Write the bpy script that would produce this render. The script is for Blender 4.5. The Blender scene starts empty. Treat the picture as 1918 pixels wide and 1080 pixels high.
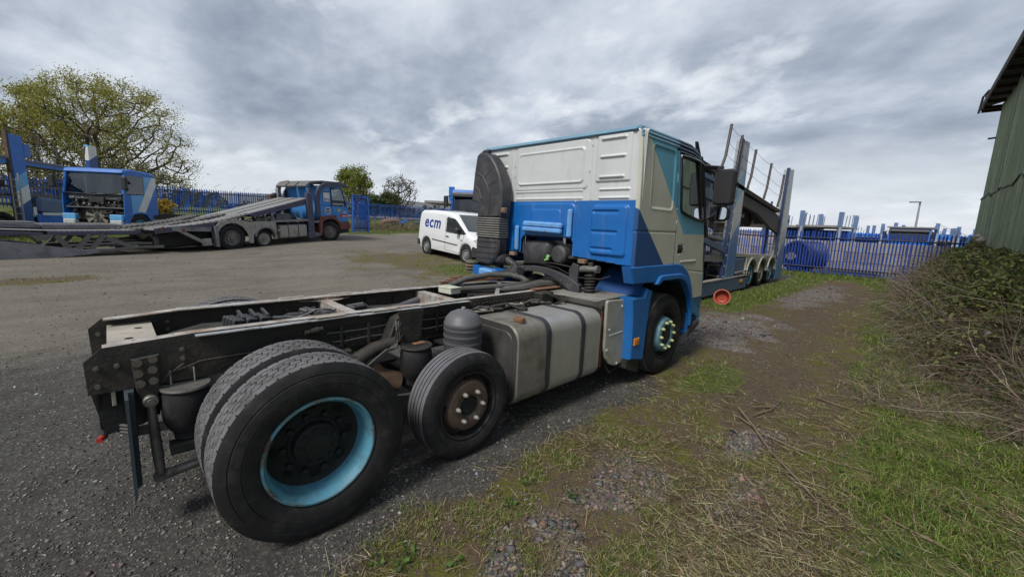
import bpy, bmesh, math, random
import numpy as np
from mathutils import Vector, Matrix

random.seed(7)
RNG = np.random.default_rng(7)
S = bpy.context.scene
COL = S.collection

# ------------------------------------------------------------------ camera
CAM_POS = (-0.7554, -3.4199, 1.7890)
YAW, PITCH, ROLL = 0.7921, 0.1556, 0.0415
_fw = Vector((math.cos(YAW) * math.cos(PITCH), math.sin(YAW) * math.cos(PITCH), -math.sin(PITCH)))
_r0 = Vector((math.sin(YAW), -math.cos(YAW), 0))
_u0 = _r0.cross(_fw)
_r = _r0 * math.cos(ROLL) + _u0 * math.sin(ROLL)
_u = -_r0 * math.sin(ROLL) + _u0 * math.cos(ROLL)
cam_data = bpy.data.cameras.new('camera')
cam = bpy.data.objects.new('camera', cam_data)
COL.objects.link(cam)
cam.matrix_world = Matrix(((_r.x, _u.x, -_fw.x, CAM_POS[0]), (_r.y, _u.y, -_fw.y, CAM_POS[1]),
                           (_r.z, _u.z, -_fw.z, CAM_POS[2]), (0, 0, 0, 1)))
cam_data.sensor_width = 36.0
cam_data.lens = 36.0 * 767.58 / 1918
cam_data.clip_start = 0.05
cam_data.clip_end = 9000
S.camera = cam

# ------------------------------------------------------------------ view
S.view_settings.view_transform = 'Standard'
S.view_settings.look = 'None'
S.view_settings.gamma = 1
S.view_settings.use_curve_mapping = False
S.view_settings.exposure = 0.50

# ------------------------------------------------------------------ sky and sun
SUN_DIR = Vector((-0.82, -0.13, 0.96)).normalized()      # towards the sun
SUN_EL = math.asin(SUN_DIR.z)
SUN_AZ = math.atan2(SUN_DIR.x, SUN_DIR.y)
world = bpy.data.worlds.new('World')
S.world = world
world.use_nodes = True


def N(nt, typ, **kw):
    n = nt.nodes.new(typ)
    for k, v in kw.items():
        if k.startswith('i_'):
            key = k[2:]
            key = int(key) if key.isdigit() else key.replace('_', ' ')
            n.inputs[key].default_value = v
        else:
            setattr(n, k, v)
    return n


def ramp(nt, stops, interp='LINEAR'):
    n = nt.nodes.new('ShaderNodeValToRGB')
    cr = n.color_ramp
    cr.interpolation = interp
    while len(cr.elements) < len(stops):
        cr.elements.new(0.5)
    for e, (p, c) in zip(cr.elements, stops):
        e.position = p
        e.color = (c, c, c, 1) if isinstance(c, (int, float)) else (*c, 1)
    return n


def math_n(nt, op, a, b=None, clamp=False):
    n = nt.nodes.new('ShaderNodeMath')
    n.operation = op
    n.use_clamp = clamp
    for i, v in enumerate((a, b)):
        if v is None:
            continue
        if isinstance(v, (int, float)):
            n.inputs[i].default_value = v
        else:
            nt.links.new(v, n.inputs[i])
    return n.outputs[0]


def mix_col(nt, f, a, b, mode='MIX'):
    n = nt.nodes.new('ShaderNodeMix')
    n.data_type = 'RGBA'
    n.blend_type = mode
    for sock, v in ((n.inputs[0], f), (n.inputs[6], a), (n.inputs[7], b)):
        if isinstance(v, (int, float)):
            sock.default_value = v
        elif isinstance(v, tuple):
            sock.default_value = (*v, 1) if len(v) == 3 else v
        else:
            nt.links.new(v, sock)
    return n.outputs[2]


def build_sky():
    nt = world.node_tree
    nt.nodes.clear()
    L = nt.links.new
    out = N(nt, 'ShaderNodeOutputWorld')
    bg = N(nt, 'ShaderNodeBackground')
    bg.inputs['Strength'].default_value = 1.0
    sky = N(nt, 'ShaderNodeTexSky', sky_type='NISHITA', sun_disc=False)
    sky.sun_elevation = SUN_EL
    sky.sun_rotation = SUN_AZ
    sky.air_density = 1.0
    sky.dust_density = 1.5
    tc = N(nt, 'ShaderNodeTexCoord')
    sep = N(nt, 'ShaderNodeSeparateXYZ')
    L(tc.outputs['Generated'], sep.inputs[0])
    zc = math_n(nt, 'MAXIMUM', sep.outputs[2], 0.0)
    den = math_n(nt, 'ADD', zc, 0.27)
    u = math_n(nt, 'DIVIDE', sep.outputs[0], den)
    v = math_n(nt, 'DIVIDE', sep.outputs[1], den)
    comb = N(nt, 'ShaderNodeCombineXYZ')
    L(u, comb.inputs[0])
    L(v, comb.inputs[1])
    mp = N(nt, 'ShaderNodeMapping')
    mp.inputs['Location'].default_value = (3.3, 1.7, 0.4)
    mp.inputs['Rotation'].default_value = (0, 0, math.radians(-28))
    mp.inputs['Scale'].default_value = (1.0, 0.80, 1.0)
    L(comb.outputs[0], mp.inputs[0])
    # big cloud masses, lumpy bases, bright breaks
    n1 = N(nt, 'ShaderNodeTexNoise', i_Scale=1.45, i_Detail=8.0, i_Roughness=0.50, i_Distortion=0.15)
    L(mp.outputs[0], n1.inputs['Vector'])
    n3 = N(nt, 'ShaderNodeTexNoise', i_Scale=3.8, i_Detail=7.0, i_Roughness=0.58, i_Distortion=0.10)
    L(mp.outputs[0], n3.inputs['Vector'])
    n2 = N(nt, 'ShaderNodeTexNoise', i_Scale=1.9, i_Detail=6.0, i_Roughness=0.52, i_Distortion=0.12)
    mp2 = N(nt, 'ShaderNodeMapping')
    mp2.inputs['Location'].default_value = (-4.1, 7.7, 1.4)
    L(mp.outputs[0], mp2.inputs[0])
    L(mp2.outputs[0], n2.inputs['Vector'])
    lump = math_n(nt, 'ADD', math_n(nt, 'MULTIPLY', n1.outputs['Fac'], 0.62), math_n(nt, 'MULTIPLY', n3.outputs['Fac'], 0.38))
    body = ramp(nt, [(0.365, (0.180, 0.215, 0.270)), (0.475, (0.292, 0.332, 0.395)),
                     (0.56, (0.425, 0.465, 0.525)), (0.67, (0.590, 0.620, 0.665))])
    L(lump, body.inputs[0])
    gap = ramp(nt, [(0.55, 0.0), (0.72, 0.85)])
    L(math_n(nt, 'ADD', math_n(nt, 'MULTIPLY', n2.outputs['Fac'], 0.7), math_n(nt, 'MULTIPLY', n3.outputs['Fac'], 0.3)), gap.inputs[0])
    c1 = mix_col(nt, gap.outputs[0], body.outputs[0], (0.80, 0.815, 0.83))
    # brighter broken band low over the horizon
    low = ramp(nt, [(0.0, 0.70), (0.075, 0.60), (0.16, 0.0)])
    wob = math_n(nt, 'MULTIPLY', math_n(nt, 'SUBTRACT', n1.outputs['Fac'], 0.5), 0.34)
    L(math_n(nt, 'ADD', zc, wob), low.inputs[0])
    c2 = mix_col(nt, low.outputs[0], c1, (0.62, 0.645, 0.68))
    skyc = mix_col(nt, 1.0, sky.outputs[0], (0.10, 0.10, 0.10), 'MULTIPLY')
    c3 = mix_col(nt, 0.93, skyc, c2)
    L(c3, bg.inputs['Color'])
    L(bg.outputs[0], out.inputs['Surface'])


build_sky()
sun_data = bpy.data.lights.new('sun', 'SUN')
sun_data.energy = 2.4
sun_data.angle = math.radians(16)
sun_data.color = (1.0, 0.96, 0.89)
sun = bpy.data.objects.new('sun', sun_data)
COL.objects.link(sun)
sun.rotation_euler = SUN_DIR.to_track_quat('Z', 'Y').to_euler()
sun.location = (0, 0, 40)

# ------------------------------------------------------------------ materials
MATS = {}
RUSTY = (0.11, 0.055, 0.025)


def mat(name, col, rough=0.6, metal=0.0, var=0.18, vs=4.0, dirt=None, bump=0.0, bs=60.0, spec=0.5, coat=0.0, spots=None):
    """procedural paint / metal / rubber: base colour with noise variation, dirt and fine relief"""
    m = bpy.data.materials.new(name)
    m.use_nodes = True
    nt = m.node_tree
    L = nt.links.new
    b = nt.nodes['Principled BSDF']
    tc = N(nt, 'ShaderNodeTexCoord')
    n1 = N(nt, 'ShaderNodeTexNoise', i_Scale=vs, i_Detail=6.0, i_Roughness=0.6)
    L(tc.outputs['Object'], n1.inputs['Vector'])
    r1 = ramp(nt, [(0.3, 1.0 - var), (0.7, 1.0 + var * 0.6)])
    L(n1.outputs['Fac'], r1.inputs[0])
    c = mix_col(nt, 1.0, (*col, 1), r1.outputs[0], 'MULTIPLY')
    rough_out = None
    if dirt:
        dcol, amt, ds = dirt
        n2 = N(nt, 'ShaderNodeTexNoise', i_Scale=ds, i_Detail=8.0, i_Roughness=0.65)
        L(tc.outputs['Object'], n2.inputs['Vector'])
        r2 = ramp(nt, [(0.62 - amt * 0.35, 0.0), (0.78 - amt * 0.25, min(1.0, 0.35 + amt))])
        L(n2.outputs['Fac'], r2.inputs[0])
        c = mix_col(nt, r2.outputs[0], c, dcol)
        rr = ramp(nt, [(0.0, rough), (1.0, min(1.0, rough + 0.3))])
        L(r2.outputs[0], rr.inputs[0])
        rough_out = rr.outputs[0]
    if spots:
        scol, lo, ss = spots
        n3 = N(nt, 'ShaderNodeTexNoise', i_Scale=ss, i_Detail=4.0, i_Roughness=0.7)
        L(tc.outputs['Object'], n3.inputs['Vector'])
        r3 = ramp(nt, [(lo, 0.0), (lo + 0.04, 1.0)])
        L(n3.outputs['Fac'], r3.inputs[0])
        c = mix_col(nt, r3.outputs[0], c, scol)
    L(c, b.inputs['Base Color'])
    b.inputs['Roughness'].default_value = rough
    if rough_out:
        L(rough_out, b.inputs['Roughness'])
    b.inputs['Metallic'].default_value = metal
    b.inputs['Specular IOR Level'].default_value = spec
    b.inputs['Coat Weight'].default_value = coat
    b.inputs['Coat Roughness'].default_value = 0.12
    if bump > 0:
        n4 = N(nt, 'ShaderNodeTexNoise', i_Scale=bs, i_Detail=4.0)
        L(tc.outputs['Object'], n4.inputs['Vector'])
        bp = N(nt, 'ShaderNodeBump', i_Strength=bump, i_Distance=0.01)
        L(n4.outputs['Fac'], bp.inputs['Height'])
        L(bp.outputs[0], b.inputs['Normal'])
    MATS[name] = m
    return m


GRIME = (0.075, 0.068, 0.058)
DUST = (0.23, 0.21, 0.18)
RUST = (0.17, 0.065, 0.025)
mat('rubber', (0.017, 0.017, 0.019), 0.75, var=0.3, dirt=((0.055, 0.052, 0.049), 0.34, 9), spec=0.3, bump=0.15, bs=90)
mat('tread', (0.135, 0.132, 0.138), 0.85, var=0.25, vs=7, dirt=((0.05, 0.048, 0.045), 0.35, 9), spec=0.2, bump=0.2, bs=120)
mat('tread_worn', (0.135, 0.132, 0.145), 0.8, var=0.2, vs=9, dirt=((0.06, 0.058, 0.06), 0.25, 12), spec=0.25, bump=0.15, bs=120)
mat('groove', (0.016, 0.016, 0.017), 0.95, spec=0.1)
mat('chassis', (0.021, 0.020, 0.019), 0.62, var=0.4, vs=8, dirt=((0.055, 0.044, 0.033), 0.46, 6), bump=0.35, bs=45)
mat('chassis_dark', (0.012, 0.012, 0.012), 0.7, var=0.3, dirt=((0.03, 0.028, 0.024), 0.3, 6), bump=0.3, bs=40)
mat('rail_top', (0.40, 0.385, 0.36), 0.6, 0.2, var=0.45, vs=11, dirt=((0.25, 0.14, 0.08), 0.45, 7), bump=0.3, spots=((0.045, 0.038, 0.033), 0.63, 19))
mat('strip_silver', (0.40, 0.40, 0.41), 0.5, 0.4, var=0.3, vs=10, dirt=((0.10, 0.09, 0.08), 0.42, 9), spots=((0.03, 0.03, 0.03), 0.68, 30))
mat('plate_grey', (0.36, 0.33, 0.28), 0.7, 0.1, var=0.25, dirt=((0.20, 0.13, 0.08), 0.3, 7), bump=0.2)
mat('steel', (0.22, 0.21, 0.20), 0.5, 0.6, var=0.3, dirt=(GRIME, 0.4, 10))
mat('bolt', (0.15, 0.14, 0.12), 0.5, 0.5, var=0.3, vs=30, dirt=(RUST, 0.3, 30))
mat('rust', (0.20, 0.095, 0.05), 0.85, var=0.4, vs=10, dirt=((0.08, 0.045, 0.03), 0.4, 12), bump=0.4)
mat('rusty_rim', (0.095, 0.062, 0.045), 0.75, var=0.4, vs=9, dirt=((0.04, 0.032, 0.028), 0.45, 10), bump=0.2)
mat('rim_blue', (0.095, 0.29, 0.41), 0.55, var=0.2, vs=6, dirt=((0.05, 0.12, 0.15), 0.34, 7), spots=((0.13, 0.07, 0.035), 0.71, 9))
mat('rim_dark', (0.008, 0.010, 0.010), 0.75, var=0.4, vs=10, dirt=((0.014, 0.030, 0.032), 0.30, 9), bump=0.4, bs=40)  # grimy metal, blackened further to put the hub recess's shade into the colour
mat('rim_lip', (0.085, 0.25, 0.34), 0.6, var=0.3, vs=14, dirt=((0.09, 0.065, 0.035), 0.55, 8), bump=0.2, spots=((0.06, 0.035, 0.02), 0.60, 9))
mat('hub_blue', (0.115, 0.235, 0.285), 0.55, var=0.3, vs=12, dirt=((0.05, 0.075, 0.08), 0.45, 10))
mat('red_inner', (0.33, 0.045, 0.02), 0.45, var=0.3, vs=9)
mat('nut_cap', (0.40, 0.44, 0.22), 0.5, var=0.15)
mat('nut_steel', (0.42, 0.40, 0.38), 0.45, 0.5, var=0.2)
mat('alu', (0.44, 0.435, 0.41), 0.42, 0.5, var=0.18, vs=3, dirt=((0.26, 0.24, 0.20), 0.35, 3), bump=0.05)
mat('alu_dirty', (0.23, 0.215, 0.185), 0.55, 0.3, var=0.3, vs=3, dirt=((0.085, 0.078, 0.066), 0.5, 4), bump=0.08)
mat('alu_end', (0.105, 0.102, 0.098), 0.45, 0.4, var=0.4, vs=3, dirt=((0.035, 0.033, 0.031), 0.5, 3.5), bump=0.05)
mat('panel_grey', (0.37, 0.36, 0.31), 0.5, 0.2, var=0.15, dirt=((0.19, 0.17, 0.13), 0.35, 5))
mat('step_cover', (0.21, 0.20, 0.18), 0.7, var=0.2, dirt=((0.11, 0.10, 0.085), 0.3, 6), bump=0.2)
mat('strap', (0.035, 0.035, 0.042), 0.5, var=0.2, dirt=(GRIME, 0.3, 10))
mat('tank_grey', (0.105, 0.105, 0.115), 0.5, var=0.25, vs=5, dirt=((0.06, 0.055, 0.05), 0.35, 5), bump=0.1)
mat('plastic', (0.030, 0.030, 0.034), 0.5, var=0.25, dirt=((0.075, 0.07, 0.066), 0.35, 5), bump=0.1, bs=30)
mat('plastic_dusty', (0.040, 0.040, 0.045), 0.5, var=0.3, vs=5, dirt=((0.085, 0.082, 0.08), 0.38, 6), bump=0.1, bs=30)
mat('bellows', (0.17, 0.165, 0.155), 0.7, var=0.25, dirt=((0.09, 0.085, 0.08), 0.4, 8))
mat('black_gloss', (0.012, 0.012, 0.014), 0.25, var=0.2)
mat('cab_blue', (0.003, 0.110, 0.375), 0.38, var=0.10, vs=2.5, dirt=((0.02, 0.085, 0.25), 0.18, 4), coat=0.25)
mat('cab_blue_dark', (0.015, 0.060, 0.195), 0.4, var=0.12, dirt=((0.03, 0.055, 0.12), 0.25, 4), coat=0.2)
mat('light_blue', (0.155, 0.30, 0.42), 0.42, var=0.10, dirt=((0.16, 0.23, 0.27), 0.2, 4), coat=0.2)
mat('pale_blue', (0.125, 0.31, 0.62), 0.5, var=0.12, vs=8, dirt=((0.11, 0.16, 0.24), 0.3, 9), spots=((0.04, 0.04, 0.05), 0.70, 22))
mat('step_blue', (0.06, 0.23, 0.40), 0.45, var=0.15, dirt=((0.08, 0.12, 0.15), 0.3, 6))
mat('guard_blue', (0.014, 0.130, 0.40), 0.5, var=0.14, vs=3, dirt=((0.05, 0.12, 0.26), 0.3, 4))
mat('navy', (0.022, 0.040, 0.10), 0.4, var=0.15, coat=0.2)
mat('orange', (0.62, 0.17, 0.03), 0.35, var=0.1)
mat('amber', (0.60, 0.24, 0.03), 0.3, var=0.1)
mat('red_plastic', (0.42, 0.030, 0.022), 0.4, var=0.25, vs=9, dirt=((0.22, 0.05, 0.03), 0.3, 9))
mat('red_rim', (0.48, 0.13, 0.10), 0.55, var=0.2, vs=9)
mat('mud_flap', (0.040, 0.055, 0.068), 0.6, var=0.3, dirt=((0.07, 0.085, 0.09), 0.35, 6))
mat('hose', (0.085, 0.083, 0.078), 0.65, var=0.25, dirt=((0.05, 0.048, 0.045), 0.3, 9))
mat('box_pale', (0.50, 0.52, 0.42), 0.6, var=0.12, dirt=((0.25, 0.25, 0.2), 0.3, 10))
mat('green_bit', (0.22, 0.48, 0.16), 0.5)
mat('fence_blue', (0.020, 0.075, 0.36), 0.5, var=0.22, vs=5, dirt=((0.04, 0.06, 0.18), 0.3, 9))
mat('fence_violet', (0.034, 0.074, 0.34), 0.5, var=0.22, vs=5, dirt=((0.06, 0.05, 0.14), 0.3, 9))
mat('fence_bright', (0.026, 0.150, 0.55), 0.5, var=0.2, vs=5, dirt=((0.10, 0.15, 0.30), 0.25, 9))
mat('fence_dark', (0.015, 0.022, 0.075), 0.6, var=0.2)
mat('truck_blue', (0.010, 0.130, 0.48), 0.4, var=0.14, dirt=((0.03, 0.09, 0.24), 0.3, 3), coat=0.2)
mat('sky_blue', (0.10, 0.33, 0.60), 0.42, var=0.12, dirt=((0.16, 0.24, 0.30), 0.25, 3), coat=0.2)
mat('faded_blue', (0.045, 0.235, 0.62), 0.5, var=0.15, vs=3, dirt=((0.09, 0.15, 0.24), 0.35, 3))
mat('steel_blue', (0.085, 0.135, 0.235), 0.5, var=0.2, vs=3, dirt=((0.11, 0.12, 0.14), 0.4, 3))
mat('slate', (0.062, 0.066, 0.110), 0.55, var=0.2, vs=3, dirt=((0.09, 0.085, 0.085), 0.35, 3))
mat('deck_grey', (0.155, 0.15, 0.148), 0.6, 0.2, var=0.25, vs=3, dirt=((0.10, 0.09, 0.08), 0.4, 3), bump=0.3, bs=40)
mat('deck_pale', (0.27, 0.265, 0.26), 0.55, 0.25, var=0.2, vs=3, dirt=((0.16, 0.145, 0.13), 0.35, 3))
mat('trailer_grey', (0.23, 0.228, 0.25), 0.55, 0.1, var=0.25, vs=2, dirt=((0.07, 0.065, 0.06), 0.4, 2.5))
mat('dusty_side', (0.35, 0.33, 0.295), 0.7, var=0.2, vs=3, dirt=((0.14, 0.125, 0.105), 0.4, 3))
mat('white_paint', (0.62, 0.63, 0.62), 0.45, var=0.1, dirt=((0.36, 0.35, 0.32), 0.2, 3))
mat('van_white', (0.74, 0.755, 0.77), 0.3, var=0.04, dirt=((0.56, 0.56, 0.55), 0.12, 2), coat=0.5)
mat('maroon', (0.145, 0.036, 0.030), 0.55, var=0.25, vs=4, dirt=((0.16, 0.11, 0.09), 0.4, 4))
mat('cream', (0.36, 0.35, 0.295), 0.45, var=0.1, dirt=((0.30, 0.28, 0.22), 0.25, 3))
mat('fan_grey', (0.19, 0.18, 0.155), 0.6, var=0.2)
mat('letter_blue', (0.012, 0.040, 0.26), 0.45, var=0.05)
mat('decal_white', (0.62, 0.64, 0.66), 0.5, var=0.08)
mat('decal_red', (0.45, 0.03, 0.03), 0.5, var=0.1)
mat('decal_yellow', (0.50, 0.42, 0.05), 0.5, var=0.1)
mat('headlight', (0.45, 0.48, 0.50), 0.12, var=0.2, vs=12, spec=0.8)
mat('mirror_dark', (0.018, 0.018, 0.021), 0.5, var=0.15)
mat('concrete', (0.20, 0.178, 0.158), 0.85, var=0.2, vs=2.5, dirt=((0.24, 0.215, 0.18), 0.35, 3), bump=0.3, bs=30)
mat('concrete_pale', (0.28, 0.26, 0.23), 0.85, var=0.15, dirt=((0.30, 0.28, 0.25), 0.3, 4), bump=0.2)
mat('roof_dark', (0.045, 0.036, 0.030), 0.8, var=0.3, vs=3, dirt=((0.07, 0.045, 0.03), 0.4, 4))
mat('timber', (0.16, 0.11, 0.07), 0.8, var=0.3, vs=6, dirt=((0.08, 0.06, 0.045), 0.35, 8), bump=0.3)
mat('wire', (0.16, 0.155, 0.15), 0.5, 0.4)
mat('pole_dark', (0.050, 0.042, 0.040), 0.6, var=0.3, dirt=((0.12, 0.06, 0.035), 0.25, 12))
mat('galv', (0.30, 0.31, 0.32), 0.5, 0.4, var=0.2)
mat('bark', (0.085, 0.072, 0.055), 0.9, var=0.4, vs=5, bump=0.5, bs=20)
mat('bark_dark', (0.050, 0.043, 0.036), 0.9, var=0.35, vs=5)
mat('interior', (0.045, 0.046, 0.048), 0.7, var=0.2)
mat('seat_cloth', (0.12, 0.12, 0.13), 0.9, var=0.2)
mat('drum_blue', (0.008, 0.022, 0.095), 0.5, var=0.25, dirt=((0.03, 0.04, 0.09), 0.3, 6))
mat('scrap_brown', (0.23, 0.145, 0.10), 0.85, var=0.3, vs=4, dirt=((0.12, 0.075, 0.05), 0.4, 5))
mat('disc_green', (0.12, 0.125, 0.085), 0.8, var=0.3, vs=9, dirt=((0.17, 0.09, 0.05), 0.4, 10))
mat('litter', (0.48, 0.47, 0.46), 0.7, var=0.2)
mat('stick', (0.17, 0.125, 0.085), 0.85, var=0.3, vs=9)


def glass_mat(name, tint=(0.62, 0.72, 0.68), refl=0.12, rough=0.02):
    m = bpy.data.materials.new(name)
    m.use_nodes = True
    nt = m.node_tree
    nt.nodes.clear()
    L = nt.links.new
    out = N(nt, 'ShaderNodeOutputMaterial')
    tr = N(nt, 'ShaderNodeBsdfTransparent')
    tr.inputs['Color'].default_value = (*tint, 1)
    gl = N(nt, 'ShaderNodeBsdfGlossy')
    gl.inputs['Roughness'].default_value = rough
    gl.inputs['Color'].default_value = (0.9, 0.95, 1.0, 1)
    fr = N(nt, 'ShaderNodeFresnel')
    fr.inputs['IOR'].default_value = 1.33
    f = math_n(nt, 'ADD', fr.outputs[0], refl, True)
    mx = N(nt, 'ShaderNodeMixShader')
    L(f, mx.inputs[0])
    L(tr.outputs[0], mx.inputs[1])
    L(gl.outputs[0], mx.inputs[2])
    L(mx.outputs[0], out.inputs['Surface'])
    MATS[name] = m


glass_mat('glass', (0.74, 0.83, 0.79), 0.05)
glass_mat('glass_dark', (0.26, 0.33, 0.34), 0.07)
glass_mat('mirror_glass', (0.05, 0.06, 0.07), 0.6)


def paint_mat(name, build, rough=0.42, coat=0.2, dirt=((0.30, 0.28, 0.23), 0.18, 3.0), var=0.07):
    """two- or three-colour sprayed livery: the colours are split along lines of the panel itself"""
    m = bpy.data.materials.new(name)
    m.use_nodes = True
    nt = m.node_tree
    L = nt.links.new
    b = nt.nodes['Principled BSDF']
    tc = N(nt, 'ShaderNodeTexCoord')
    sp = N(nt, 'ShaderNodeSeparateXYZ')
    L(tc.outputs['Object'], sp.inputs[0])
    c = build(nt, sp.outputs[0], sp.outputs[1], sp.outputs[2])
    n1 = N(nt, 'ShaderNodeTexNoise', i_Scale=3.0, i_Detail=6.0)
    L(tc.outputs['Object'], n1.inputs['Vector'])
    r1 = ramp(nt, [(0.3, 1 - var), (0.7, 1 + var)])
    L(n1.outputs['Fac'], r1.inputs[0])
    c = mix_col(nt, 1.0, c, r1.outputs[0], 'MULTIPLY')
    # faint run-down dirt
    mp = N(nt, 'ShaderNodeMapping')
    mp.inputs['Scale'].default_value = (9, 9, 1.2)
    L(tc.outputs['Object'], mp.inputs[0])
    n2 = N(nt, 'ShaderNodeTexNoise', i_Scale=1.6, i_Detail=8.0, i_Roughness=0.7)
    L(mp.outputs[0], n2.inputs['Vector'])
    r2 = ramp(nt, [(0.55, 0.0), (0.8, dirt[1] * 2.2)])
    L(n2.outputs['Fac'], r2.inputs[0])
    c = mix_col(nt, r2.outputs[0], c, dirt[0])
    # small rusty chips
    n3 = N(nt, 'ShaderNodeTexNoise', i_Scale=17.0, i_Detail=5.0, i_Roughness=0.75)
    L(tc.outputs['Object'], n3.inputs['Vector'])
    r3 = ramp(nt, [(0.69, 0.0), (0.73, 0.8)])
    L(n3.outputs['Fac'], r3.inputs[0])
    c = mix_col(nt, r3.outputs[0], c, (0.14, 0.085, 0.05))
    L(c, b.inputs['Base Color'])
    rr = ramp(nt, [(0.0, rough), (1.0, min(1.0, rough + 0.35))])
    L(r2.outputs[0], rr.inputs[0])
    L(rr.outputs[0], b.inputs['Roughness'])
    b.inputs['Coat Weight'].default_value = coat
    b.inputs['Coat Roughness'].default_value = 0.15
    MATS[name] = m


def step(nt, val, edge, w=0.006):
    """0 below edge, 1 above"""
    d = math_n(nt, 'SUBTRACT', val, edge)
    return math_n(nt, 'ADD', math_n(nt, 'DIVIDE', d, w), 0.5, True)


def lin(nt, x, z, p0, p1):
    """signed distance to the line p0->p1 in the x,z plane (positive to the right of travel)"""
    dx, dz = p1[0] - p0[0], p1[1] - p0[1]
    l = math.hypot(dx, dz)
    a, b_ = dz / l, -dx / l
    k = a * p0[0] + b_ * p0[1]
    return math_n(nt, 'SUBTRACT', math_n(nt, 'ADD', math_n(nt, 'MULTIPLY', x, a), math_n(nt, 'MULTIPLY', z, b_)), k)


def _rear(nt, x, y, z):
    w = step(nt, z, 2.088, 0.008)
    return mix_col(nt, w, (0.003, 0.112, 0.385), (0.52, 0.535, 0.54))


def _side(nt, x, y, z):
    cream, lb, db = (0.50, 0.49, 0.42), (0.115, 0.33, 0.47), (0.018, 0.068, 0.205)
    s1 = step(nt, lin(nt, x, z, (3.27, 2.82), (4.31, 1.765)), 0.0)     # front of the pale diagonal
    s1 = math_n(nt, 'SUBTRACT', 1.0, s1)
    up = step(nt, z, 1.752)
    f = math_n(nt, 'MULTIPLY', s1, up)
    c = mix_col(nt, f, cream, lb)
    s2 = step(nt, lin(nt, x, z, (3.15, 2.03), (3.88, 1.375)), 0.0)
    c = mix_col(nt, s2, c, db)
    # navy along the top front
    s3 = math_n(nt, 'MULTIPLY', step(nt, lin(nt, x, z, (4.10, 2.9), (4.25, 2.60)), 0.0, 0.006), step(nt, z, 2.655))
    s3 = math_n(nt, 'MULTIPLY', s3, step(nt, x, 4.1))
    return mix_col(nt, s3, c, (0.022, 0.040, 0.10))


paint_mat('rear_paint', _rear, dirt=((0.24, 0.205, 0.155), 0.22, 3))
paint_mat('side_paint', _side, dirt=((0.25, 0.22, 0.17), 0.20, 3))


def attr_mat(name, rough=0.8, trans=0.0, var=0.2):
    m = bpy.data.materials.new(name)
    m.use_nodes = True
    nt = m.node_tree
    b = nt.nodes['Principled BSDF']
    a = N(nt, 'ShaderNodeAttribute', attribute_name='col')
    nt.links.new(a.outputs['Color'], b.inputs['Base Color'])
    b.inputs['Roughness'].default_value = rough
    b.inputs['Specular IOR Level'].default_value = 0.25
    if trans > 0:
        out = nt.nodes['Material Output']
        t = N(nt, 'ShaderNodeBsdfTranslucent')
        nt.links.new(a.outputs['Color'], t.inputs['Color'])
        mx = N(nt, 'ShaderNodeMixShader')
        mx.inputs[0].default_value = trans
        nt.links.new(b.outputs[0], mx.inputs[1])
        nt.links.new(t.outputs[0], mx.inputs[2])
        nt.links.new(mx.outputs[0], out.inputs['Surface'])
    MATS[name] = m


attr_mat('leaf', 0.6, 0.42)
attr_mat('grass_blade', 0.65, 0.25)
attr_mat('pebble', 0.85)

# ------------------------------------------------------------------ mesh helpers


def rotm(rx=0, ry=0, rz=0):
    return Matrix.Rotation(rz, 3, 'Z') @ Matrix.Rotation(ry, 3, 'Y') @ Matrix.Rotation(rx, 3, 'X')


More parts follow.
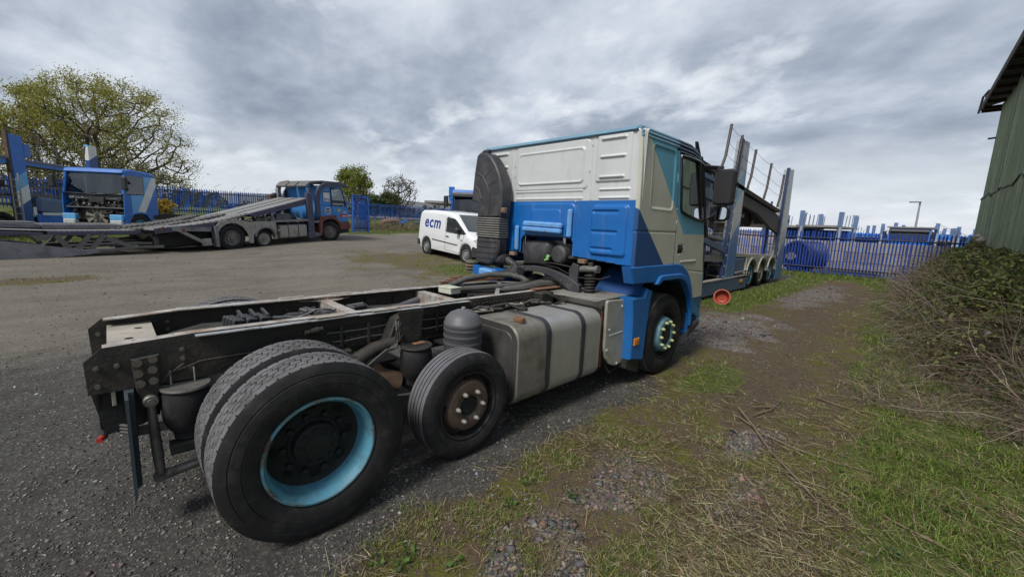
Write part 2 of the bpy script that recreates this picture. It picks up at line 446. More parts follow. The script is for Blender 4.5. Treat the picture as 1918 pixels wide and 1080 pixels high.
class MB:
    """collects shapes; build() links them as one mesh object"""

    def __init__(self):
        self.v, self.f, self.m = [], [], []

    def add(self, verts, faces, mi=0):
        o = len(self.v)
        self.v.extend([tuple(p) for p in verts])
        self.f.extend([tuple(i + o for i in f) for f in faces])
        self.m.extend([mi] * len(faces))
        return self

    def box(self, c, s, rot=None, bev=0.0, mi=0):
        hx, hy, hz = s[0] / 2, s[1] / 2, s[2] / 2
        b = min(bev, hx * 0.95, hy * 0.95, hz * 0.95)
        R = rot if rot is not None else Matrix.Identity(3)
        C = Vector(c)
        if b <= 0:
            vs = [(x, y, z) for x in (-hx, hx) for y in (-hy, hy) for z in (-hz, hz)]
            fs = [(0, 1, 3, 2), (4, 6, 7, 5), (0, 4, 5, 1), (2, 3, 7, 6), (0, 2, 6, 4), (1, 5, 7, 3)]
        else:
            vs, idx = [], {}
            for sx in (-1, 1):
                for sy in (-1, 1):
                    for sz in (-1, 1):
                        for a in range(3):
                            p = [sx * (hx - b), sy * (hy - b), sz * (hz - b)]
                            p[a] += (sx, sy, sz)[a] * b
                            idx[(sx, sy, sz, a)] = len(vs)
                            vs.append(p)
            fs = []
            I = idx
            for s1 in (-1, 1):
                q = [I[(s1, -1, -1, 0)], I[(s1, 1, -1, 0)], I[(s1, 1, 1, 0)], I[(s1, -1, 1, 0)]]
                fs.append(q if s1 > 0 else q[::-1])
                q = [I[(-1, s1, -1, 1)], I[(-1, s1, 1, 1)], I[(1, s1, 1, 1)], I[(1, s1, -1, 1)]]
                fs.append(q if s1 > 0 else q[::-1])
                q = [I[(-1, -1, s1, 2)], I[(1, -1, s1, 2)], I[(1, 1, s1, 2)], I[(-1, 1, s1, 2)]]
                fs.append(q if s1 > 0 else q[::-1])
            for a in range(3):
                for s1 in (-1, 1):
                    for s2 in (-1, 1):
                        o1, o2 = [k for k in range(3) if k != a]
                        k = [0, 0, 0]
                        k[o1], k[o2] = s1, s2
                        kl, kh = list(k), list(k)
                        kl[a], kh[a] = -1, 1
                        q = [I[(*kl, o1)], I[(*kl, o2)], I[(*kh, o2)], I[(*kh, o1)]]
                        n = (Vector(vs[q[1]]) - Vector(vs[q[0]])).cross(Vector(vs[q[2]]) - Vector(vs[q[0]]))
                        cen = sum((Vector(vs[i]) for i in q), Vector()) / 4
                        fs.append(q if n.dot(cen) > 0 else q[::-1])
            for sx in (-1, 1):
                for sy in (-1, 1):
                    for sz in (-1, 1):
                        q = [I[(sx, sy, sz, 0)], I[(sx, sy, sz, 1)], I[(sx, sy, sz, 2)]]
                        fs.append(q if sx * sy * sz > 0 else q[::-1])
        return self.add([C + R @ Vector(p) for p in vs], fs, mi)

    def bar(self, p0, p1, w, h, up=(0, 0, 1), bev=0.0, mi=0):
        """box from p0 to p1 with width w (sideways) and height h (along up)"""
        p0, p1 = Vector(p0), Vector(p1)
        d = p1 - p0
        l = d.length
        d = d / l
        u = Vector(up)
        s = u.cross(d)
        if s.length < 1e-5:
            s = Vector((1, 0, 0)).cross(d)
        s.normalize()
        u = d.cross(s)
        R = Matrix((d, s, u)).transposed()
        return self.box((p0 + p1) / 2, (l, w, h), R, bev, mi)

    def tube(self, pts, r, seg=8, mi=0, caps=True):
        pts = [Vector(p) for p in pts]
        n = len(pts)
        rs = r if isinstance(r, (list, tuple)) else [r] * n
        vs, fs = [], []
        prev = None
        for i, p in enumerate(pts):
            t = (pts[min(i + 1, n - 1)] - pts[max(i - 1, 0)])
            if t.length < 1e-9:
                t = Vector((0, 0, 1))
            t.normalize()
            if prev is None:
                a = Vector((0, 0, 1)) if abs(t.z) < 0.9 else Vector((1, 0, 0))
                s = a.cross(t).normalized()
            else:
                s = prev - t * prev.dot(t)
                s = s.normalized() if s.length > 1e-6 else Vector((1, 0, 0)).cross(t).normalized()
            prev = s
            u = t.cross(s)
            for k in range(seg):
                a = 2 * math.pi * k / seg
                vs.append(p + (s * math.cos(a) + u * math.sin(a)) * rs[i])
        for i in range(n - 1):
            for k in range(seg):
                k2 = (k + 1) % seg
                fs.append((i * seg + k, i * seg + k2, (i + 1) * seg + k2, (i + 1) * seg + k))
        if caps:
            fs.append(tuple(range(seg))[::-1])
            fs.append(tuple((n - 1) * seg + k for k in range(seg)))
        return self.add(vs, fs, mi)

    def cyl(self, p0, p1, r0, r1=None, seg=16, mi=0, caps=True):
        return self.tube([p0, p1], [r0, r0 if r1 is None else r1], seg, mi, caps)

    def lathe(self, prof, c=(0, 0, 0), axis='y', seg=48, mi=None, close=False, arc=None):
        """prof: list of (radius, along) ; mi may be a list per profile segment"""
        C = Vector(c)
        n = len(prof)
        vs, fs, ms = [], [], []
        full = arc is None
        a0, a1 = (0, 2 * math.pi) if full else arc
        ns = seg if full else seg + 1
        for k in range(ns):
            a = a0 + (a1 - a0) * k / seg
            ca, sa = math.cos(a), math.sin(a)
            for r, h in prof:
                if axis == 'y':
                    vs.append(C + Vector((r * ca, h, r * sa)))
                elif axis == 'x':
                    vs.append(C + Vector((h, r * ca, r * sa)))
                else:
                    vs.append(C + Vector((r * ca, r * sa, h)))
        for k in range(seg):
            k2 = (k + 1) % ns
            for i in range(n - 1 if not close else n):
                j = (i + 1) % n
                fs.append((k * n + i, k * n + j, k2 * n + j, k2 * n + i))
                ms.append(0 if mi is None else (mi if isinstance(mi, int) else mi[i]))
        o = len(self.v)
        self.v.extend([tuple(p) for p in vs])
        self.f.extend([tuple(i + o for i in f) for f in fs])
        self.m.extend(ms)
        return self

    def prism(self, poly, a0, a1, axis='y', bev=0.0, mi=0, R=None, T=None):
        """polygon (two coordinates) extruded along an axis, optional chamfered rims"""
        n = len(poly)
        area = sum(poly[i][0] * poly[(i + 1) % n][1] - poly[(i + 1) % n][0] * poly[i][1] for i in range(n))
        P = [Vector((p[0], p[1])) for p in (poly if area > 0 else poly[::-1])]

        def inset(d):
            out = []
            for i in range(n):
                e1 = (P[i] - P[i - 1]).normalized()
                e2 = (P[(i + 1) % n] - P[i]).normalized()
                n1, n2 = Vector((-e1.y, e1.x)), Vector((-e2.y, e2.x))
                b = n1 + n2
                k = max(0.35, b.dot(n1))
                out.append(P[i] + b * (d / k))
            return out
        s = 1 if a1 > a0 else -1
        rings = [(P, a0), (P, a1)] if bev <= 0 else [(inset(bev), a0), (P, a0 + s * bev), (P, a1 - s * bev), (inset(bev), a1)]
        vs, fs = [], []
        for ring, a in rings:
            for p in ring:
                q = {'y': (p.x, a, p.y), 'x': (a, p.x, p.y), 'z': (p.x, p.y, a)}[axis]
                q = Vector(q)
                if R is not None:
                    q = R @ q
                if T is not None:
                    q = q + Vector(T)
                vs.append(q)
        for k in range(len(rings) - 1):
            for i in range(n):
                j = (i + 1) % n
                fs.append((k * n + i, k * n + j, (k + 1) * n + j, (k + 1) * n + i))
        fs.append(tuple(range(n))[::-1])
        fs.append(tuple((len(rings) - 1) * n + i for i in range(n)))
        flip = (s < 0) != (axis == 'y')
        if flip:
            fs = [f[::-1] for f in fs]
        return self.add(vs, fs, mi)

    def sheet(self, U, V, fn, mask=None, mi=0, flip=False):
        """grid surface: fn(u, v) -> xyz (arrays); mask(u_centre, v_centre) -> keep"""
        uu, vv = np.meshgrid(U, V, indexing='ij')
        X, Y, Z = fn(uu, vv)
        nu, nv = len(U), len(V)
        vs = np.stack([X, Y, Z], -1).reshape(-1, 3)
        uc = (uu[:-1, :-1] + uu[1:, 1:]) / 2
        vc = (vv[:-1, :-1] + vv[1:, 1:]) / 2
        keep = np.ones(uc.shape, bool) if mask is None else mask(uc, vc)
        fs = []
        for i, j in zip(*np.nonzero(keep)):
            q = (i * nv + j, (i + 1) * nv + j, (i + 1) * nv + j + 1, i * nv + j + 1)
            fs.append(q[::-1] if flip else q)
        return self.add(vs.tolist(), fs, mi)

    def mesh(self, name, mats, smooth=35):
        me = bpy.data.meshes.new(name)
        me.from_pydata(self.v, [], self.f)
        mats = [mats] if not isinstance(mats, (list, tuple)) else mats
        for m in mats:
            me.materials.append(MATS[m] if isinstance(m, str) else m)
        if len(mats) > 1:
            me.polygons.foreach_set('material_index', self.m)
        if smooth:
            me.polygons.foreach_set('use_smooth', [True] * len(me.polygons))
            me.set_sharp_from_angle(angle=math.radians(smooth))
        me.update()
        return me

    def build(self, name, mats, parent=None, smooth=35, kind=None, label=None):
        o = bpy.data.objects.new(name, self.mesh(name, mats, smooth))
        COL.objects.link(o)
        if parent is not None:
            o.parent = parent
        if kind:
            o['kind'] = kind
        if label:
            o['label'] = label
        return o


def place(me_or_obj, name, parent, loc=(0, 0, 0), rot=(0, 0, 0), scale=(1, 1, 1)):
    """another piece sharing the mesh of the first one"""
    me = me_or_obj.data if isinstance(me_or_obj, bpy.types.Object) else me_or_obj
    o = bpy.data.objects.new(name, me)
    COL.objects.link(o)
    o.parent = parent
    o.location, o.rotation_euler, o.scale = loc, rot, scale
    return o


def tag(o, label, cat, group=None):
    o['label'] = label
    o['category'] = cat
    if group:
        o['group'] = group
    return o


def thing(name, label, cat, loc=(0, 0, 0), rot=(0, 0, 0), group=None):
    o = bpy.data.objects.new(name, None)
    o.empty_display_size = 0.3
    COL.objects.link(o)
    o.location, o.rotation_euler = loc, rot
    return tag(o, label, cat, group)


def copy_tree(o, parent=None):
    c = o.copy()
    COL.objects.link(c)
    if parent is not None:
        c.parent = parent
    for ch in list(o.children):
        copy_tree(ch, c)
    return c


def np_mesh(name, V, F, mats, colors=None, smooth=False):
    """fast mesh from arrays (all faces same size)"""
    me = bpy.data.meshes.new(name)
    V = np.asarray(V, np.float32)
    F = np.asarray(F, np.int32)
    k = F.shape[1]
    me.vertices.add(len(V))
    me.vertices.foreach_set('co', V.ravel())
    me.loops.add(F.size)
    me.loops.foreach_set('vertex_index', F.ravel())
    me.polygons.add(len(F))
    me.polygons.foreach_set('loop_start', np.arange(0, F.size, k, dtype=np.int32))
    me.polygons.foreach_set('loop_total', np.full(len(F), k, np.int32))
    if smooth:
        me.polygons.foreach_set('use_smooth', np.ones(len(F), bool))
    me.update(calc_edges=True)
    for m in (mats if isinstance(mats, (list, tuple)) else [mats]):
        me.materials.append(MATS[m] if isinstance(m, str) else m)
    if colors is not None:
        at = me.color_attributes.new('col', 'FLOAT_COLOR', 'POINT')
        c4 = np.ones((len(V), 4), np.float32)
        c4[:, :3] = colors
        at.data.foreach_set('color', c4.ravel())
    return me


def link(me, name, parent=None, kind=None):
    o = bpy.data.objects.new(name, me)
    COL.objects.link(o)
    if parent is not None:
        o.parent = parent
    if kind:
        o['kind'] = kind
    return o


# value noise in numpy
def _hash(ix, iy, seed):
    h = (ix.astype(np.int64) * 374761393 + iy.astype(np.int64) * 668265263 + seed * 1442695041) & 0xffffffff
    h = ((h ^ (h >> 13)) * 1274126177) & 0xffffffff
    return ((h ^ (h >> 16)) & 0xffff) / 65535.0


def vnoise(x, y, seed=0):
    x0, y0 = np.floor(x), np.floor(y)
    fx, fy = x - x0, y - y0
    fx, fy = fx * fx * (3 - 2 * fx), fy * fy * (3 - 2 * fy)
    a, b = _hash(x0, y0, seed), _hash(x0 + 1, y0, seed)
    c, d = _hash(x0, y0 + 1, seed), _hash(x0 + 1, y0 + 1, seed)
    return (a * (1 - fx) + b * fx) * (1 - fy) + (c * (1 - fx) + d * fx) * fy


def fbm(x, y, seed=0, oct=4):
    s, a, t = 0, 0.5, 0
    for i in range(oct):
        s = s + a * vnoise(x * 2 ** i, y * 2 ** i, seed + i)
        t += a
        a *= 0.55
    return s / t


def sstep(a, b, x):
    t = np.clip((x - a) / (b - a), 0, 1)
    return t * t * (3 - 2 * t)


def rrect(u, v, u0, u1, v0, v1, r, w):
    """1 inside a rounded rectangle, falling to 0 over w at its rim"""
    cx, cy = (u0 + u1) / 2, (v0 + v1) / 2
    qx = np.abs(u - cx) - ((u1 - u0) / 2 - r)
    qy = np.abs(v - cy) - ((v1 - v0) / 2 - r)
    d = np.hypot(np.maximum(qx, 0), np.maximum(qy, 0)) + np.minimum(np.maximum(qx, qy), 0) - r
    return sstep(0, 1, np.clip(-d / w, 0, 1))

# ================================================================== terrain
CX, CY = CAM_POS[0], CAM_POS[1]


def HT(x, y):
    """ground height: level under the chassis, rising gently to the left and back of the yard"""
    x = np.asarray(x, float)
    y = np.asarray(y, float)
    g = np.interp(y, [-1e4, 4.5, 8.7, 11.4, 16.5, 18.5, 22, 30, 42, 60, 110, 300, 1200, 1e4],
                  [0, 0, 0.265, 0.41, 0.52, 0.60, 0.80, 1.1, 1.45, 1.75, 2.2, 5.0, 22.0, 40.0])
    w = 0.48 + 0.52 * sstep(1.0, 7.5, x)
    w = w + (1 - w) * sstep(21, 32, y)
    h = g * w
    far = np.hypot(x - CX, y - CY)
    h = h + 0.03 * (fbm(x * 0.7, y * 0.7, 3) - 0.5) * sstep(5, 9, far)
    h = h + 1.6 * (fbm(x * 0.006, y * 0.006, 9) - 0.45) * sstep(90, 400, far)
    # little unevenness off the wheel tracks, on the rough verge
    h = h + 0.05 * (fbm(x * 1.3, y * 1.3, 5) - 0.5) * sstep(-1.7, -2.4, y) * sstep(24, 20, x)
    return h


def h1(x, y):
    return float(HT(np.array([x]), np.array([y]))[0])


def zones(x, y):
    n1 = fbm(x * 0.9, y * 0.9, 21) - 0.5
    n2 = fbm(x * 2.6, y * 2.6, 33) - 0.5
    ym = np.interp(x, [-2.5, -0.4, 0.3, 3.2, 4.6, 6.2, 8.5, 20], [-2.6, -1.62, -1.40, -1.42, -1.2, -0.9, 0.55, 0.6])
    moss = sstep(0.22, -0.22, y - ym + n2 * 0.45)
    e = np.hypot((x - 7.4) / 3.0, (y - 9.0) / 5.2)
    moss = np.maximum(moss, sstep(1.25, 0.35, e + n1 * 1.3 + n2 * 0.5) * 0.62)
    e = np.hypot((x + 2.1) / 1.5, (y - 10.0) / 0.7)
    moss = np.maximum(moss, sstep(1.1, 0.6, e + n2 * 0.8) * 0.7)
    yg = np.interp(x, [-1, 1.9, 4.4, 8.3, 15.9, 22], [-3.35, -3.22, -3.15, -2.85, -2.35, -1.6])
    grass = sstep(0.30, -0.25, y - yg + n1 * 0.9)
    e = np.hypot((x - 4.5) / 0.95, (y + 1.72) / 0.42)
    grass = np.maximum(grass, sstep(1.1, 0.4, e + n2 * 0.9) * 0.8)
    grass = np.maximum(grass, sstep(0.75, 0.45, np.abs(y - 0.05) + n2 * 0.4) * sstep(8.8, 10.2, x) * (y > -2))
    grass = np.maximum(grass, sstep(20.6, 21.8, x + n2 * 1.2) * (y < 12) * sstep(24.6, 24.2, x))
    e = np.hypot((x - 8.6) / 2.3, (y - 7.2) / 2.7)
    grass = np.maximum(grass, sstep(1.15, 0.4, e + n1 * 1.2 + n2 * 0.6) * 0.70)
    grass = np.maximum(grass, sstep(20.4, 21.6, y - 0.10 * x + n1 * 1.5) * (x < 40))
    grass = np.maximum(grass, sstep(17.2, 18.4, y - 0.30 * (x + 3) + n1 * 1.0) * (x < 1.5))
    yard = sstep(24.8, 26.0, x) * sstep(13, 9, y - 0.35 * (x - 25)) * sstep(-1e-6, 1e-6, 300 - x)
    grass = grass * (1 - yard)
    moss = np.maximum(moss * (1 - yard), 0)
    road = sstep(2.0, 5.5, y + n1 * 1.5) * (1 - yard)
    pat = lambda cx, cy, rx, ry: sstep(1.15, 0.55, np.hypot((x - cx) / rx, (y - cy) / ry) + n2 * 1.5)
    gravel = np.maximum.reduce([pat(0.80, -2.16, 0.42, 0.26) * sstep(0.25, 0.55, fbm(x * 5, y * 5, 91)), pat(7.6, -0.95, 1.9, 1.0) * 0.9, pat(3.0, -2.55, 0.45, 0.22) * 0.7, pat(1.75, -2.05, 0.55, 0.30) * 0.55, pat(2.3, -2.75, 0.5, 0.2) * 0.55,
                                pat(14.5, -1.1, 3.6, 0.8) * 0.75])
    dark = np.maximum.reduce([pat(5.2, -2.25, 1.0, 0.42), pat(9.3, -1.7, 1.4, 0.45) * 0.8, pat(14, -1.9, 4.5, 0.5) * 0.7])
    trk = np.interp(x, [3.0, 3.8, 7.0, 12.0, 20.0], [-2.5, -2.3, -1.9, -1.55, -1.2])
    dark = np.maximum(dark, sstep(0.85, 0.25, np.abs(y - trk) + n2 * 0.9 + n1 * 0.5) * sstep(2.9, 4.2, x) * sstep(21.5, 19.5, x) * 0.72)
    straw = sstep(0.9, 0.4, np.hypot((x - 1.6) / 1.5, (y + 2.95) / 0.55) + n2)
    return moss, grass, road, yard, gravel, dark, straw


def build_ground():
    def axis(c, fine, span, far):
        a = [c + i * fine for i in range(int(-span / fine), int(span / fine) + 1)]
        st, p = fine, a[-1]
        while p < far:
            st *= 1.10
            p += st
            a.append(p)
        st, p = fine, a[0]
        lo = []
        while p > -far:
            st *= 1.10
            p -= st
            lo.append(p)
        return np.array(lo[::-1] + a)
    xs, ys = axis(7.0, 0.11, 10.5, 5200), axis(0.5, 0.11, 7.0, 5200)
    X, Y = np.meshgrid(xs, ys, indexing='ij')
    Z = HT(X, Y)
    V = np.stack([X, Y, Z], -1).reshape(-1, 3)
    nx, ny = len(xs), len(ys)
    i, j = np.meshgrid(np.arange(nx - 1), np.arange(ny - 1), indexing='ij')
    a = (i * ny + j).ravel()
    F = np.stack([a, a + ny, a + ny + 1, a + 1], 1)
    me = np_mesh('ground', V, F, 'ground', smooth=True)
    z = [q.ravel() for q in zones(X, Y)]
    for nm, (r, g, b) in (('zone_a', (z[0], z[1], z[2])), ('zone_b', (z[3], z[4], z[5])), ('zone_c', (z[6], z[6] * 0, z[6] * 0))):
        at = me.color_attributes.new(nm, 'FLOAT_COLOR', 'POINT')
        c = np.ones((len(V), 4), np.float32)
        c[:, 0], c[:, 1], c[:, 2] = r, g, b
        at.data.foreach_set('color', c.ravel())
    return link(me, 'ground', kind='structure')


def ground_material():
    m = bpy.data.materials.new('ground')
    m.use_nodes = True
    nt = m.node_tree
    L = nt.links.new
    b = nt.nodes['Principled BSDF']
    tc = N(nt, 'ShaderNodeTexCoord')

    def noise(scale, det=6.0, rough=0.6):
        n = N(nt, 'ShaderNodeTexNoise', i_Scale=scale, i_Detail=det, i_Roughness=rough)
        L(tc.outputs['Object'], n.inputs['Vector'])
        return n.outputs['Fac']

    def vor(scale, out='Color'):
        n = N(nt, 'ShaderNodeTexVoronoi', i_Scale=scale)
        L(tc.outputs['Object'], n.inputs['Vector'])
        return n.outputs[out]
    za = N(nt, 'ShaderNodeAttribute', attribute_name='zone_a')
    zb = N(nt, 'ShaderNodeAttribute', attribute_name='zone_b')
    zc = N(nt, 'ShaderNodeAttribute', attribute_name='zone_c')
    sa = N(nt, 'ShaderNodeSeparateColor')
    sb = N(nt, 'ShaderNodeSeparateColor')
    L(za.outputs['Color'], sa.inputs[0])
    L(zb.outputs['Color'], sb.inputs[0])
    n_big, n_mid, n_fine, n_grit = noise(0.45), noise(2.3, 8, 0.65), noise(16.0, 8, 0.7), noise(75.0, 4, 0.7)

    def edge(attr, k, soft=0.22):
        """zone weight broken up by noise"""
        j = math_n(nt, 'MULTIPLY', math_n(nt, 'SUBTRACT', n_mid, 0.5), k)
        j2 = math_n(nt, 'MULTIPLY', math_n(nt, 'SUBTRACT', n_fine, 0.5), k * 0.9)
        v = math_n(nt, 'ADD', math_n(nt, 'ADD', attr, j), j2)
        mr = N(nt, 'ShaderNodeMapRange', interpolation_type='SMOOTHSTEP')
        L(v, mr.inputs[0])
        mr.inputs[1].default_value = 0.5 - soft
        mr.inputs[2].default_value = 0.5 + soft
        return mr.outputs[0]
    # chippings: every stone its own grey
    stone = vor(70.0)
    ss = N(nt, 'ShaderNodeSeparateColor')
    L(stone, ss.inputs[0])
    r = ramp(nt, [(0.0, (0.030, 0.029, 0.028)), (0.55, (0.062, 0.056, 0.050)), (0.86, (0.118, 0.108, 0.097)), (1.0, (0.25, 0.235, 0.21))])
    L(ss.outputs[0], r.inputs[0])
    rg = ramp(nt, [(0.3, (0.038, 0.037, 0.035)), (0.7, (0.095, 0.091, 0.086))])
    L(n_grit, rg.inputs[0])
    gravel = mix_col(nt, 0.55, r.outputs[0], rg.outputs[0])  # coarser stone than the drive, darkened further with near-corner shading in the colour
    vm = ramp(nt, [(0.3, 0.72), (0.7, 1.25)])
    L(n_mid, vm.inputs[0])
    gravel = mix_col(nt, 1.0, gravel, vm.outputs[0], 'MULTIPLY')
    # dusty compacted drive
    mp = N(nt, 'ShaderNodeMapping')
    mp.inputs['Rotation'].default_value = (0, 0, math.radians(-22))
    mp.inputs['Scale'].default_value = (0.45, 1.6, 1)
    L(tc.outputs['Object'], mp.inputs[0])
    nt_track = N(nt, 'ShaderNodeTexNoise', i_Scale=1.0, i_Detail=5.0)
    L(mp.outputs[0], nt_track.inputs['Vector'])
    rt = ramp(nt, [(0.28, (0.138, 0.122, 0.098)), (0.5, (0.190, 0.170, 0.140)), (0.72, (0.240, 0.216, 0.182))])
    L(math_n(nt, 'ADD', math_n(nt, 'MULTIPLY', nt_track.outputs['Fac'], 0.62), math_n(nt, 'MULTIPLY', n_fine, 0.38)), rt.inputs[0])
    rgm = ramp(nt, [(0.25, 0.50), (0.75, 1.50)])
    L(n_grit, rgm.inputs[0])
    rbm = ramp(nt, [(0.32, 0.66), (0.5, 0.95), (0.7, 1.12)])
    L(math_n(nt, 'ADD', math_n(nt, 'MULTIPLY', n_big, 0.55), math_n(nt, 'MULTIPLY', n_mid, 0.45)), rbm.inputs[0])
    road = mix_col(nt, 1.0, mix_col(nt, 1.0, rt.outputs[0], rgm.outputs[0], 'MULTIPLY'), rbm.outputs[0], 'MULTIPLY')
    road = mix_col(nt, 0.22, road, r.outputs[0])
    c = mix_col(nt, edge(sa.outputs[2], 0.5, 0.4), gravel, road)
    # moss and leaf litter over stone
    rm = ramp(nt, [(0.28, (0.036, 0.027, 0.020)), (0.40, (0.082, 0.058, 0.040)), (0.49, (0.112, 0.080, 0.050)),
                   (0.545, (0.088, 0.092, 0.016)), (0.60, (0.105, 0.098, 0.022)), (0.66, (0.145, 0.108, 0.066)), (0.78, (0.215, 0.175, 0.118))])
    L(math_n(nt, 'ADD', math_n(nt, 'MULTIPLY', n_mid, 0.55), math_n(nt, 'MULTIPLY', n_fine, 0.45)), rm.inputs[0])
    moss = mix_col(nt, 1.0, rm.outputs[0], rgm.outputs[0], 'MULTIPLY')
    c = mix_col(nt, edge(sa.outputs[0], 0.75), c, moss)
    # dark trodden earth
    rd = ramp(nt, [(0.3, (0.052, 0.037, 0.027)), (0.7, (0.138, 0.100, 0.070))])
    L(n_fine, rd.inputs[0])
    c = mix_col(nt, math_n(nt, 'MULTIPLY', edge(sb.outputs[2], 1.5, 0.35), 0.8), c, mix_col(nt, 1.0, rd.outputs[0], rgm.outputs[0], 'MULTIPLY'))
    # pinkish broken stone showing through
    rp = ramp(nt, [(0.0, (0.070, 0.067, 0.068)), (0.4, (0.135, 0.124, 0.120)), (0.7, (0.19, 0.160, 0.145)), (1.0, (0.29, 0.265, 0.24))])
    L(ss.outputs[1], rp.inputs[0])
    c = mix_col(nt, edge(sb.outputs[1], 1.5, 0.35), c, mix_col(nt, 1.0, rp.outputs[0], rgm.outputs[0], 'MULTIPLY'))
    # soil and short growth under the grass
    rgr = ramp(nt, [(0.28, (0.040, 0.042, 0.014)), (0.5, (0.078, 0.098, 0.024)), (0.72, (0.145, 0.160, 0.050))])
    L(math_n(nt, 'ADD', math_n(nt, 'MULTIPLY', n_mid, 0.5), math_n(nt, 'MULTIPLY', n_fine, 0.5)), rgr.inputs[0])
    c = mix_col(nt, edge(sa.outputs[1], 0.8), c, mix_col(nt, 1.0, rgr.outputs[0], rgm.outputs[0], 'MULTIPLY'))
    # dry straw
    c = mix_col(nt, edge(zc.outputs['Fac'], 1.1), c, mix_col(nt, 1.0, (0.20, 0.165, 0.10), rgm.outputs[0], 'MULTIPLY'))
    # concrete lorry park beyond the fence
    ry = ramp(nt, [(0.3, (0.22, 0.185, 0.162)), (0.7, (0.30, 0.255, 0.225))])
    L(n_mid, ry.inputs[0])
    c = mix_col(nt, sb.outputs[0], c, ry.outputs[0])
    L(c, b.inputs['Base Color'])
    b.inputs['Roughness'].default_value = 0.92
    b.inputs['Specular IOR Level'].default_value = 0.2
    bp = N(nt, 'ShaderNodeBump', i_Strength=0.85, i_Distance=0.02)
    hsum = math_n(nt, 'ADD', math_n(nt, 'MULTIPLY', n_grit, 0.5), math_n(nt, 'MULTIPLY', n_fine, 0.8))
    hsum = math_n(nt, 'ADD', hsum, math_n(nt, 'MULTIPLY', ss.outputs[0], 0.35))
    L(hsum, bp.inputs['Height'])
    L(bp.outputs[0], b.inputs['Normal'])
    MATS['ground'] = m


ground_material()
build_ground()

# ------------------------------------------------------------------ hills


def build_hills():
    mat('hill_hazed', (0.120, 0.125, 0.140), 0.95, var=0.25, vs=0.012, dirt=((0.085, 0.105, 0.075), 0.4, 0.02))  # distance haze is put into the hills' blue-grey base colour
    az = np.radians(np.linspace(-60, 200, 261))
    rr = np.array([700, 900, 1150, 1500, 1900, 2600.])
    A, R = np.meshgrid(az, rr, indexing='ij')
    X, Y = CX + R * np.cos(A), CY + R * np.sin(A)
    left = sstep(math.radians(38), math.radians(62), A) * (0.86 - 0.22 * sstep(math.radians(66), math.radians(80), A))
    prof = np.interp(R, rr, [0.0, 0.55, 1.0, 0.8, 0.5, -0.2])
    hgt = (8 + 46 * left) * (0.75 + 0.55 * fbm(A * 9, A * 0 + 2.2, 4)) + 5 * (fbm(X * 0.01, Y * 0.01, 8) - 0.5)
    Z = HT(X, Y) * np.where(left > 0, 1, 1) * 0.4 + hgt * prof - 2.0 * (prof <= 0)
    V = np.stack([X, Y, Z], -1).reshape(-1, 3)
    nr = len(rr)
    i, j = np.meshgrid(np.arange(len(az) - 1), np.arange(nr - 1), indexing='ij')
    a = (i * nr + j).ravel()
    link(np_mesh('hills', V, np.stack([a, a + nr, a + nr + 1, a + 1], 1), 'hill_hazed', smooth=True), 'hills', kind='structure')


build_hills()

# ------------------------------------------------------------------ building on the right


def wall_material():
    m = bpy.data.materials.new('green_sheet')
    m.use_nodes = True
    nt = m.node_tree
    L = nt.links.new
    b = nt.nodes['Principled BSDF']
    tc = N(nt, 'ShaderNodeNewGeometry')
    mp = N(nt, 'ShaderNodeMapping')
    mp.inputs['Scale'].default_value = (2.6, 2.6, 0.16)
    L(tc.outputs['Position'], mp.inputs[0])
    n1 = N(nt, 'ShaderNodeTexNoise', i_Scale=1.3, i_Detail=8.0, i_Roughness=0.68)
    L(mp.outputs[0], n1.inputs['Vector'])
    r = ramp(nt, [(0.28, (0.12, 0.118, 0.088)), (0.45, (0.215, 0.255, 0.150)), (0.6, (0.300, 0.350, 0.220)), (0.76, (0.46, 0.475, 0.39))])
    L(n1.outputs['Fac'], r.inputs[0])
    n2 = N(nt, 'ShaderNodeTexNoise', i_Scale=2.2, i_Detail=8.0, i_Roughness=0.7)
    L(tc.outputs['Position'], n2.inputs['Vector'])
    r2 = ramp(nt, [(0.5, 0.0), (0.72, 0.65)])
    L(n2.outputs['Fac'], r2.inputs[0])
    c = mix_col(nt, r2.outputs[0], r.outputs[0], (0.15, 0.135, 0.105))
    L(c, b.inputs['Base Color'])
    b.inputs['Roughness'].default_value = 0.75
    MATS['green_sheet'] = m


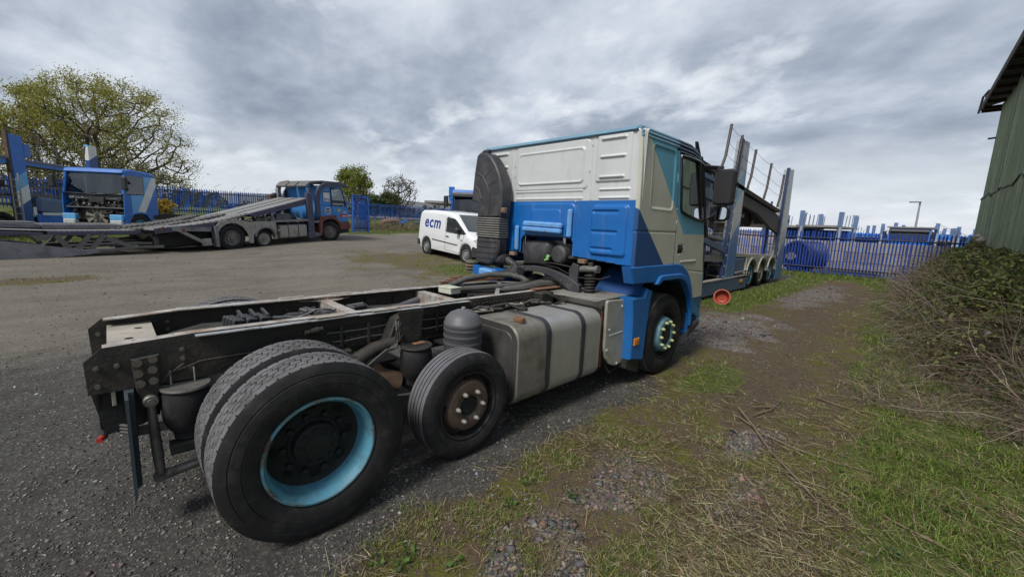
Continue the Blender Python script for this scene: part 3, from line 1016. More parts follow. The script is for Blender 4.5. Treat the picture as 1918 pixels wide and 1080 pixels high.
def build_building():
    wall_material()
    t = thing('industrial_building', 'tall building clad in weathered green metal sheets with a dark overhanging roof', 'building', (23.6, -4.50, 0), (0, 0, 0.036))
    # corrugated sheets, local x runs back towards the viewer (negative)
    w, hs = 1.04, 3.52
    U = np.arange(0, w + 1e-6, 0.026)
    V = np.array([0, hs * 0.5, hs])
    mb = MB()
    mb.sheet(U, V, lambda u, v: (-u, 0.020 * np.sin(u / 0.104 * math.pi) ** 3 + 0.0 * v, v), flip=False)
    me = mb.mesh('wall_sheet', 'green_sheet', smooth=60)
    rnd = random.Random(5)
    for row in range(2):
        for k in range(21):
            o = place(me, 'wall_sheet', t, (-k * 1.0 + 0.0, (0.030 if row == 0 else 0.0) + rnd.uniform(-0.006, 0.008) + (k % 2) * 0.010,
                                           row * (hs - 0.045) + rnd.uniform(-0.02, 0.02)), (0, rnd.uniform(-0.004, 0.004), 0))
    core = MB()
    core.box((-10.2, -6.1, 3.45), (20.5, 12.0, 7.0))
    core.build('wall_core', 'green_sheet', t)
    ra = MB()          # roof slope with a deep soffit
    prof = [(0.50, 6.98), (0.50, 7.14), (-6.1, 9.3), (-12.7, 7.14), (-12.7, 6.98), (-6.1, 9.1)]
    ra.prism(prof, 0.45, -20.8, 'x')
    ra.build('roof', 'roof_dark', t)
    so = MB()
    for k in range(21):
        so.bar((0.2 - k * 1.02, 0.0, 6.95), (0.2 - k * 1.02, 0.47, 6.93), 0.07, 0.12)
    so.build('eave_bracket', 'roof_dark', t, kind='stuff')
    fa = MB()
    fa.bar((0.47, 0.51, 7.02), (-20.8, 0.51, 7.02), 0.04, 0.24)
    fa.bar((0.46, 0.5, 6.9), (0.46, -0.15, 6.9), 0.05, 0.16)
    fa.build('fascia', 'roof_dark', t)
    br = MB()
    br.tube([(0.62, 0.56, 6.84), (0.60, 0.52, 7.45), (0.2, 0.40, 7.52)], 0.035, 6)
    br.tube([(0.60, 0.52, 7.45), (-0.15, 0.45, 7.50)], 0.03, 6)
    br.tube([(0.35, 0.5, 7.46), (-0.1, 0.48, 7.25)], 0.025, 6)
    br.build('gutter_hook', 'roof_dark', t)
    lm = MB()
    lm.bar((-0.1, 0.0, 5.75), (-0.1, 0.22, 5.73), 0.05, 0.06)
    lm.build('wall_hook', 'chassis', t)
    cable = MB()
    pts = []
    for i in range(42):
        x = -0.1 - i * 0.5
        pts.append((x, 0.065, 3.46 + 0.035 * math.sin(i * 0.9) + 0.03 * math.sin(i * 2.3) + (0.10 if i % 11 == 4 else 0.0)))
    cable.tube(pts, 0.022, 5)
    cable.build('cable', 'chassis', t)
    for x in (-4.35, -10.3):
        dp = MB()
        dp.cyl((x, 0.10, 0.0), (x, 0.10, 6.9), 0.012, seg=6)
        dp.build('conduit', 'galv', t)


build_building()

# ------------------------------------------------------------------ palisade fences


def pale_mesh(h, w, m, splay=True):
    """a W-section pale with a pointed, split head"""
    mb = MB()
    d = 0.018
    prof = [(-w / 2, 0), (-w / 4, d), (0, d * 0.35), (w / 4, d), (w / 2, 0)]
    top = [h - 0.13, h - 0.02, h - 0.06, h - 0.02, h - 0.13]
    vs = [(x, y, 0.06) for x, y in prof] + [(x, y, z) for (x, y), z in zip(prof, top)]
    vs += [(x, y - 0.004, 0.06) for x, y in prof] + [(x, y - 0.004, z) for (x, y), z in zip(prof, top)]
    fs = [(i, i + 1, 6 + i, 5 + i) for i in range(4)] + [(10 + i + 1, 10 + i, 15 + i, 16 + i) for i in range(4)]
    fs += [(5 + i, 6 + i, 16 + i, 15 + i) for i in range(4)] + [(0, 5, 15, 10), (4, 14, 19, 9)]
    mb.add(vs, fs)
    return mb.mesh('pale', m, smooth=0)


def palisade(name, label, p0, p1, h, pitch, w, mats, post_every=2.75, rails=(0.35, -0.36), group=None, cat='fence', base=None, seed=1):
    rnd = random.Random(seed)
    p0, p1 = Vector(p0), Vector(p1)
    L = (p1 - p0).length
    ang = math.atan2(p1.y - p0.y, p1.x - p0.x)
    z0 = base if base is not None else h1(*((p0 + p1) / 2)[:2])
    t = thing(name, label, cat, (p0.x, p0.y, 0), (0, 0, ang), group)
    n = int(L / pitch)
    mes = [pale_mesh(h, w, m) for m in mats]

    def zat(s):
        if base is not None:
            return base
        q = p0 + (p1 - p0) * (s / L)
        return h1(q.x, q.y)
    for i in range(n + 1):
        s = i * pitch
        place(mes[rnd.randrange(len(mes))], 'pale', t, (s, 0.03, zat(s) + rnd.uniform(-0.012, 0.012)), (0, rnd.uniform(-0.012, 0.012), 0))
    segs = max(1, int(L / 5.5))
    for rz in rails:
        zz = lambda s: zat(s) + (rz if rz > 0 else h + rz)
        rb = MB()
        rb.tube([(L * k / segs, 0.0, zz(L * k / segs)) for k in range(segs + 1)], 0.032, 4)
        rb.build('rail', 'fence_dark', t, smooth=0)
    pm = MB()
    pm.box((0, 0, (h - 0.15) / 2), (0.045 if post_every > 2 else 0.08, 0.05, h - 0.15))
    pme = pm.mesh('post', mats[0], smooth=0)
    k = 0
    while k * post_every <= L + 0.01:
        s = k * post_every
        place(pme, 'post', t, (s, -0.055, zat(s)))
        k += 1
    return t


palisade('palisade_fence', 'dark blue palisade fence at the end of the track, running up to the green building', (23.5, 11.0), (23.55, -4.35), 2.1, 0.122, 0.056,
         ['fence_violet', 'fence_blue', 'fence_violet'], seed=3)
palisade('palisade_fence', 'blue palisade fence behind the ramped transporter and the stripped cab', (-11.0, 42.6), (17.0, 42.5), 2.30, 0.17, 0.075,
         ['fence_blue', 'fence_bright'], seed=5)
palisade('palisade_fence', 'distant blue palisade fence behind the scrap heaps, left of the white van', (17.4, 42.5), (47.0, 42.5), 2.05, 0.17, 0.075,
         ['fence_blue', 'fence_bright'], seed=8)
palisade('palisade_gate', 'bright blue palisade gate leaf standing open in front of the red and blue cab', (10.35, 22.45), (11.55, 22.85), 2.42, 0.112, 0.078,
         ['fence_bright'], post_every=1.26, rails=(0.30, -0.25), cat='gate', seed=9)


def barbs():
    """springy wire strands standing above the left fence"""
    rnd = random.Random(12)
    t = MB()
    for k in range(26):
        x = -10 + k * 1.1
        z = h1(x, 42.55) + 2.25
        t.tube([(x, 42.6, z), (x + rnd.uniform(-0.1, 0.3), 42.6, z + 0.3), (x + rnd.uniform(0.2, 0.6), 42.6, z + rnd.uniform(0.35, 0.6))], 0.012, 4)
    o = t.build('fence_wire', 'wire', None, kind='stuff')
    tag(o, 'loose curled wires standing up along the top of the left-hand blue fence', 'wire')


barbs()

# ------------------------------------------------------------------ concrete block wall beyond the right fence


def block_wall():
    t = thing('block_wall', 'pale concrete block wall behind the right-hand blue fence', 'wall', (27.0, 9.5, 0))
    rnd = random.Random(4)
    mb = MB()
    mb.box((0.3, -0.75, 0.26), (0.6, 1.485, 0.52), bev=0.02)
    me = mb.mesh('block', 'concrete', smooth=0)
    mb = MB()
    mb.box((0.3, -0.75, 0.26), (0.6, 1.485, 0.52), bev=0.02)
    me2 = mb.mesh('block', 'concrete_pale', smooth=0)
    for row in range(3):
        for k in range(17):
            place(me2 if rnd.random() < 0.3 or row == 2 else me, 'block', t, (rnd.uniform(-0.012, 0.012), -(k * 1.5 + (0.75 if row % 2 else 0)), row * 0.532), (0, 0, rnd.uniform(-0.006, 0.006)))


block_wall()
for k, (y, lab) in enumerate([(-1.15, 'low concrete kerb block behind the fence, nearer the trailer'), (-2.05, 'low concrete kerb block behind the fence, nearer the green building')]):
    mb = MB()
    mb.prism([(-0.22, 0), (0.22, 0), (0.17, 0.47), (-0.17, 0.47)], -0.42, 0.42, 'y', bev=0.02)
    o = mb.build('kerb_block', 'concrete_pale')
    o.location = (25.2, y, h1(25.2, y))
    tag(o, lab, 'block')
pl = thing('plank_stack', 'stack of weathered planks lying along the foot of the fence', 'planks', (24.6, 0.4, h1(24.6, 0.4)))
for k in range(7):
    mb = MB()
    mb.box((0, 0, 0), (0.20, 3.2, 0.055), bev=0.006)
    o = mb.build('plank', 'timber' if k % 2 else 'concrete', pl)
    o.location = (0.05 * math.sin(k * 2.1) + (0.23 if k % 2 else 0), -0.6 + 0.12 * math.cos(k * 3.0), 0.03 + 0.06 * (k // 2))
    o.rotation_euler = (0, 0, 0.04 * math.sin(k * 1.7))

# ================================================================== the chassis cab in front
T = thing('chassis_cab', 'blue and white lorry cab on a long bare chassis with no body, nearest the viewer', 'lorry', (0, 0, 0))


# ---- tyres and rims: axis along y, outer face towards -y
def drive_tyre():
    R, W, rb = 0.505, 0.285, 0.300
    mb = MB()
    side = [(rb, 0.030), (0.315, 0.014), (0.335, 0.006), (0.36, 0.002), (0.385, 0.000), (0.387, 0.0035), (0.391, 0.0035), (0.393, 0.000),
            (0.415, 0.001), (0.44, 0.006), (0.443, 0.010), (0.447, 0.010), (0.45, 0.008), (0.475, 0.016), (0.492, 0.024), (R - 0.004, 0.030)]
    mb.lathe(side, seg=72, mi=0)
    mb.lathe([(r, W - y) for r, y in side][::-1], seg=72, mi=0)
    U = np.linspace(0, 2 * math.pi, 649)
    V = np.linspace(0.030, W - 0.030, 46)
    c = (V[0] + V[-1]) / 2

    def depth(u, v):
        zig = 0.0035 * np.sign(np.sin(u * 54))
        d = np.zeros(u.shape)
        for k, (pos, w) in enumerate([(-0.062, 0.0032), (-0.022, 0.0032), (0.022, 0.0032), (0.062, 0.0032)]):
            d = np.maximum(d, (np.abs(v - c - pos - zig * (1 if k % 2 else -1)) < w) * 0.009)
        ph = u * 54 / (2 * math.pi)
        row = np.floor((v - c + 0.062 + 0.04) / 0.0413)
        ph2 = (ph + row * 0.43 + (v - c) * 6) % 1.0
        d = np.maximum(d, (ph2 < 0.075) * (np.abs(v - c) < 0.064) * 0.006)
        ph3 = (ph + 0.3) % 1.0
        d = np.maximum(d, (ph3 < 0.10) * (np.abs(v - c) > 0.098) * 0.007)
        return d

    def pos(u, v):
        crown = R - 0.004 + 0.004 * (1 - ((v - c) / 0.112) ** 2)
        r = crown - depth(u, v)
        return r * np.cos(u), v, r * np.sin(u)
    mb.sheet(U, V, pos, mask=lambda u, v: depth(u, v) < 0.001, mi=1)
    mb.sheet(U, V, pos, mask=lambda u, v: depth(u, v) >= 0.001, mi=2)
    return mb.mesh('tyre', ['rubber', 'tread', 'groove'], smooth=40)


def ribbed_tyre(R, W, rb, ribs, seg=96, tread='tread_worn'):
    mb = MB()
    h = R - rb
    side = [(rb, 0.032), (rb + 0.09 * h, 0.014), (rb + 0.2 * h, 0.006), (rb + 0.38 * h, 0.001), (rb + 0.40 * h, 0.004), (rb + 0.43 * h, 0.004), (rb + 0.45 * h, 0.0), (rb + 0.6 * h, 0.003),
            (rb + 0.8 * h, 0.012), (R - 0.018, 0.024), (R - 0.006, 0.033)]
    mb.lathe(side, seg=seg, mi=0)
    mb.lathe([(r, W - y) for r, y in side][::-1], seg=seg, mi=0)
    prof, mis = [], []
    a, b_ = 0.033, W - 0.033
    pitch = (b_ - a) / ribs
    for k in range(ribs):
        s = a + k * pitch
        prof += [(R - 0.006 * (k == 0), s), (R - 0.006 * (k == ribs - 1), s + pitch - (0.008 if k < ribs - 1 else 0))]
        mis.append(1)
        if k < ribs - 1:
            prof += [(R - 0.011, s + pitch - 0.0075), (R - 0.011, s + pitch - 0.0005)]
            mis += [2, 2, 2]
    mb.lathe(prof, seg=seg, mi=mis)
    return mb.mesh('tyre', ['rubber', tread, 'groove'], smooth=40)


DTYRE = drive_tyre()
FTYRE = ribbed_tyre(0.505, 0.29, 0.300, 5, tread='tread')
MTYRE = ribbed_tyre(0.415, 0.255, 0.262, 5)
hexnut = MB().cyl((0, 0, 0), (0, -0.028, 0), 0.0165, seg=6).mesh('wheel_nut', 'rim_dark', smooth=0)


def dish_rim():
    mb = MB()
    mb.lathe([(0.304, 0.034), (0.306, 0.020), (0.301, 0.012), (0.292, 0.011), (0.287, 0.018), (0.284, 0.032), (0.272, 0.046), (0.266, 0.075),
              (0.263, 0.12), (0.258, 0.158)], seg=72, mi=[3, 3, 3, 3, 0, 0, 0, 0, 0])
    mb.lathe([(0.258, 0.158), (0.240, 0.170), (0.215, 0.176), (0.185, 0.172), (0.150, 0.160), (0.142, 0.150), (0.128, 0.148), (0.122, 0.108),
              (0.108, 0.098), (0.070, 0.094), (0.066, 0.084), (0.0, 0.082)], seg=60, mi=1)
    for k in range(8):
        a = 2 * math.pi * (k + 0.3) / 8
        p = Vector((0.207 * math.cos(a), 0.1725, 0.207 * math.sin(a)))
        mb.cyl(p, p + Vector((0, 0.012, 0)), 0.031, 0.031, 18, 2)
    for k in range(10):
        a = 2 * math.pi * k / 10
        p = Vector((0.098 * math.cos(a), 0.099, 0.098 * math.sin(a)))
        mb.cyl(p, p - Vector((0, 0.013, 0)), 0.010, seg=6, mi=1)
    return mb.mesh('rim', ['rim_blue', 'rim_dark', 'groove', 'rim_lip'], smooth=30)


def lift_rim():
    mb = MB()
    mb.lathe([(0.266, 0.034), (0.268, 0.022), (0.262, 0.014), (0.254, 0.014), (0.249, 0.022), (0.246, 0.055), (0.236, 0.085), (0.200, 0.095)], seg=60, mi=0)
    mb.lathe([(0.214, 0.095), (0.207, 0.060), (0.196, 0.034), (0.178, 0.018), (0.140, 0.012), (0.120, 0.014), (0.095, 0.019), (0.083, 0.021)], seg=60, mi=1)
    mb.lathe([(0.083, 0.021), (0.080, 0.034), (0.068, 0.040), (0.060, 0.030), (0.0, 0.028)], seg=40, mi=2)
    for a in (1.9, 3.35, 4.9, 0.35):
        p = Vector((0.210 * math.cos(a), 0.050, 0.210 * math.sin(a)))
        mb.cyl(p - Vector((0, 0.008, 0)), p + Vector((0, 0.02, 0)), 0.024, seg=14, mi=3)
    return mb.mesh('rim', ['chassis_dark', 'rusty_rim', 'rim_dark', 'groove'], smooth=30)


def front_rim():
    mb = MB()
    mb.lathe([(0.304, 0.034), (0.306, 0.022), (0.300, 0.014), (0.292, 0.014), (0.286, 0.024), (0.280, 0.050), (0.266, 0.070), (0.248, 0.085),
              (0.232, 0.080)], seg=60, mi=0)
    mb.lathe([(0.236, 0.082), (0.222, 0.045), (0.212, 0.008), (0.204, -0.010), (0.190, -0.014), (0.140, -0.014), (0.134, -0.006), (0.130, 0.03)], seg=60, mi=1)
    mb.lathe([(0.130, 0.03), (0.118, 0.034), (0.112, -0.002), (0.100, -0.012), (0.060, -0.014), (0.0, -0.014)], seg=40, mi=2)
    return mb.mesh('rim', ['rim_dark', 'hub_blue', 'chassis_dark'], smooth=30)


RIM_D, RIM_L, RIM_F = dish_rim(), lift_rim(), front_rim()
nutcap = MB().lathe([(0.019, 0), (0.019, -0.018), (0.016, -0.034), (0.008, -0.040), (0, -0.040)], seg=12).mesh('wheel_nut_cap', 'nut_cap', smooth=40)
capnut = MB().lathe([(0.0165, 0), (0.0165, -0.022), (0.011, -0.027), (0.011, -0.036), (0, -0.038)], seg=10).mesh('wheel_nut', 'nut_steel', smooth=30)


def wheel(x, y, z, tyre, rim, nuts=None, nr=0.1675, nn=10, ny=0.0, left=False, rot=0.0):
    w = place(rim, 'wheel', T, (x, y, z), (0, rot, math.pi if left else 0))
    place(tyre, 'tyre', w)
    if nuts is not None:
        for k in range(nn):
            a = 2 * math.pi * (k + 0.25) / nn
            place(nuts, nuts.name.split('.')[0], w, (nr * math.cos(a), ny, nr * math.sin(a)))
    return w


wheel(0, -1.235, 0.505, DTYRE, RIM_D, hexnut, 0.1675, 10, 0.160, rot=0.2)
wheel(0, -0.915, 0.505, DTYRE, RIM_D, rot=0.9)
wheel(0, 1.235, 0.505, DTYRE, RIM_D, left=True)
wheel(0, 0.915, 0.505, DTYRE, RIM_D, left=True, rot=0.5)
wheel(1.103, -1.150, 0.415, MTYRE, RIM_L, capnut, 0.118, 6, 0.014, rot=0.3)
wheel(1.103, 1.150, 0.415, MTYRE, RIM_L, left=True)
wheel(4.13, -1.235, 0.505, FTYRE, RIM_F, nutcap, 0.1675, 10, -0.012, rot=0.12)
wheel(4.13, 1.235, 0.505, FTYRE, RIM_F, left=True)

# ---- frame rails: C-section, web outside, flanges turned in
ZT, ZB = 1.072, 0.805


def rail(side):
    mb = MB()
    out = [(-0.90, ZB), (-0.905, 0.985), (-0.835, 1.050), (-0.43, ZT), (2.62, ZT), (3.10, 1.03), (5.0, 1.0), (5.0, 0.74), (3.2, 0.76), (2.6, ZB - 0.02), (0.9, ZB - 0.03)]
    y0 = -0.425 * side
    mb.prism(out, y0, y0 + 0.009 * side, 'y')
    return mb.build('frame_rail', 'chassis', T, smooth=25)


for s in (1, -1):
    rail(s)
    fl = MB()
    fl.bar((-0.83, -0.383 * s, 1.047), (-0.43, -0.383 * s, ZT - 0.002), 0.074, 0.008)
    fl.bar((-0.432, -0.383 * s, ZT - 0.003), (2.60, -0.383 * s, ZT - 0.003), 0.074, 0.008)
    fl.bar((2.60, -0.383 * s, ZT - 0.004), (3.10, -0.383 * s, 1.026), 0.074, 0.008)
    fl.build('rail_flange', 'rail_top', T)
    lf = MB()
    lf.bar((-0.88, -0.383 * s, ZB), (4.9, -0.383 * s, 0.775), 0.074, 0.008)
    lf.build('lower_flange', 'chassis_dark', T)
    # torn angle strip riveted along the outside of the top edge
    st = MB()
    rnd = random.Random(3 if s > 0 else 4)
    xs = [-0.44, -0.1, 0.2, 0.55, 0.9, 1.25, 1.62]
    for a, b_ in zip(xs[:-1], xs[1:]):
        w = 0.060 + rnd.uniform(-0.012, 0.004)
        st.bar((a + 0.003, -(0.427 + w / 2) * s, ZT - 0.006 - rnd.uniform(0, 0.006)), (b_ - 0.003, -(0.427 + w / 2) * s, ZT - 0.006 - rnd.uniform(0, 0.006)), w, 0.006)
    st.build('edge_strip', 'strip_silver', T)
    st2 = MB()
    for k in range(3):
        st2.box((0.35 + k * 0.42, -0.44 * s, ZT + 0.004), (0.20, 0.035, 0.008), bev=0.002)
    st2.build('pad', 'plate_grey', T)

# crossmembers
mb = MB()
mb.prism([(-0.815, 0.72), (-0.815, 1.0), (-0.59, 1.0), (-0.59, 0.982), (-0.797, 0.982), (-0.797, 0.72)], -0.42, 0.42, 'y', bev=0.003)
mb.build('end_crossmember', 'plate_grey', T)
mb = MB()
for y in (-0.28, -0.05, 0.22):
    mb.cyl((-0.70 + 0.04 * math.sin(y * 9), y, 0.999), (-0.70 + 0.04 * math.sin(y * 9), y, 1.001), 0.022, seg=12)
mb.build('bolt_hole', 'groove', T)
for x, w in ((0.60, 0.085), (1.60, 0.085)):
    mb = MB()
    mb.box((x, 0, 1.035), (w, 0.83, 0.012), bev=0.003)
    mb.box((x - w / 2 + 0.006, 0, 0.94), (0.010, 0.80, 0.18))
    mb.build('crossmember', 'rail_top', T)
mb = MB()
mb.tube([(0.52, 0.405, 1.052), (0.62, 0.36, 1.052), (0.75, 0.405, 1.052)], 0.02, 5)
mb.prism([(0.40, 0.416), (0.62, 0.30), (0.70, 0.30), (0.86, 0.416)], 1.036, 1.044, 'z')
mb.build('gusset', 'rail_top', T)
for x in (2.3,):
    mb = MB()
    mb.bar((2.0, -0.40, 1.04), (2.75, 0.36, 1.05), 0.045, 0.03)
    mb.build('stay_bar', 'strip_silver', T)
mb = MB()
mb.box((0.25, 0, 0.62), (1.3, 0.78, 0.02))
mb.box((2.2, 0, 0.60), (1.4, 0.80, 0.02))
mb.build('under_tray', 'chassis_dark', T)

# rear face plate under the end, hanging lamp lead
mb = MB()
mb.prism([(-0.40, 0.80), (0.40, 0.80), (0.34, 0.55), (-0.34, 0.57)], -0.872, -0.862, 'x')
mb.prism([(-0.895, 0.806), (-0.60, 0.806), (-0.62, 0.60), (-0.70, 0.56), (-0.855, 0.545)], -0.36, -0.372, 'y')
mb.build('end_plate', 'chassis_dark', T)
mb = MB()
mb.tube([(-0.86, -0.15, 0.56), (-0.87, -0.30, 0.545), (-0.86, -0.40, 0.55)], 0.016, 8)
mb.build('cable', 'chassis_dark', T)
mb = MB()
mb.cyl((-0.868, -0.405, 0.549), (-0.880, -0.432, 0.547), 0.016, 0.014, 12)
mb.build('coupling_cap', 'red_plastic', T)
mb = MB()
for k, z in enumerate((0.585, 0.565, 0.545)):
    mb.tube([(-0.80, -0.36, z), (-0.72, -0.44, z - 0.012), (-0.60, -0.47, z - 0.004), (-0.50, -0.44, z + 0.01)], 0.009, 6)
mb.build('air_line', 'hose', T)

# rivets and bolts on the webs
mb = MB()
rnd = random.Random(2)
spots = []
for x, z in [(-0.86, 0.945), (-0.86, 0.845), (-0.50, 0.985), (-0.50, 0.93), (-0.52, 0.875), (-0.46, 0.868), (-0.78, 0.945)]:
    spots.append((x, z, 0.014))
for i in range(12):
    spots.append((0.40 + i * 0.055, 0.845 + 0.012 * (i % 2), 0.010))
for i in range(7):
    spots.append((0.50 + i * 0.055, 0.892 + 0.01 * (i % 3), 0.010))
for i in range(8):
    spots.append((0.14 + 0.16 * i, 0.96 + rnd.uniform(-0.03, 0.02), 0.008))
for i in range(19):
    spots.append((1.70 + i * 0.048, 1.020 + 0.004 * (i % 2), 0.011))
for i in range(16):
    spots.append((1.72 + i * 0.052, 0.93 - 0.03 * (i % 2), 0.009))
for x, z, r in spots:
    mb.cyl((x, -0.424, z), (x, -0.438, z), r, seg=6)
    mb.cyl((x, -0.437, z), (x, -0.446, z), r * 0.55, seg=6)
    if z > 0.9:
        mb.cyl((x, 0.416, z), (x, 0.40, z), r, seg=6)
mb.build('bolt', 'bolt', T, kind='stuff')
mb = MB()
for i in range(20):
    mb.cyl((1.68 + i * 0.048, -0.4255, 1.045), (1.68 + i * 0.048, -0.428, 1.045), 0.013, seg=8)
mb.box((2.15, -0.4345, 1.018), (0.98, 0.010, 0.075))
mb.build('drilled_strip', 'chassis', T)
for x, z, w, h in ((0.62, 0.865, 0.34, 0.10), (1.02, 0.92, 0.18, 0.16), (2.15, 0.9, 0.45, 0.15)):
    mb = MB()
    mb.box((x, -0.433, z), (w, 0.012, h), bev=0.004)
    mb.build('flitch_plate', 'chassis', T)

# drop link bracket, link, arm
mb = MB()
mb.prism([(-0.725, 0.975), (-0.605, 0.985), (-0.612, 0.80), (-0.632, 0.70), (-0.66, 0.685), (-0.69, 0.70), (-0.715, 0.80)], -0.437, -0.462, 'y', bev=0.005)
mb.build('link_bracket', 'chassis', T)
mb = MB()
for x, z in ((-0.70, 0.955), (-0.635, 0.965), (-0.70, 0.895), (-0.64, 0.905), (-0.695, 0.835), (-0.64, 0.842)):
    mb.cyl((x, -0.460, z), (x, -0.480, z), 0.016, seg=6)
    mb.cyl((x, -0.478, z), (x, -0.484, z), 0.021, seg=12)
mb.build('bracket_bolt', 'bolt', T, kind='stuff')
mb = MB()
mb.lathe([(0.0, -0.028), (0.016, -0.028), (0.018, -0.018), (0.030, -0.018), (0.036, -0.010), (0.036, 0.03), (0, 0.03)], (-0.66, -0.475, 0.725), 'y', 24)
mb.lathe([(0.0, -0.022), (0.014, -0.022), (0.016, -0.012), (0.028, -0.012), (0.034, -0.006), (0.034, 0.03), (0, 0.03)], (-0.648, -0.475, 0.262), 'y', 24)
mb.tube([(-0.66, -0.472, 0.70), (-0.658, -0.474, 0.55), (-0.652, -0.474, 0.40), (-0.648, -0.474, 0.28)], [0.020, 0.024, 0.027, 0.022], 12)
mb.build('drop_link', 'steel', T)
mb = MB()
mb.tube([(-0.655, -0.455, 0.258), (-0.60, -0.46, 0.262), (-0.48, -0.48, 0.285), (-0.30, -0.50, 0.345), (-0.05, -0.5, 0.42)], [0.030, 0.030, 0.026, 0.030, 0.034], 12)
mb.build('roll_bar_arm', 'steel', T)
mb = MB()
mb.prism([(-0.765, 0.80), (-0.725, 0.80), (-0.728, 0.24), (-0.752, 0.22)], -0.47, -0.415, 'y', bev=0.003)
mb.prism([(-0.765, 0.80), (-0.75, 0.80), (-0.752, 0.24), (-0.766, 0.22)], -0.60, -0.47, 'y')
mb.build('mud_flap', 'mud_flap', T)

# air springs
def bellow(x, y, z0, z1, r, name='air_spring'):
    mb = MB()
    h = z1 - z0
    mb.lathe([(0, 0), (r * 0.62, 0), (r * 0.66, h * 0.12), (r * 0.82, h * 0.2), (r * 1.0, h * 0.38), (r * 1.03, h * 0.62), (r * 0.97, h * 0.85), (r * 0.84, h * 0.95), (0, h * 0.95)], (x, y, z0), 'z', 32)
    o = mb.build(name, 'rubber', T)
    tp = MB()
    tp.lathe([(0, h * 0.94), (r * 1.0, h * 0.94), (r * 1.03, h * 0.965), (r * 1.0, h), (0, h)], (x, y, z0), 'z', 32)
    tp.build('cap_plate', 'steel' if name == 'air_spring' else 'chassis', o)
    return o


bellow(-0.50, -0.46, 0.47, 0.785, 0.118)
bellow(-0.50, 0.50, 0.47, 0.775, 0.155)
bellow(0.925, -0.66, 0.50, 0.815, 0.125, 'lift_spring')
mb = MB()
mb.prism([(-0.06, 0), (0.06, 0), (0.10, 0.26), (-0.13, 0.26)], 0, 0.008, 'y', R=Matrix.Identity(3), T=(0.93, -0.60, 0.815))
mb.prism([(0.72, 0.82), (1.06, 0.81), (1.0, 1.0), (0.88, 1.05), (0.80, 1.02)], -0.565, -0.44, 'y', bev=0.01)
mb.build('spring_tower', 'chassis', T)
mb = MB()
mb.box((0.95, -0.66, 0.822), (0.10, 0.05, 0.010), bev=0.003)
mb.build('rusty_tab', 'rust', T)
mb = MB()
for k in range(4):
    d = k * 0.022
    mb.tube([(0.87 - d, -0.56, 1.0), (0.83 - d, -0.575 - d, 0.95), (0.84 - d, -0.60, 0.89 - d), (0.76, -0.60 - d, 0.82), (0.66, -0.61 - d, 0.76 + d), (0.57 - d, -0.61, 0.68),
             (0.535 - d, -0.61, 0.58), (0.56 + d, -0.615, 0.49), (0.64 + d, -0.62, 0.44 - d * 0.3), (0.76, -0.64, 0.425), (0.98, -0.7, 0.42 - d * 0.4)], 0.0068, 7)
mb.tube([(0.82, -0.55, 1.02), (0.92, -0.59, 1.035), (1.03, -0.57, 0.99)], 0.009, 6)
mb.build('air_hose', 'hose', T)
mb = MB()
mb.tube([(0.42, -0.52, 0.70), (0.62, -0.54, 0.80), (0.80, -0.55, 0.83)], 0.055, 14)
mb.tube([(0.46, -0.46, 0.50), (0.50, -0.47, 0.78)], 0.10, 14)
mb.build('torque_rod', 'chassis', T)
mb = MB()
mb.tube([(0.62, -0.45, 0.62), (0.70, -0.50, 0.535), (0.84, -0.54, 0.49)], [0.085, 0.085, 0.080], 16)
mb.build('exhaust_stub', 'scrap_brown', T)
mb = MB()
mb.box((0.38, -0.47, 0.70), (0.20, 0.07, 0.24), bev=0.01)
mb.build('brake_bracket', 'chassis', T)
mb = MB()
mb.cyl((0.05, -0.455, 0.905), (0.18, -0.455, 0.915), 0.013, seg=8)
mb.build('pipe_union', 'chassis', T)
mb = MB()
mb.cyl((0.16, -0.47, 0.985), (0.28, -0.47, 1.0), 0.018, seg=10)
mb.cyl((0.20, -0.47, 0.99), (0.25, -0.47, 0.996), 0.026, seg=10)
mb.build('brake_fitting', 'chassis', T)
mb = MB()
mb.tube([(-0.55, -0.43, 0.855), (-0.42, -0.452, 0.905), (-0.2, -0.452, 0.905), (0.02, -0.45, 0.90)], 0.006, 6)
mb.tube([(-0.62, -0.445, 0.80), (-0.57, -0.46, 0.86), (-0.50, -0.452, 0.905)], 0.006, 6)
mb.build('brake_pipe', 'chassis', T)
for x in (-0.565, -0.455):
    mb = MB()
    mb.tube([(x, -0.448, 0.875), (x, -0.448, 0.79)], 0.005, 6)
    mb.build('spring_stud', 'galv', T)

# axles
mb = MB()
mb.tube([(0, -0.88, 0.505), (0, -0.5, 0.505), (0, -0.3, 0.51), (0, 0.3, 0.51), (0, 0.5, 0.505), (0, 0.88, 0.505)], [0.10, 0.085, 0.12, 0.12, 0.085, 0.10], 18)
mb.lathe([(0, -0.2), (0.16, -0.18), (0.235, -0.06), (0.24, 0.06), (0.16, 0.18), (0, 0.2)], (0, 0, 0.53), 'x', 28)
mb.tube([(0.2, 0, 0.56), (1.2, 0, 0.68), (2.8, 0, 0.78)], 0.06, 14)
mb.build('drive_axle', 'chassis_dark', T)
mb = MB()
mb.box((1.10, 0, 0.36), (0.14, 1.7, 0.13), bev=0.02)
mb.box((1.10, 0, 0.43), (0.14, 0.9, 0.10), bev=0.02)
mb.build('lift_axle', 'chassis_dark', T)
mb = MB()
mb.box((4.13, 0, 0.43), (0.13, 1.75, 0.12), bev=0.02)
for s in (-1, 1):
    mb.bar((3.45, 0.43 * s, 0.62), (4.85, 0.43 * s, 0.60), 0.09, 0.045)
mb.build('steer_axle', 'chassis_dark', T)
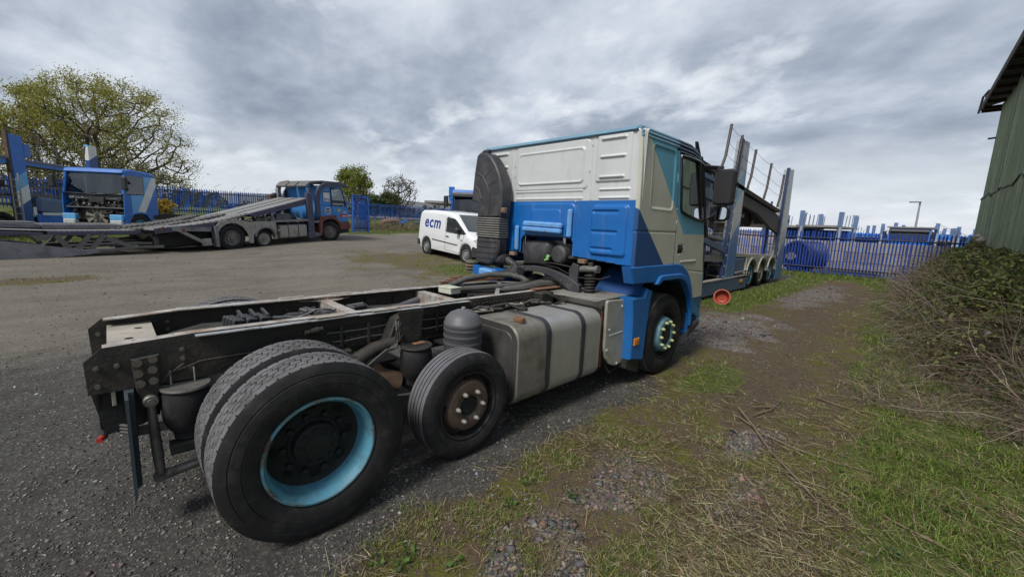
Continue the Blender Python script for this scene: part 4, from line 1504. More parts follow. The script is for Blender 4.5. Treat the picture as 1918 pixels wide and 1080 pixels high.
for s in (1, -1):
    mb = MB()
    mb.bar((-0.6, -0.52 * s, 0.44), (0.6, -0.52 * s, 0.40), 0.10, 0.05)
    mb.build('spring_beam', 'chassis_dark', T)
    mb = MB()
    mb.cyl((-0.35, -0.3 * s, 0.5), (-0.2, -0.3 * s, 0.62), 0.09, seg=16)
    mb.build('brake_chamber', 'chassis_dark', T)

# vertical air tank
mb = MB()
mb.lathe([(0, 0.498), (0.015, 0.498), (0.06, 0.490), (0.11, 0.468), (0.146, 0.430), (0.157, 0.395), (0.161, 0.390), (0.161, 0.360), (0.157, 0.355), (0.157, 0.04), (0.14, 0.01), (0, 0)],
         (1.315, -0.755, 0.575), 'z', 40)
tk = mb.build('air_tank', 'tank_grey', T, smooth=50)
mb = MB()
mb.cyl((1.315, -0.755, 1.065), (1.315, -0.755, 1.090), 0.016, seg=8)
mb.build('plug', 'nut_steel', tk)
for z in (0.80, 0.86, 0.915):
    mb = MB()
    mb.lathe([(0.157, -0.009), (0.1625, -0.009), (0.1625, 0.009), (0.157, 0.009)], (1.315, -0.755, z), 'z', 40)
    mb.box((1.475, -0.75, z), (0.04, 0.02, 0.02))
    mb.build('band', 'tank_grey', tk)

# fuel tank
def rsec(w, h, r, n=8):
    """rounded rectangle, y to the left, z up, centred"""
    out = []
    for cx, cy, a0 in ((w / 2 - r, h / 2 - r, 0), (-w / 2 + r, h / 2 - r, 90), (-w / 2 + r, -h / 2 + r, 180), (w / 2 - r, -h / 2 + r, 270)):
        for k in range(n + 1):
            a = math.radians(a0 + 90 * k / n)
            out.append((cx + r * math.cos(a), cy + r * math.sin(a)))
    return out


TY, TZ, TW, TH = -0.80, 0.590, 0.64, 0.72
def tank_piece(x0, x1, m, bev, grow=0.0, name='tank_section'):
    mb = MB()
    mb.prism([(TY + p[0], TZ + p[1]) for p in rsec(TW + grow, TH + grow, 0.135 + grow / 2)], x0, x1, 'x', bev=bev)
    return mb.build(name, m, T, smooth=40)


tank_piece(1.605, 2.005, 'alu_dirty', 0.02)
tank_piece(2.000, 2.530, 'alu', 0.004)
tank_piece(2.525, 2.855, 'alu', 0.02)
mb = MB()
sec = rsec(TW - 0.10, TH - 0.12, 0.10)
mb.prism([(TY + p[0], TZ + p[1]) for p in sec], 1.606, 1.594, 'x', bev=0.006)
mb.build('tank_end', 'alu_end', T, smooth=30)
mb = MB()
mb.prism([(TY + p[0], TZ + p[1]) for p in rsec(TW - 0.02, TH - 0.02, 0.13)], 1.6055, 1.6035, 'x')
mb.build('tank_seam', 'alu_end', T, smooth=30)
for x in (2.005, 2.527):
    mb = MB()
    mb.prism([(TY + p[0], TZ + p[1]) for p in rsec(TW + 0.014, TH + 0.014, 0.142)], x - 0.035, x + 0.035, 'x', bev=0.003)
    mb.build('tank_strap', 'strap', T, smooth=40)
mb = MB()
mb.cyl((1.745, -0.99, 0.93), (1.745, -0.993, 0.962), 0.048, seg=20)
mb.build('filler_neck', 'alu_dirty', T)
mb = MB()
mb.lathe([(0, 0.03), (0.045, 0.03), (0.052, 0.024), (0.054, 0.0), (0.050, -0.004)], (1.745, -0.993, 0.962), 'z', 24)
mb.build('filler_cap', 'rust', T)
mb = MB()
mb.lathe([(0, 0.03), (0.05, 0.03), (0.056, 0.02), (0.056, 0)], (2.12, -0.66, 0.952), 'z', 20)
mb.tube([(2.12, -0.66, 0.97), (2.22, -0.60, 1.00), (2.3, -0.5, 0.99)], 0.012, 6)
mb.tube([(2.08, -0.70, 0.97), (1.98, -0.58, 1.02), (1.85, -0.5, 0.99), (1.78, -0.46, 0.95)], 0.012, 6)
for k in range(5):
    mb.tube([(1.72 + 0.13 * k, -0.46, 0.93 + 0.03 * (k % 2)), (1.80 + 0.13 * k, -0.52 - 0.03 * (k % 3), 1.0), (1.92 + 0.13 * k, -0.5, 0.95), (2.0 + 0.13 * k, -0.46, 0.93)], 0.010, 6)
mb.build('sender_unit', 'chassis', T)
mb = MB()
mb.bar((1.60, -0.50, 0.975), (1.82, -0.54, 0.97), 0.09, 0.012)
mb.bar((2.06, -0.48, 0.985), (2.28, -0.52, 0.98), 0.07, 0.012)
mb.build('clip_plate', 'plate_grey', T)
mb = MB()
mb.box((1.60, -0.47, 0.90), (0.30, 0.08, 0.12), bev=0.01)
mb.prism([(1.45, 0.90), (1.78, 0.88), (1.80, 0.96), (1.62, 1.0), (1.45, 0.98)], -0.50, -0.53, 'y', bev=0.004)
mb.build('tank_bracket', 'chassis', T)

# battery box / step with the bolted plate
mb = MB()
mb.box((3.10, -0.80, 0.66), (0.50, 0.56, 0.66), bev=0.02)
mb.build('battery_box', 'chassis', T)
mb = MB()
pts = [(2.905, 1.02), (2.93, 1.04), (3.43, 1.015), (3.45, 1.0), (3.455, 0.60), (3.43, 0.45), (3.36, 0.345), (3.27, 0.295), (3.15, 0.285), (3.03, 0.33), (2.95, 0.42), (2.915, 0.55)]
mb.prism(pts, -1.10, -1.135, 'y', bev=0.006)
mb.build('step_plate', 'panel_grey', T)
mb = MB()
for x, z in ((3.20, 0.955), (2.98, 0.72), (3.38, 0.83), (2.96, 0.50), (3.35, 0.55), (3.18, 0.31)):
    mb.cyl((x, -1.134, z), (x, -1.141, z), 0.013, seg=10)
mb.bar((2.99, -1.1365, 0.655), (3.25, -1.1365, 0.665), 0.006, 0.006)
mb.build('rivet', 'decal_white', T)
mb = MB()
mb.prism([(2.70, -0.44), (3.30, -0.42), (3.43, -0.55), (3.43, -1.08), (2.93, -1.10), (2.78, -0.78)], 1.035, 1.055, 'z', bev=0.006)
mb.prism([(2.93, 1.05), (2.93, 0.90), (2.90, 0.92), (2.76, 1.04)], -0.48, -1.09, 'y')
mb.build('step_cover', 'step_cover', T)
mb = MB()
mb.prism([(2.88, 0.98), (2.91, 0.98), (2.93, 0.30), (2.90, 0.30)], -0.55, -1.09, 'y')
mb.build('box_side', 'maroon', T)
mb = MB()
mb.box((2.62, -0.50, 1.0), (0.20, 0.12, 0.14), bev=0.01)
mb.tube([(2.58, -0.56, 1.07), (2.66, -0.64, 1.03), (2.72, -0.66, 0.98), (2.64, -0.62, 0.94), (2.56, -0.58, 0.97)], 0.014, 7)
mb.tube([(2.72, -0.5, 1.06), (2.80, -0.62, 1.04), (2.74, -0.70, 0.99), (2.62, -0.66, 0.96)], 0.012, 7)
mb.build('valve_box', 'chassis', T)
mb = MB()
mb.box((2.75, -0.405, 0.97), (0.55, 0.012, 0.20))
mb.build('web_plate', 'chassis_dark', T)
mb = MB()
mb.box((2.78, -0.385, 1.082), (0.44, 0.09, 0.014), bev=0.004)
mb.build('rusty_plate', 'rust', T)

# things lying in the frame: valve block, harness, pale box, hose loop
mb = MB()
R0 = rotm(0.25, 0.1, 0.25)
for i in range(4):
    for j in range(3):
        mb.box(Vector((-0.16 + 0.085 * j, 0.10, 0.985)) + R0 @ Vector((0, -0.045 * i + 0.05, 0.01 * i)), (0.075, 0.034, 0.075), R0, 0.006)
for j in range(3):
    mb.bar(Vector((-0.10 + 0.08 * j, 0.02, 1.03)), Vector((-0.10 + 0.08 * j, 0.20, 1.05)), 0.02, 0.02)
mb.tube([(0.08, 0.05, 1.0), (0.18, -0.02, 1.01), (0.30, -0.10, 0.99)], 0.016, 7)
mb.tube([(0.05, 0.0, 0.99), (0.14, -0.06, 0.98), (0.22, -0.14, 0.95)], 0.012, 7)
mb.build('valve_block', 'plastic_dusty', T)
mb = MB()
rnd = random.Random(8)
for k in range(16):
    p = [Vector((0.22 + rnd.uniform(-0.1, 0.1), rnd.uniform(-0.12, 0.18), 0.95 + rnd.uniform(-0.03, 0.05)))]
    for q in range(4):
        p.append(p[-1] + Vector((rnd.uniform(0.02, 0.12), rnd.uniform(-0.08, 0.08), rnd.uniform(-0.03, 0.035))))
    mb.tube(p, rnd.uniform(0.006, 0.013), 6)
mb.box((0.50, 0.05, 0.985), (0.13, 0.12, 0.05), rotm(0, 0.1, 0.3), 0.008)
mb.box((0.36, 0.12, 1.0), (0.09, 0.08, 0.07), rotm(0.2, 0, 0.6), 0.008)
mb.box((0.78, 0.10, 1.0), (0.15, 0.12, 0.05), rotm(0, 0, 0.2), 0.01)
mb.tube([(0.70, 0.12, 1.02), (0.80, 0.02, 1.05), (0.88, -0.02, 0.98)], 0.008, 6)
mb.build('wiring_loom', 'plastic_dusty', T)
mb = MB()
mb.tube([(0.9, 0.15, 0.88), (1.25, 0.20, 0.93), (1.5, 0.25, 0.97)], 0.035, 10)
mb.build('frame_pipe', 'tank_grey', T)
mb = MB()
mb.box((1.80, 0.12, 1.066), (0.14, 0.20, 0.06), rotm(0, 0, 0.1), 0.006)
mb.box((1.80, 0.12, 1.100), (0.15, 0.21, 0.012), rotm(0, 0, 0.1), 0.003)
mb.build('junction_box', 'box_pale', T)
mb = MB()
mb.tube([(1.95, 0.36, 1.06), (2.2, 0.36, 1.13), (2.55, 0.34, 1.165), (2.80, 0.24, 1.16), (2.89, 0.10, 1.13), (2.86, -0.02, 1.10), (2.66, -0.06, 1.08), (2.3, 0.04, 1.07), (1.95, 0.14, 1.06)], 0.034, 12)
mb.build('hose_loop', 'hose', T)
mb = MB()
for k in range(3):
    mb.bar((1.95 + 0.1 * k, 0.50 + 0.045 * k, 1.085 + 0.012 * k), (2.85 + 0.05 * k, 0.42 + 0.05 * k, 1.10 + 0.02 * k), 0.045, 0.03)
mb.build('steel_offcut', 'rust', T)
mb = MB()
for k in range(5):
    mb.tube([(2.0, 0.25 - 0.1 * k, 1.0), (2.5, 0.2 - 0.1 * k, 0.98 + 0.02 * (k % 2)), (3.2, 0.1 - 0.08 * k, 0.99)], 0.022, 8)
mb.build('pipe_run', 'chassis', T)
mb = MB()
mb.tube([(2.35, -0.08, 1.05), (2.6, -0.16, 1.06), (2.9, -0.2, 1.09), (3.15, -0.25, 1.08)], [0.02, 0.05, 0.06, 0.045], 10)
for k in range(12):
    mb.lathe([(0.03, -0.008), (0.037, 0), (0.03, 0.008)], (2.4 + 0.025 * k, -0.10, 1.055), 'x', 12)
mb.build('gear_linkage', 'hose', T)

# gearbox and engine block under the cab
mb = MB()
mb.lathe([(0, 2.45), (0.12, 2.45), (0.22, 2.6), (0.28, 3.0), (0.33, 3.5), (0.42, 3.75), (0.42, 3.9), (0, 3.9)], (0, 0, 0.82), 'x', 24)
mb.box((4.3, 0, 0.95), (1.1, 0.75, 0.80), bev=0.05)
mb.box((3.55, 0.55, 0.8), (0.5, 0.3, 0.5), bev=0.03)
mb.build('gearbox', 'chassis_dark', T)
mb = MB()
mb.prism([(3.02, 1.14), (3.02, 1.18), (3.02, 1.14)], -0.1, 0.1, 'y') if False else None
# arched cab rear mounting beam
arc_o = [(0.66, 1.14), (0.45, 1.225), (0.2, 1.275), (0.0, 1.292), (-0.2, 1.285), (-0.4, 1.25), (-0.58, 1.20), (-0.70, 1.14), (-0.70, 1.03)]
arc_i = [(-0.58, 1.05), (-0.46, 1.12), (-0.3, 1.185), (-0.1, 1.225), (0.1, 1.215), (0.3, 1.175), (0.5, 1.10), (0.66, 1.06)]
mb.prism(arc_o + arc_i, 2.98, 3.05, 'x', bev=0.006)
mb.build('cab_mount_beam', 'plastic_dusty', T)
mb = MB()
for y in (-0.45, -0.51, -0.56, 0.1, 0.4):
    mb.cyl((2.985, y, 1.17 if y < 0 else 1.24), (2.968, y, 1.17 if y < 0 else 1.24), 0.012, seg=6)
mb.build('beam_bolt', 'bolt', T, kind='stuff')
mb = MB()
mb.prism([(-0.55, 1.0), (-0.66, 1.0), (-0.66, 1.36), (-0.58, 1.38), (-0.53, 1.30)], 3.0, 3.03, 'x', bev=0.004)
mb.build('mount_upright', 'plastic_dusty', T)
mb = MB()
mb.tube([(3.05, -0.60, 1.30), (3.05, -0.70, 1.325), (3.05, -0.86, 1.335)], [0.03, 0.038, 0.028], 10)
mb.cyl((3.05, -0.86, 1.335), (3.05, -0.90, 1.337), 0.042, seg=14)
mb.build('cab_stabiliser', 'steel', T)
for s in (-1, 1):
    mb = MB()
    pts = []
    for k in range(7 * 14 + 1):
        a = 2 * math.pi * k / 14
        pts.append((3.10 + 0.055 * math.cos(a), 0.76 * s + 0.055 * math.sin(a), 1.03 + 0.24 * k / (7 * 14)))
    mb.tube(pts, 0.013, 7)
    mb.cyl((3.10, 0.76 * s, 0.98), (3.10, 0.76 * s, 1.40), 0.03, seg=12)
    mb.build('coil_spring', 'chassis', T)
for y in (-0.60, 0.55):
    mb = MB()
    mb.box((3.16, y, 1.395), (0.07, 0.10, 0.05), bev=0.006)
    mb.build('cab_catch', 'scrap_brown', T)
mb = MB()
mb.tube([(3.02, 0.72, 1.30), (3.05, 0.60, 1.33), (3.1, 0.50, 1.27), (3.1, 0.40, 1.20)], [0.055, 0.062, 0.05, 0.045], 12)
for k in range(7):
    mb.lathe([(0.055, -0.008), (0.070, 0), (0.055, 0.008)], (3.04, 0.72 - 0.028 * k, 1.305 + 0.003 * k), 'y', 14)
mb.tube([(3.0, 0.30, 1.12), (3.02, 0.35, 1.22), (3.06, 0.42, 1.28)], 0.03, 8)
mb.cyl((2.97, 0.22, 1.20), (3.02, 0.22, 1.22), 0.06, seg=14)
mb.build('intake_elbow', 'plastic', T)
mb = MB()
mb.tube([(3.0, -0.1, 1.33), (3.02, -0.35, 1.30), (3.02, -0.6, 1.22), (3.0, -0.95, 1.24), (3.05, -1.05, 1.28)], 0.006, 5)
mb.tube([(3.02, 0.3, 1.30), (2.98, 0.0, 1.34), (3.0, -0.3, 1.35), (3.03, -0.55, 1.33)], 0.007, 5)
mb.build('cable', 'chassis', T)
# air filter barrel seen through the cut-out
mb = MB()
mb.prism([(0.43, 1.26), (0.44, 1.50), (0.38, 1.585), (0.0, 1.60), (-0.06, 1.55), (0.0, 1.36), (0.03, 1.27)], 3.20, 3.55, 'x', bev=0.045)
fl = mb.build('air_filter', 'plastic_dusty', T, smooth=50)
mb = MB()
mb.lathe([(0.09, 0), (0.082, 0.005), (0.075, 0.03), (0, 0.035)], (3.199, 0.17, 1.42), 'x', 20)
mb.build('filter_cover', 'plastic', fl)
mb = MB()
mb.lathe([(0, 3.18), (0.09, 3.18), (0.115, 3.20), (0.125, 3.25), (0.13, 3.6), (0, 3.6)], (0, -0.20, 1.44), 'x', 28)
for k in range(10):
    a = 2 * math.pi * k / 10
    mb.bar((3.19, -0.20 + 0.045 * math.cos(a), 1.44 + 0.045 * math.sin(a)), (3.215, -0.20 + 0.118 * math.cos(a), 1.44 + 0.118 * math.sin(a)), 0.006, 0.01)
mb.build('filter_canister', 'plastic_dusty', T)
mb = MB()
mb.box((3.17, -0.06, 1.40), (0.03, 0.045, 0.05), rotm(0.4, 0, 0), 0.006)
mb.box((3.17, -0.04, 1.365), (0.03, 0.07, 0.022), rotm(-0.3, 0, 0), 0.005)
mb.build('clip', 'green_bit', T)

# ---- cab: rear wall (pressed steel, cut-out for the intake)
def rear_h(y, z):
    h = np.zeros(y.shape)
    rr = rrect
    h += 0.014 * rr(y, z, -0.585, 0.575, 2.215, 2.775, 0.05, 0.014)
    h += 0.016 * rr(y, z, -0.535, 0.525, 2.285, 2.690, 0.05, 0.012) - 0.010 * (rr(y, z, -0.515, 0.505, 2.305, 2.670, 0.045, 0.012))
    for z0 in (2.205, 2.115):
        h += 0.012 * rr(y, z, -0.53, 0.575, z0 - 0.018, z0 + 0.018, 0.018, 0.014)
    h += 0.018 * rr(y, z, -1.12, -0.685, 2.285, 2.785, 0.02, 0.012)
    for z0 in (2.735, 2.550, 2.335):
        h += 0.022 * rr(y, z, -1.06, -0.735, z0 - 0.020, z0 + 0.020, 0.02, 0.020)
    for z0 in (2.205, 2.115):
        h += 0.016 * rr(y, z, -1.13, -0.735, z0 - 0.018, z0 + 0.018, 0.018, 0.016)
    for z0 in (2.715, 2.545, 2.36):
        h += 0.020 * rr(y, z, 0.735, 1.02, z0 - 0.025, z0 + 0.025, 0.025, 0.018)
    h += 0.006 * (np.abs(y - 0.655) < 0.006) * (z > 2.09) + 0.006 * (np.abs(y + 0.64) < 0.006) * (z > 2.09)
    # blue lower half
    h += 0.012 * rr(y, z, -0.43, 0.58, 1.30, 2.062, 0.07, 0.010)
    h += 0.010 * rr(y, z, -0.225, 0.265, 1.78, 1.99, 0.05, 0.012)
    taper = 0.05 * sstep(-0.95, -1.16, y)
    h += 0.030 * rr(y, z + taper * 0, -1.14, -0.665, 1.475, 2.045, 0.05, 0.030)
    for z0, a, b_ in ((1.965, -1.03, -0.69), (1.745, -1.03, -0.68), (1.555, -0.98, -0.68)):
        h -= 0.018 * rr(y, z, a, b_, z0 - 0.022, z0 + 0.022, 0.022, 0.018)
    h += 0.004 * (fbm(y * 4, z * 4, 31) - 0.5)
    # swept-in corners
    h -= 0.05 * sstep(-1.195, -1.245, y) ** 2 + 0.05 * sstep(1.195, 1.245, y) ** 2
    h -= 0.030 * sstep(2.76, 2.805, z) ** 2
    return h


def rear_cut(y, z):
    low = np.interp(y, [-1.24, -1.10, -0.62, -0.44, -0.43, 0.43, 0.44, 0.60, 1.24], [1.405, 1.402, 1.435, 1.445, 1.445, 1.445, 1.43, 1.43, 1.405])
    hole = rrect(y, z, -0.43, 0.425, 1.0, 1.662 + 0.0, 0.085, 0.001) > 0.5
    return (z > low) & ~hole


mb = MB()
mb.sheet(np.linspace(-1.245, 1.245, 250), np.linspace(1.395, 2.805, 170), lambda y, z: (3.185 - rear_h(y, z), y, z), mask=rear_cut)
mb.build('cab_rear_wall', 'rear_paint', T, smooth=60)
mb = MB()
for y, z in ((-0.44, 2.08), (-0.36, 2.42), (0.60, 2.42), (0.60, 2.55), (-0.6, 2.42), (-0.62, 2.70)):
    mb.cyl((3.175, y, z), (3.166, y, z), 0.007, seg=8)
mb.build('rivet', 'white_paint', T, kind='stuff')
mb = MB()
mb.sheet(np.linspace(-1.2, 1.2, 40), np.linspace(1.41, 2.78, 30), lambda y, z: (3.215 + 0 * y, y, z), mask=lambda y, z: ~((np.abs(y) < 0.43) & (z < 1.66)))
mb.build('inner_skin', 'interior', T)
# padded strips round the cut-out
mb = MB()
mb.box((3.135, 0.035, 1.795), (0.075, 0.645, 0.075), rotm(0.022, 0, 0), 0.022)
mb.box((3.125, 0.035, 1.730), (0.065, 0.645, 0.060), rotm(0.022, 0, 0), 0.016)
mb.build('rubber_strip', 'pale_blue', T)
for y, z0, z1, w in ((-0.385, 1.655, 1.990, 0.066), (0.482, 1.445, 1.775, 0.066)):
    mb = MB()
    mb.box((3.145, y, (z0 + z1) / 2), (0.05, w, z1 - z0), bev=0.018)
    mb.build('rubber_strip', 'pale_blue', T)
mb = MB()
mb.box((3.150, 0.545, 1.52), (0.03, 0.03, 0.14), bev=0.004)
mb.build('hinge', 'cab_blue', T)
mb = MB()
mb.tube([(3.09, -0.05, 1.72), (3.08, -0.055, 1.705), (3.095, -0.06, 1.69)], 0.006, 5)
mb.build('hook', 'chassis', T)

# side panels -------------------------------------------------------
def side_y(z):
    """tumblehome of the cab side"""
    return 1.245 - 0.030 * np.clip((z - 1.95) / 0.85, 0, 1) ** 2 - 0.05 * sstep(2.76, 2.83, z) ** 2


def door_rear(z):
    return np.interp(z, [1.395, 1.80, 2.2, 2.72, 2.83], [4.115, 4.105, 4.06, 3.985, 3.975])


def quarter(s):
    def fn(u, z):
        x = 3.17 + (door_rear(z) - 0.006 - 3.17) * u
        xx = x
        h = -0.009 * rrect(xx, z, 3.42, 3.955, 2.02, 2.68, 0.06, 0.022)
        h = h + 0.004 * (rrect(xx, z, 3.40, 3.975, 2.0, 2.70, 0.07, 0.012) - rrect(xx, z, 3.412, 3.963, 2.012, 2.688, 0.065, 0.012))
        h = h - 0.008 * (np.abs(z - 1.770) < 0.006)
        h = h - 0.035 * sstep(0.035, 0.0, u) ** 2
        return x, -(side_y(z) + h) * s, z
    mb = MB()
    mb.sheet(np.linspace(0, 1, 110), np.linspace(1.395, 2.815, 170), fn, flip=(s < 0))
    mb.build('quarter_panel', 'side_paint' if s > 0 else 'truck_blue', T, smooth=60)


def door(s):
    def front(z):
        return np.interp(z, [0.90, 1.25, 1.75, 1.95, 2.66, 2.72], [5.14, 5.10, 5.02, 4.965, 4.74, 4.70])

    def arch(z):      # rear edge below the window follows the wheel arch
        r = door_rear(z)
        a = np.interp(z, [0.90, 1.07, 1.24, 1.34, 1.395], [4.775, 4.725, 4.60, 4.44, 4.23])
        return np.where(z < 1.395, a, r)
    Z = np.concatenate([np.linspace(0.905, 1.395, 50), np.linspace(1.405, 2.70, 130)])

    def fn(u, z):
        a, b_ = arch(z) + 0.004, front(z)
        x = a + (b_ - a) * u
        h = -0.007 * (np.abs(z - (1.30 - 0.10 * (x - 4.5))) < 0.006) * (x > 4.55) * 1.0
        h = h - 0.02 * rrect(x, z, 4.20, 4.36, 1.51, 1.62, 0.02, 0.008)
        h = h + 0.010 * rrect(x, z, 4.30, 4.78, 1.395, 1.425, 0.012, 0.01)
        h = h - 0.03 * sstep(0.93, 1.0, u) ** 2
        return x, -(side_y(z) + h) * s, z

    def mask(u, z):
        a, b_ = arch(z), front(z)
        x = a + (b_ - a) * u
        lo = np.interp(x, [4.17, 4.35, 4.95], [2.03, 1.985, 1.915])
        xl = np.interp(z, [1.9, 2.02, 2.64, 2.7], [4.175, 4.165, 4.085, 4.08])
        xr = np.interp(z, [1.9, 2.62, 2.70], [4.93, 4.735, 4.70])
        return ~((z > lo) & (z < 2.645) & (x > xl) & (x < xr))
    mb = MB()
    mb.sheet(np.linspace(0, 1, 100), Z, fn, mask=mask, flip=(s < 0))
    d = mb.build('door', 'side_paint' if s > 0 else 'truck_blue', T, smooth=60)
    loop = [(4.10, 2.655), (4.30, 2.662), (4.55, 2.655), (4.71, 2.635), (4.80, 2.38), (4.935, 1.915), (4.65, 1.945), (4.35, 1.985), (4.19, 2.02), (4.165, 2.06), (4.13, 2.30), (4.085, 2.62), (4.10, 2.655)]
    mb = MB()
    mb.tube([(x, -(float(side_y(np.array(z))) + 0.004) * s, z) for x, z in loop], 0.020, 8)
    mb.build('window_seal', 'black_gloss', d)
    mb = MB()
    gl = [(4.10, 2.65), (4.71, 2.63), (4.93, 1.93), (4.18, 2.03)]
    mb.add([(x, -(float(side_y(np.array(z))) - 0.012) * s, z) for x, z in gl], [(0, 1, 2, 3)])
    mb.build('window_glass', 'glass', d, smooth=0)
    mb = MB()
    mb.bar((4.62, -1.235 * s, 2.64), (4.86, -1.245 * s, 1.94), 0.02, 0.045, up=(1, 0, 0.3))
    mb.build('window_bar', 'black_gloss', d)
    mb = MB()
    mb.box((4.28, -1.232 * s, 1.565), (0.14, 0.02, 0.085), bev=0.006)
    mb.box((4.28, -1.246 * s, 1.578), (0.12, 0.02, 0.028), bev=0.006)
    mb.build('door_handle', 'black_gloss', d)
    return d


for s in (1, -1):
    quarter(s)
    door(s)

# roof, cant rails, windscreen, front
mb = MB()
mb.prism([(3.15, 2.795), (3.16, 2.825), (3.22, 2.838), (4.4, 2.842), (4.62, 2.82), (4.74, 2.74), (4.70, 2.70), (3.2, 2.78)], -1.175, 1.175, 'y', bev=0.02)
mb.build('roof', 'light_blue', T)
for s in (1, -1):
    mb = MB()
    for k, (z, y, r) in enumerate(((2.815, 1.180, 0.022), (2.775, 1.205, 0.020), (2.738, 1.213, 0.014))):
        mb.tube([(3.18, -y * s, z), (4.04, -y * s, z + 0.004)], r, 8)
    mb.build('cant_rail', 'light_blue', T)
    mb = MB()
    for k, (z, y, r) in enumerate(((2.812, 1.180, 0.024), (2.770, 1.207, 0.021), (2.726, 1.218, 0.017), (2.690, 1.222, 0.014))):
        mb.tube([(4.045, -y * s, z + 0.004), (4.40, -y * s, z), (4.62 + 0.03 * k, -(y - 0.01) * s, z - 0.035)], r, 8)
    mb.build('cant_rail', 'navy', T, label='navy ribbed strip along the top of the cab above the door')
mb = MB()
mb.add([(4.72, -1.12, 2.70), (4.72, 1.12, 2.70), (5.10, 1.20, 1.72), (5.10, -1.20, 1.72)], [(0, 1, 2, 3)])
mb.build('windscreen', 'glass', T, smooth=0)
for s in (1, -1):
    mb = MB()
    mb.bar((4.715, -1.17 * s, 2.73), (5.06, -1.215 * s, 1.72), 0.09, 0.07, up=(1, 0, 0.35), bev=0.01)
    mb.build('windscreen_pillar', 'black_gloss', T)
mb = MB()
mb.prism([(5.02, 1.72), (5.14, 1.70), (5.20, 1.2), (5.22, 0.45), (5.05, 0.40), (5.02, 1.0)], -1.16, 1.16, 'y', bev=0.03)
mb.build('front_panel', 'light_blue', T)
mb = MB()
mb.box((4.2, 0, 1.42), (1.9, 2.30, 0.03))
mb.box((4.95, 0, 1.75), (0.22, 2.2, 0.20), bev=0.05)
mb.build('cab_floor', 'interior', T)
mb = MB()
for s in (1, -1):
    mb.box((4.15, -0.62 * s, 1.75), (0.48, 0.5, 0.14), bev=0.05)
    mb.box((3.92, -0.62 * s, 2.08), (0.14, 0.5, 0.62), rotm(0, -0.15, 0), 0.05)
    mb.box((3.87, -0.62 * s, 2.46), (0.10, 0.28, 0.18), bev=0.04)
mb.build('seat', 'seat_cloth', T)
mb = MB()
pts = [(4.62 + 0.10 * math.cos(a), -0.62 + 0.22 * math.sin(a), 1.98 + 0.16 * math.cos(a)) for a in np.linspace(0, 2 * math.pi, 25)]
mb.tube(pts, 0.016, 6)
mb.build('steering_wheel', 'black_gloss', T)
# sun visor end and mirror arms
mb = MB()
mb.prism([(4.58, 2.90), (4.625, 2.905), (4.86, 2.62), (4.84, 2.56), (4.66, 2.70)], -1.185, -1.155, 'y', bev=0.006)
mb.build('sun_visor', 'black_gloss', T)
mb = MB()
mb.bar((4.80, -1.19, 2.62), (5.12, -1.27, 2.64), 0.05, 0.05, bev=0.01)
mb.bar((5.10, -1.25, 2.625), (5.14, -1.34, 2.615), 0.08, 0.075, bev=0.01)
mb.tube([(5.14, -1.32, 2.60), (5.17, -1.34, 2.12), (5.12, -1.26, 2.0), (5.02, -1.22, 1.95)], 0.018, 7)
mb.build('mirror_arm', 'black_gloss', T)
mb = MB()
mb.prism(rsec(0.25, 0.462, 0.045), 5.08, 5.21, 'x', bev=0.02, T=(0, -1.378, 2.384))
mr = mb.build('mirror', 'mirror_dark', T, smooth=40)
mb = MB()
mb.prism(rsec(0.21, 0.41, 0.03), 5.0785, 5.077, 'x', T=(0, -1.378, 2.384))
mb.build('mirror_face', 'mirror_dark', mr)
mb = MB()
mb.prism(rsec(0.23, 0.182, 0.05), 5.14, 5.26, 'x', bev=0.02, T=(0, -1.336, 2.045))
mr = mb.build('wide_angle_mirror', 'mirror_dark', T, smooth=40)
mb = MB()
mb.prism(rsec(0.205, 0.156, 0.04), 5.139, 5.136, 'x', T=(0, -1.336, 2.045))
mb.build('mirror_glass', 'mirror_glass', mr)
for s in (-1,):
    mb = MB()
    mb.prism(rsec(0.24, 0.44, 0.045), 4.80, 4.93, 'x', bev=0.02, T=(0, 1.475, 2.355))
    mb.build('mirror', 'mirror_dark', T, smooth=40)

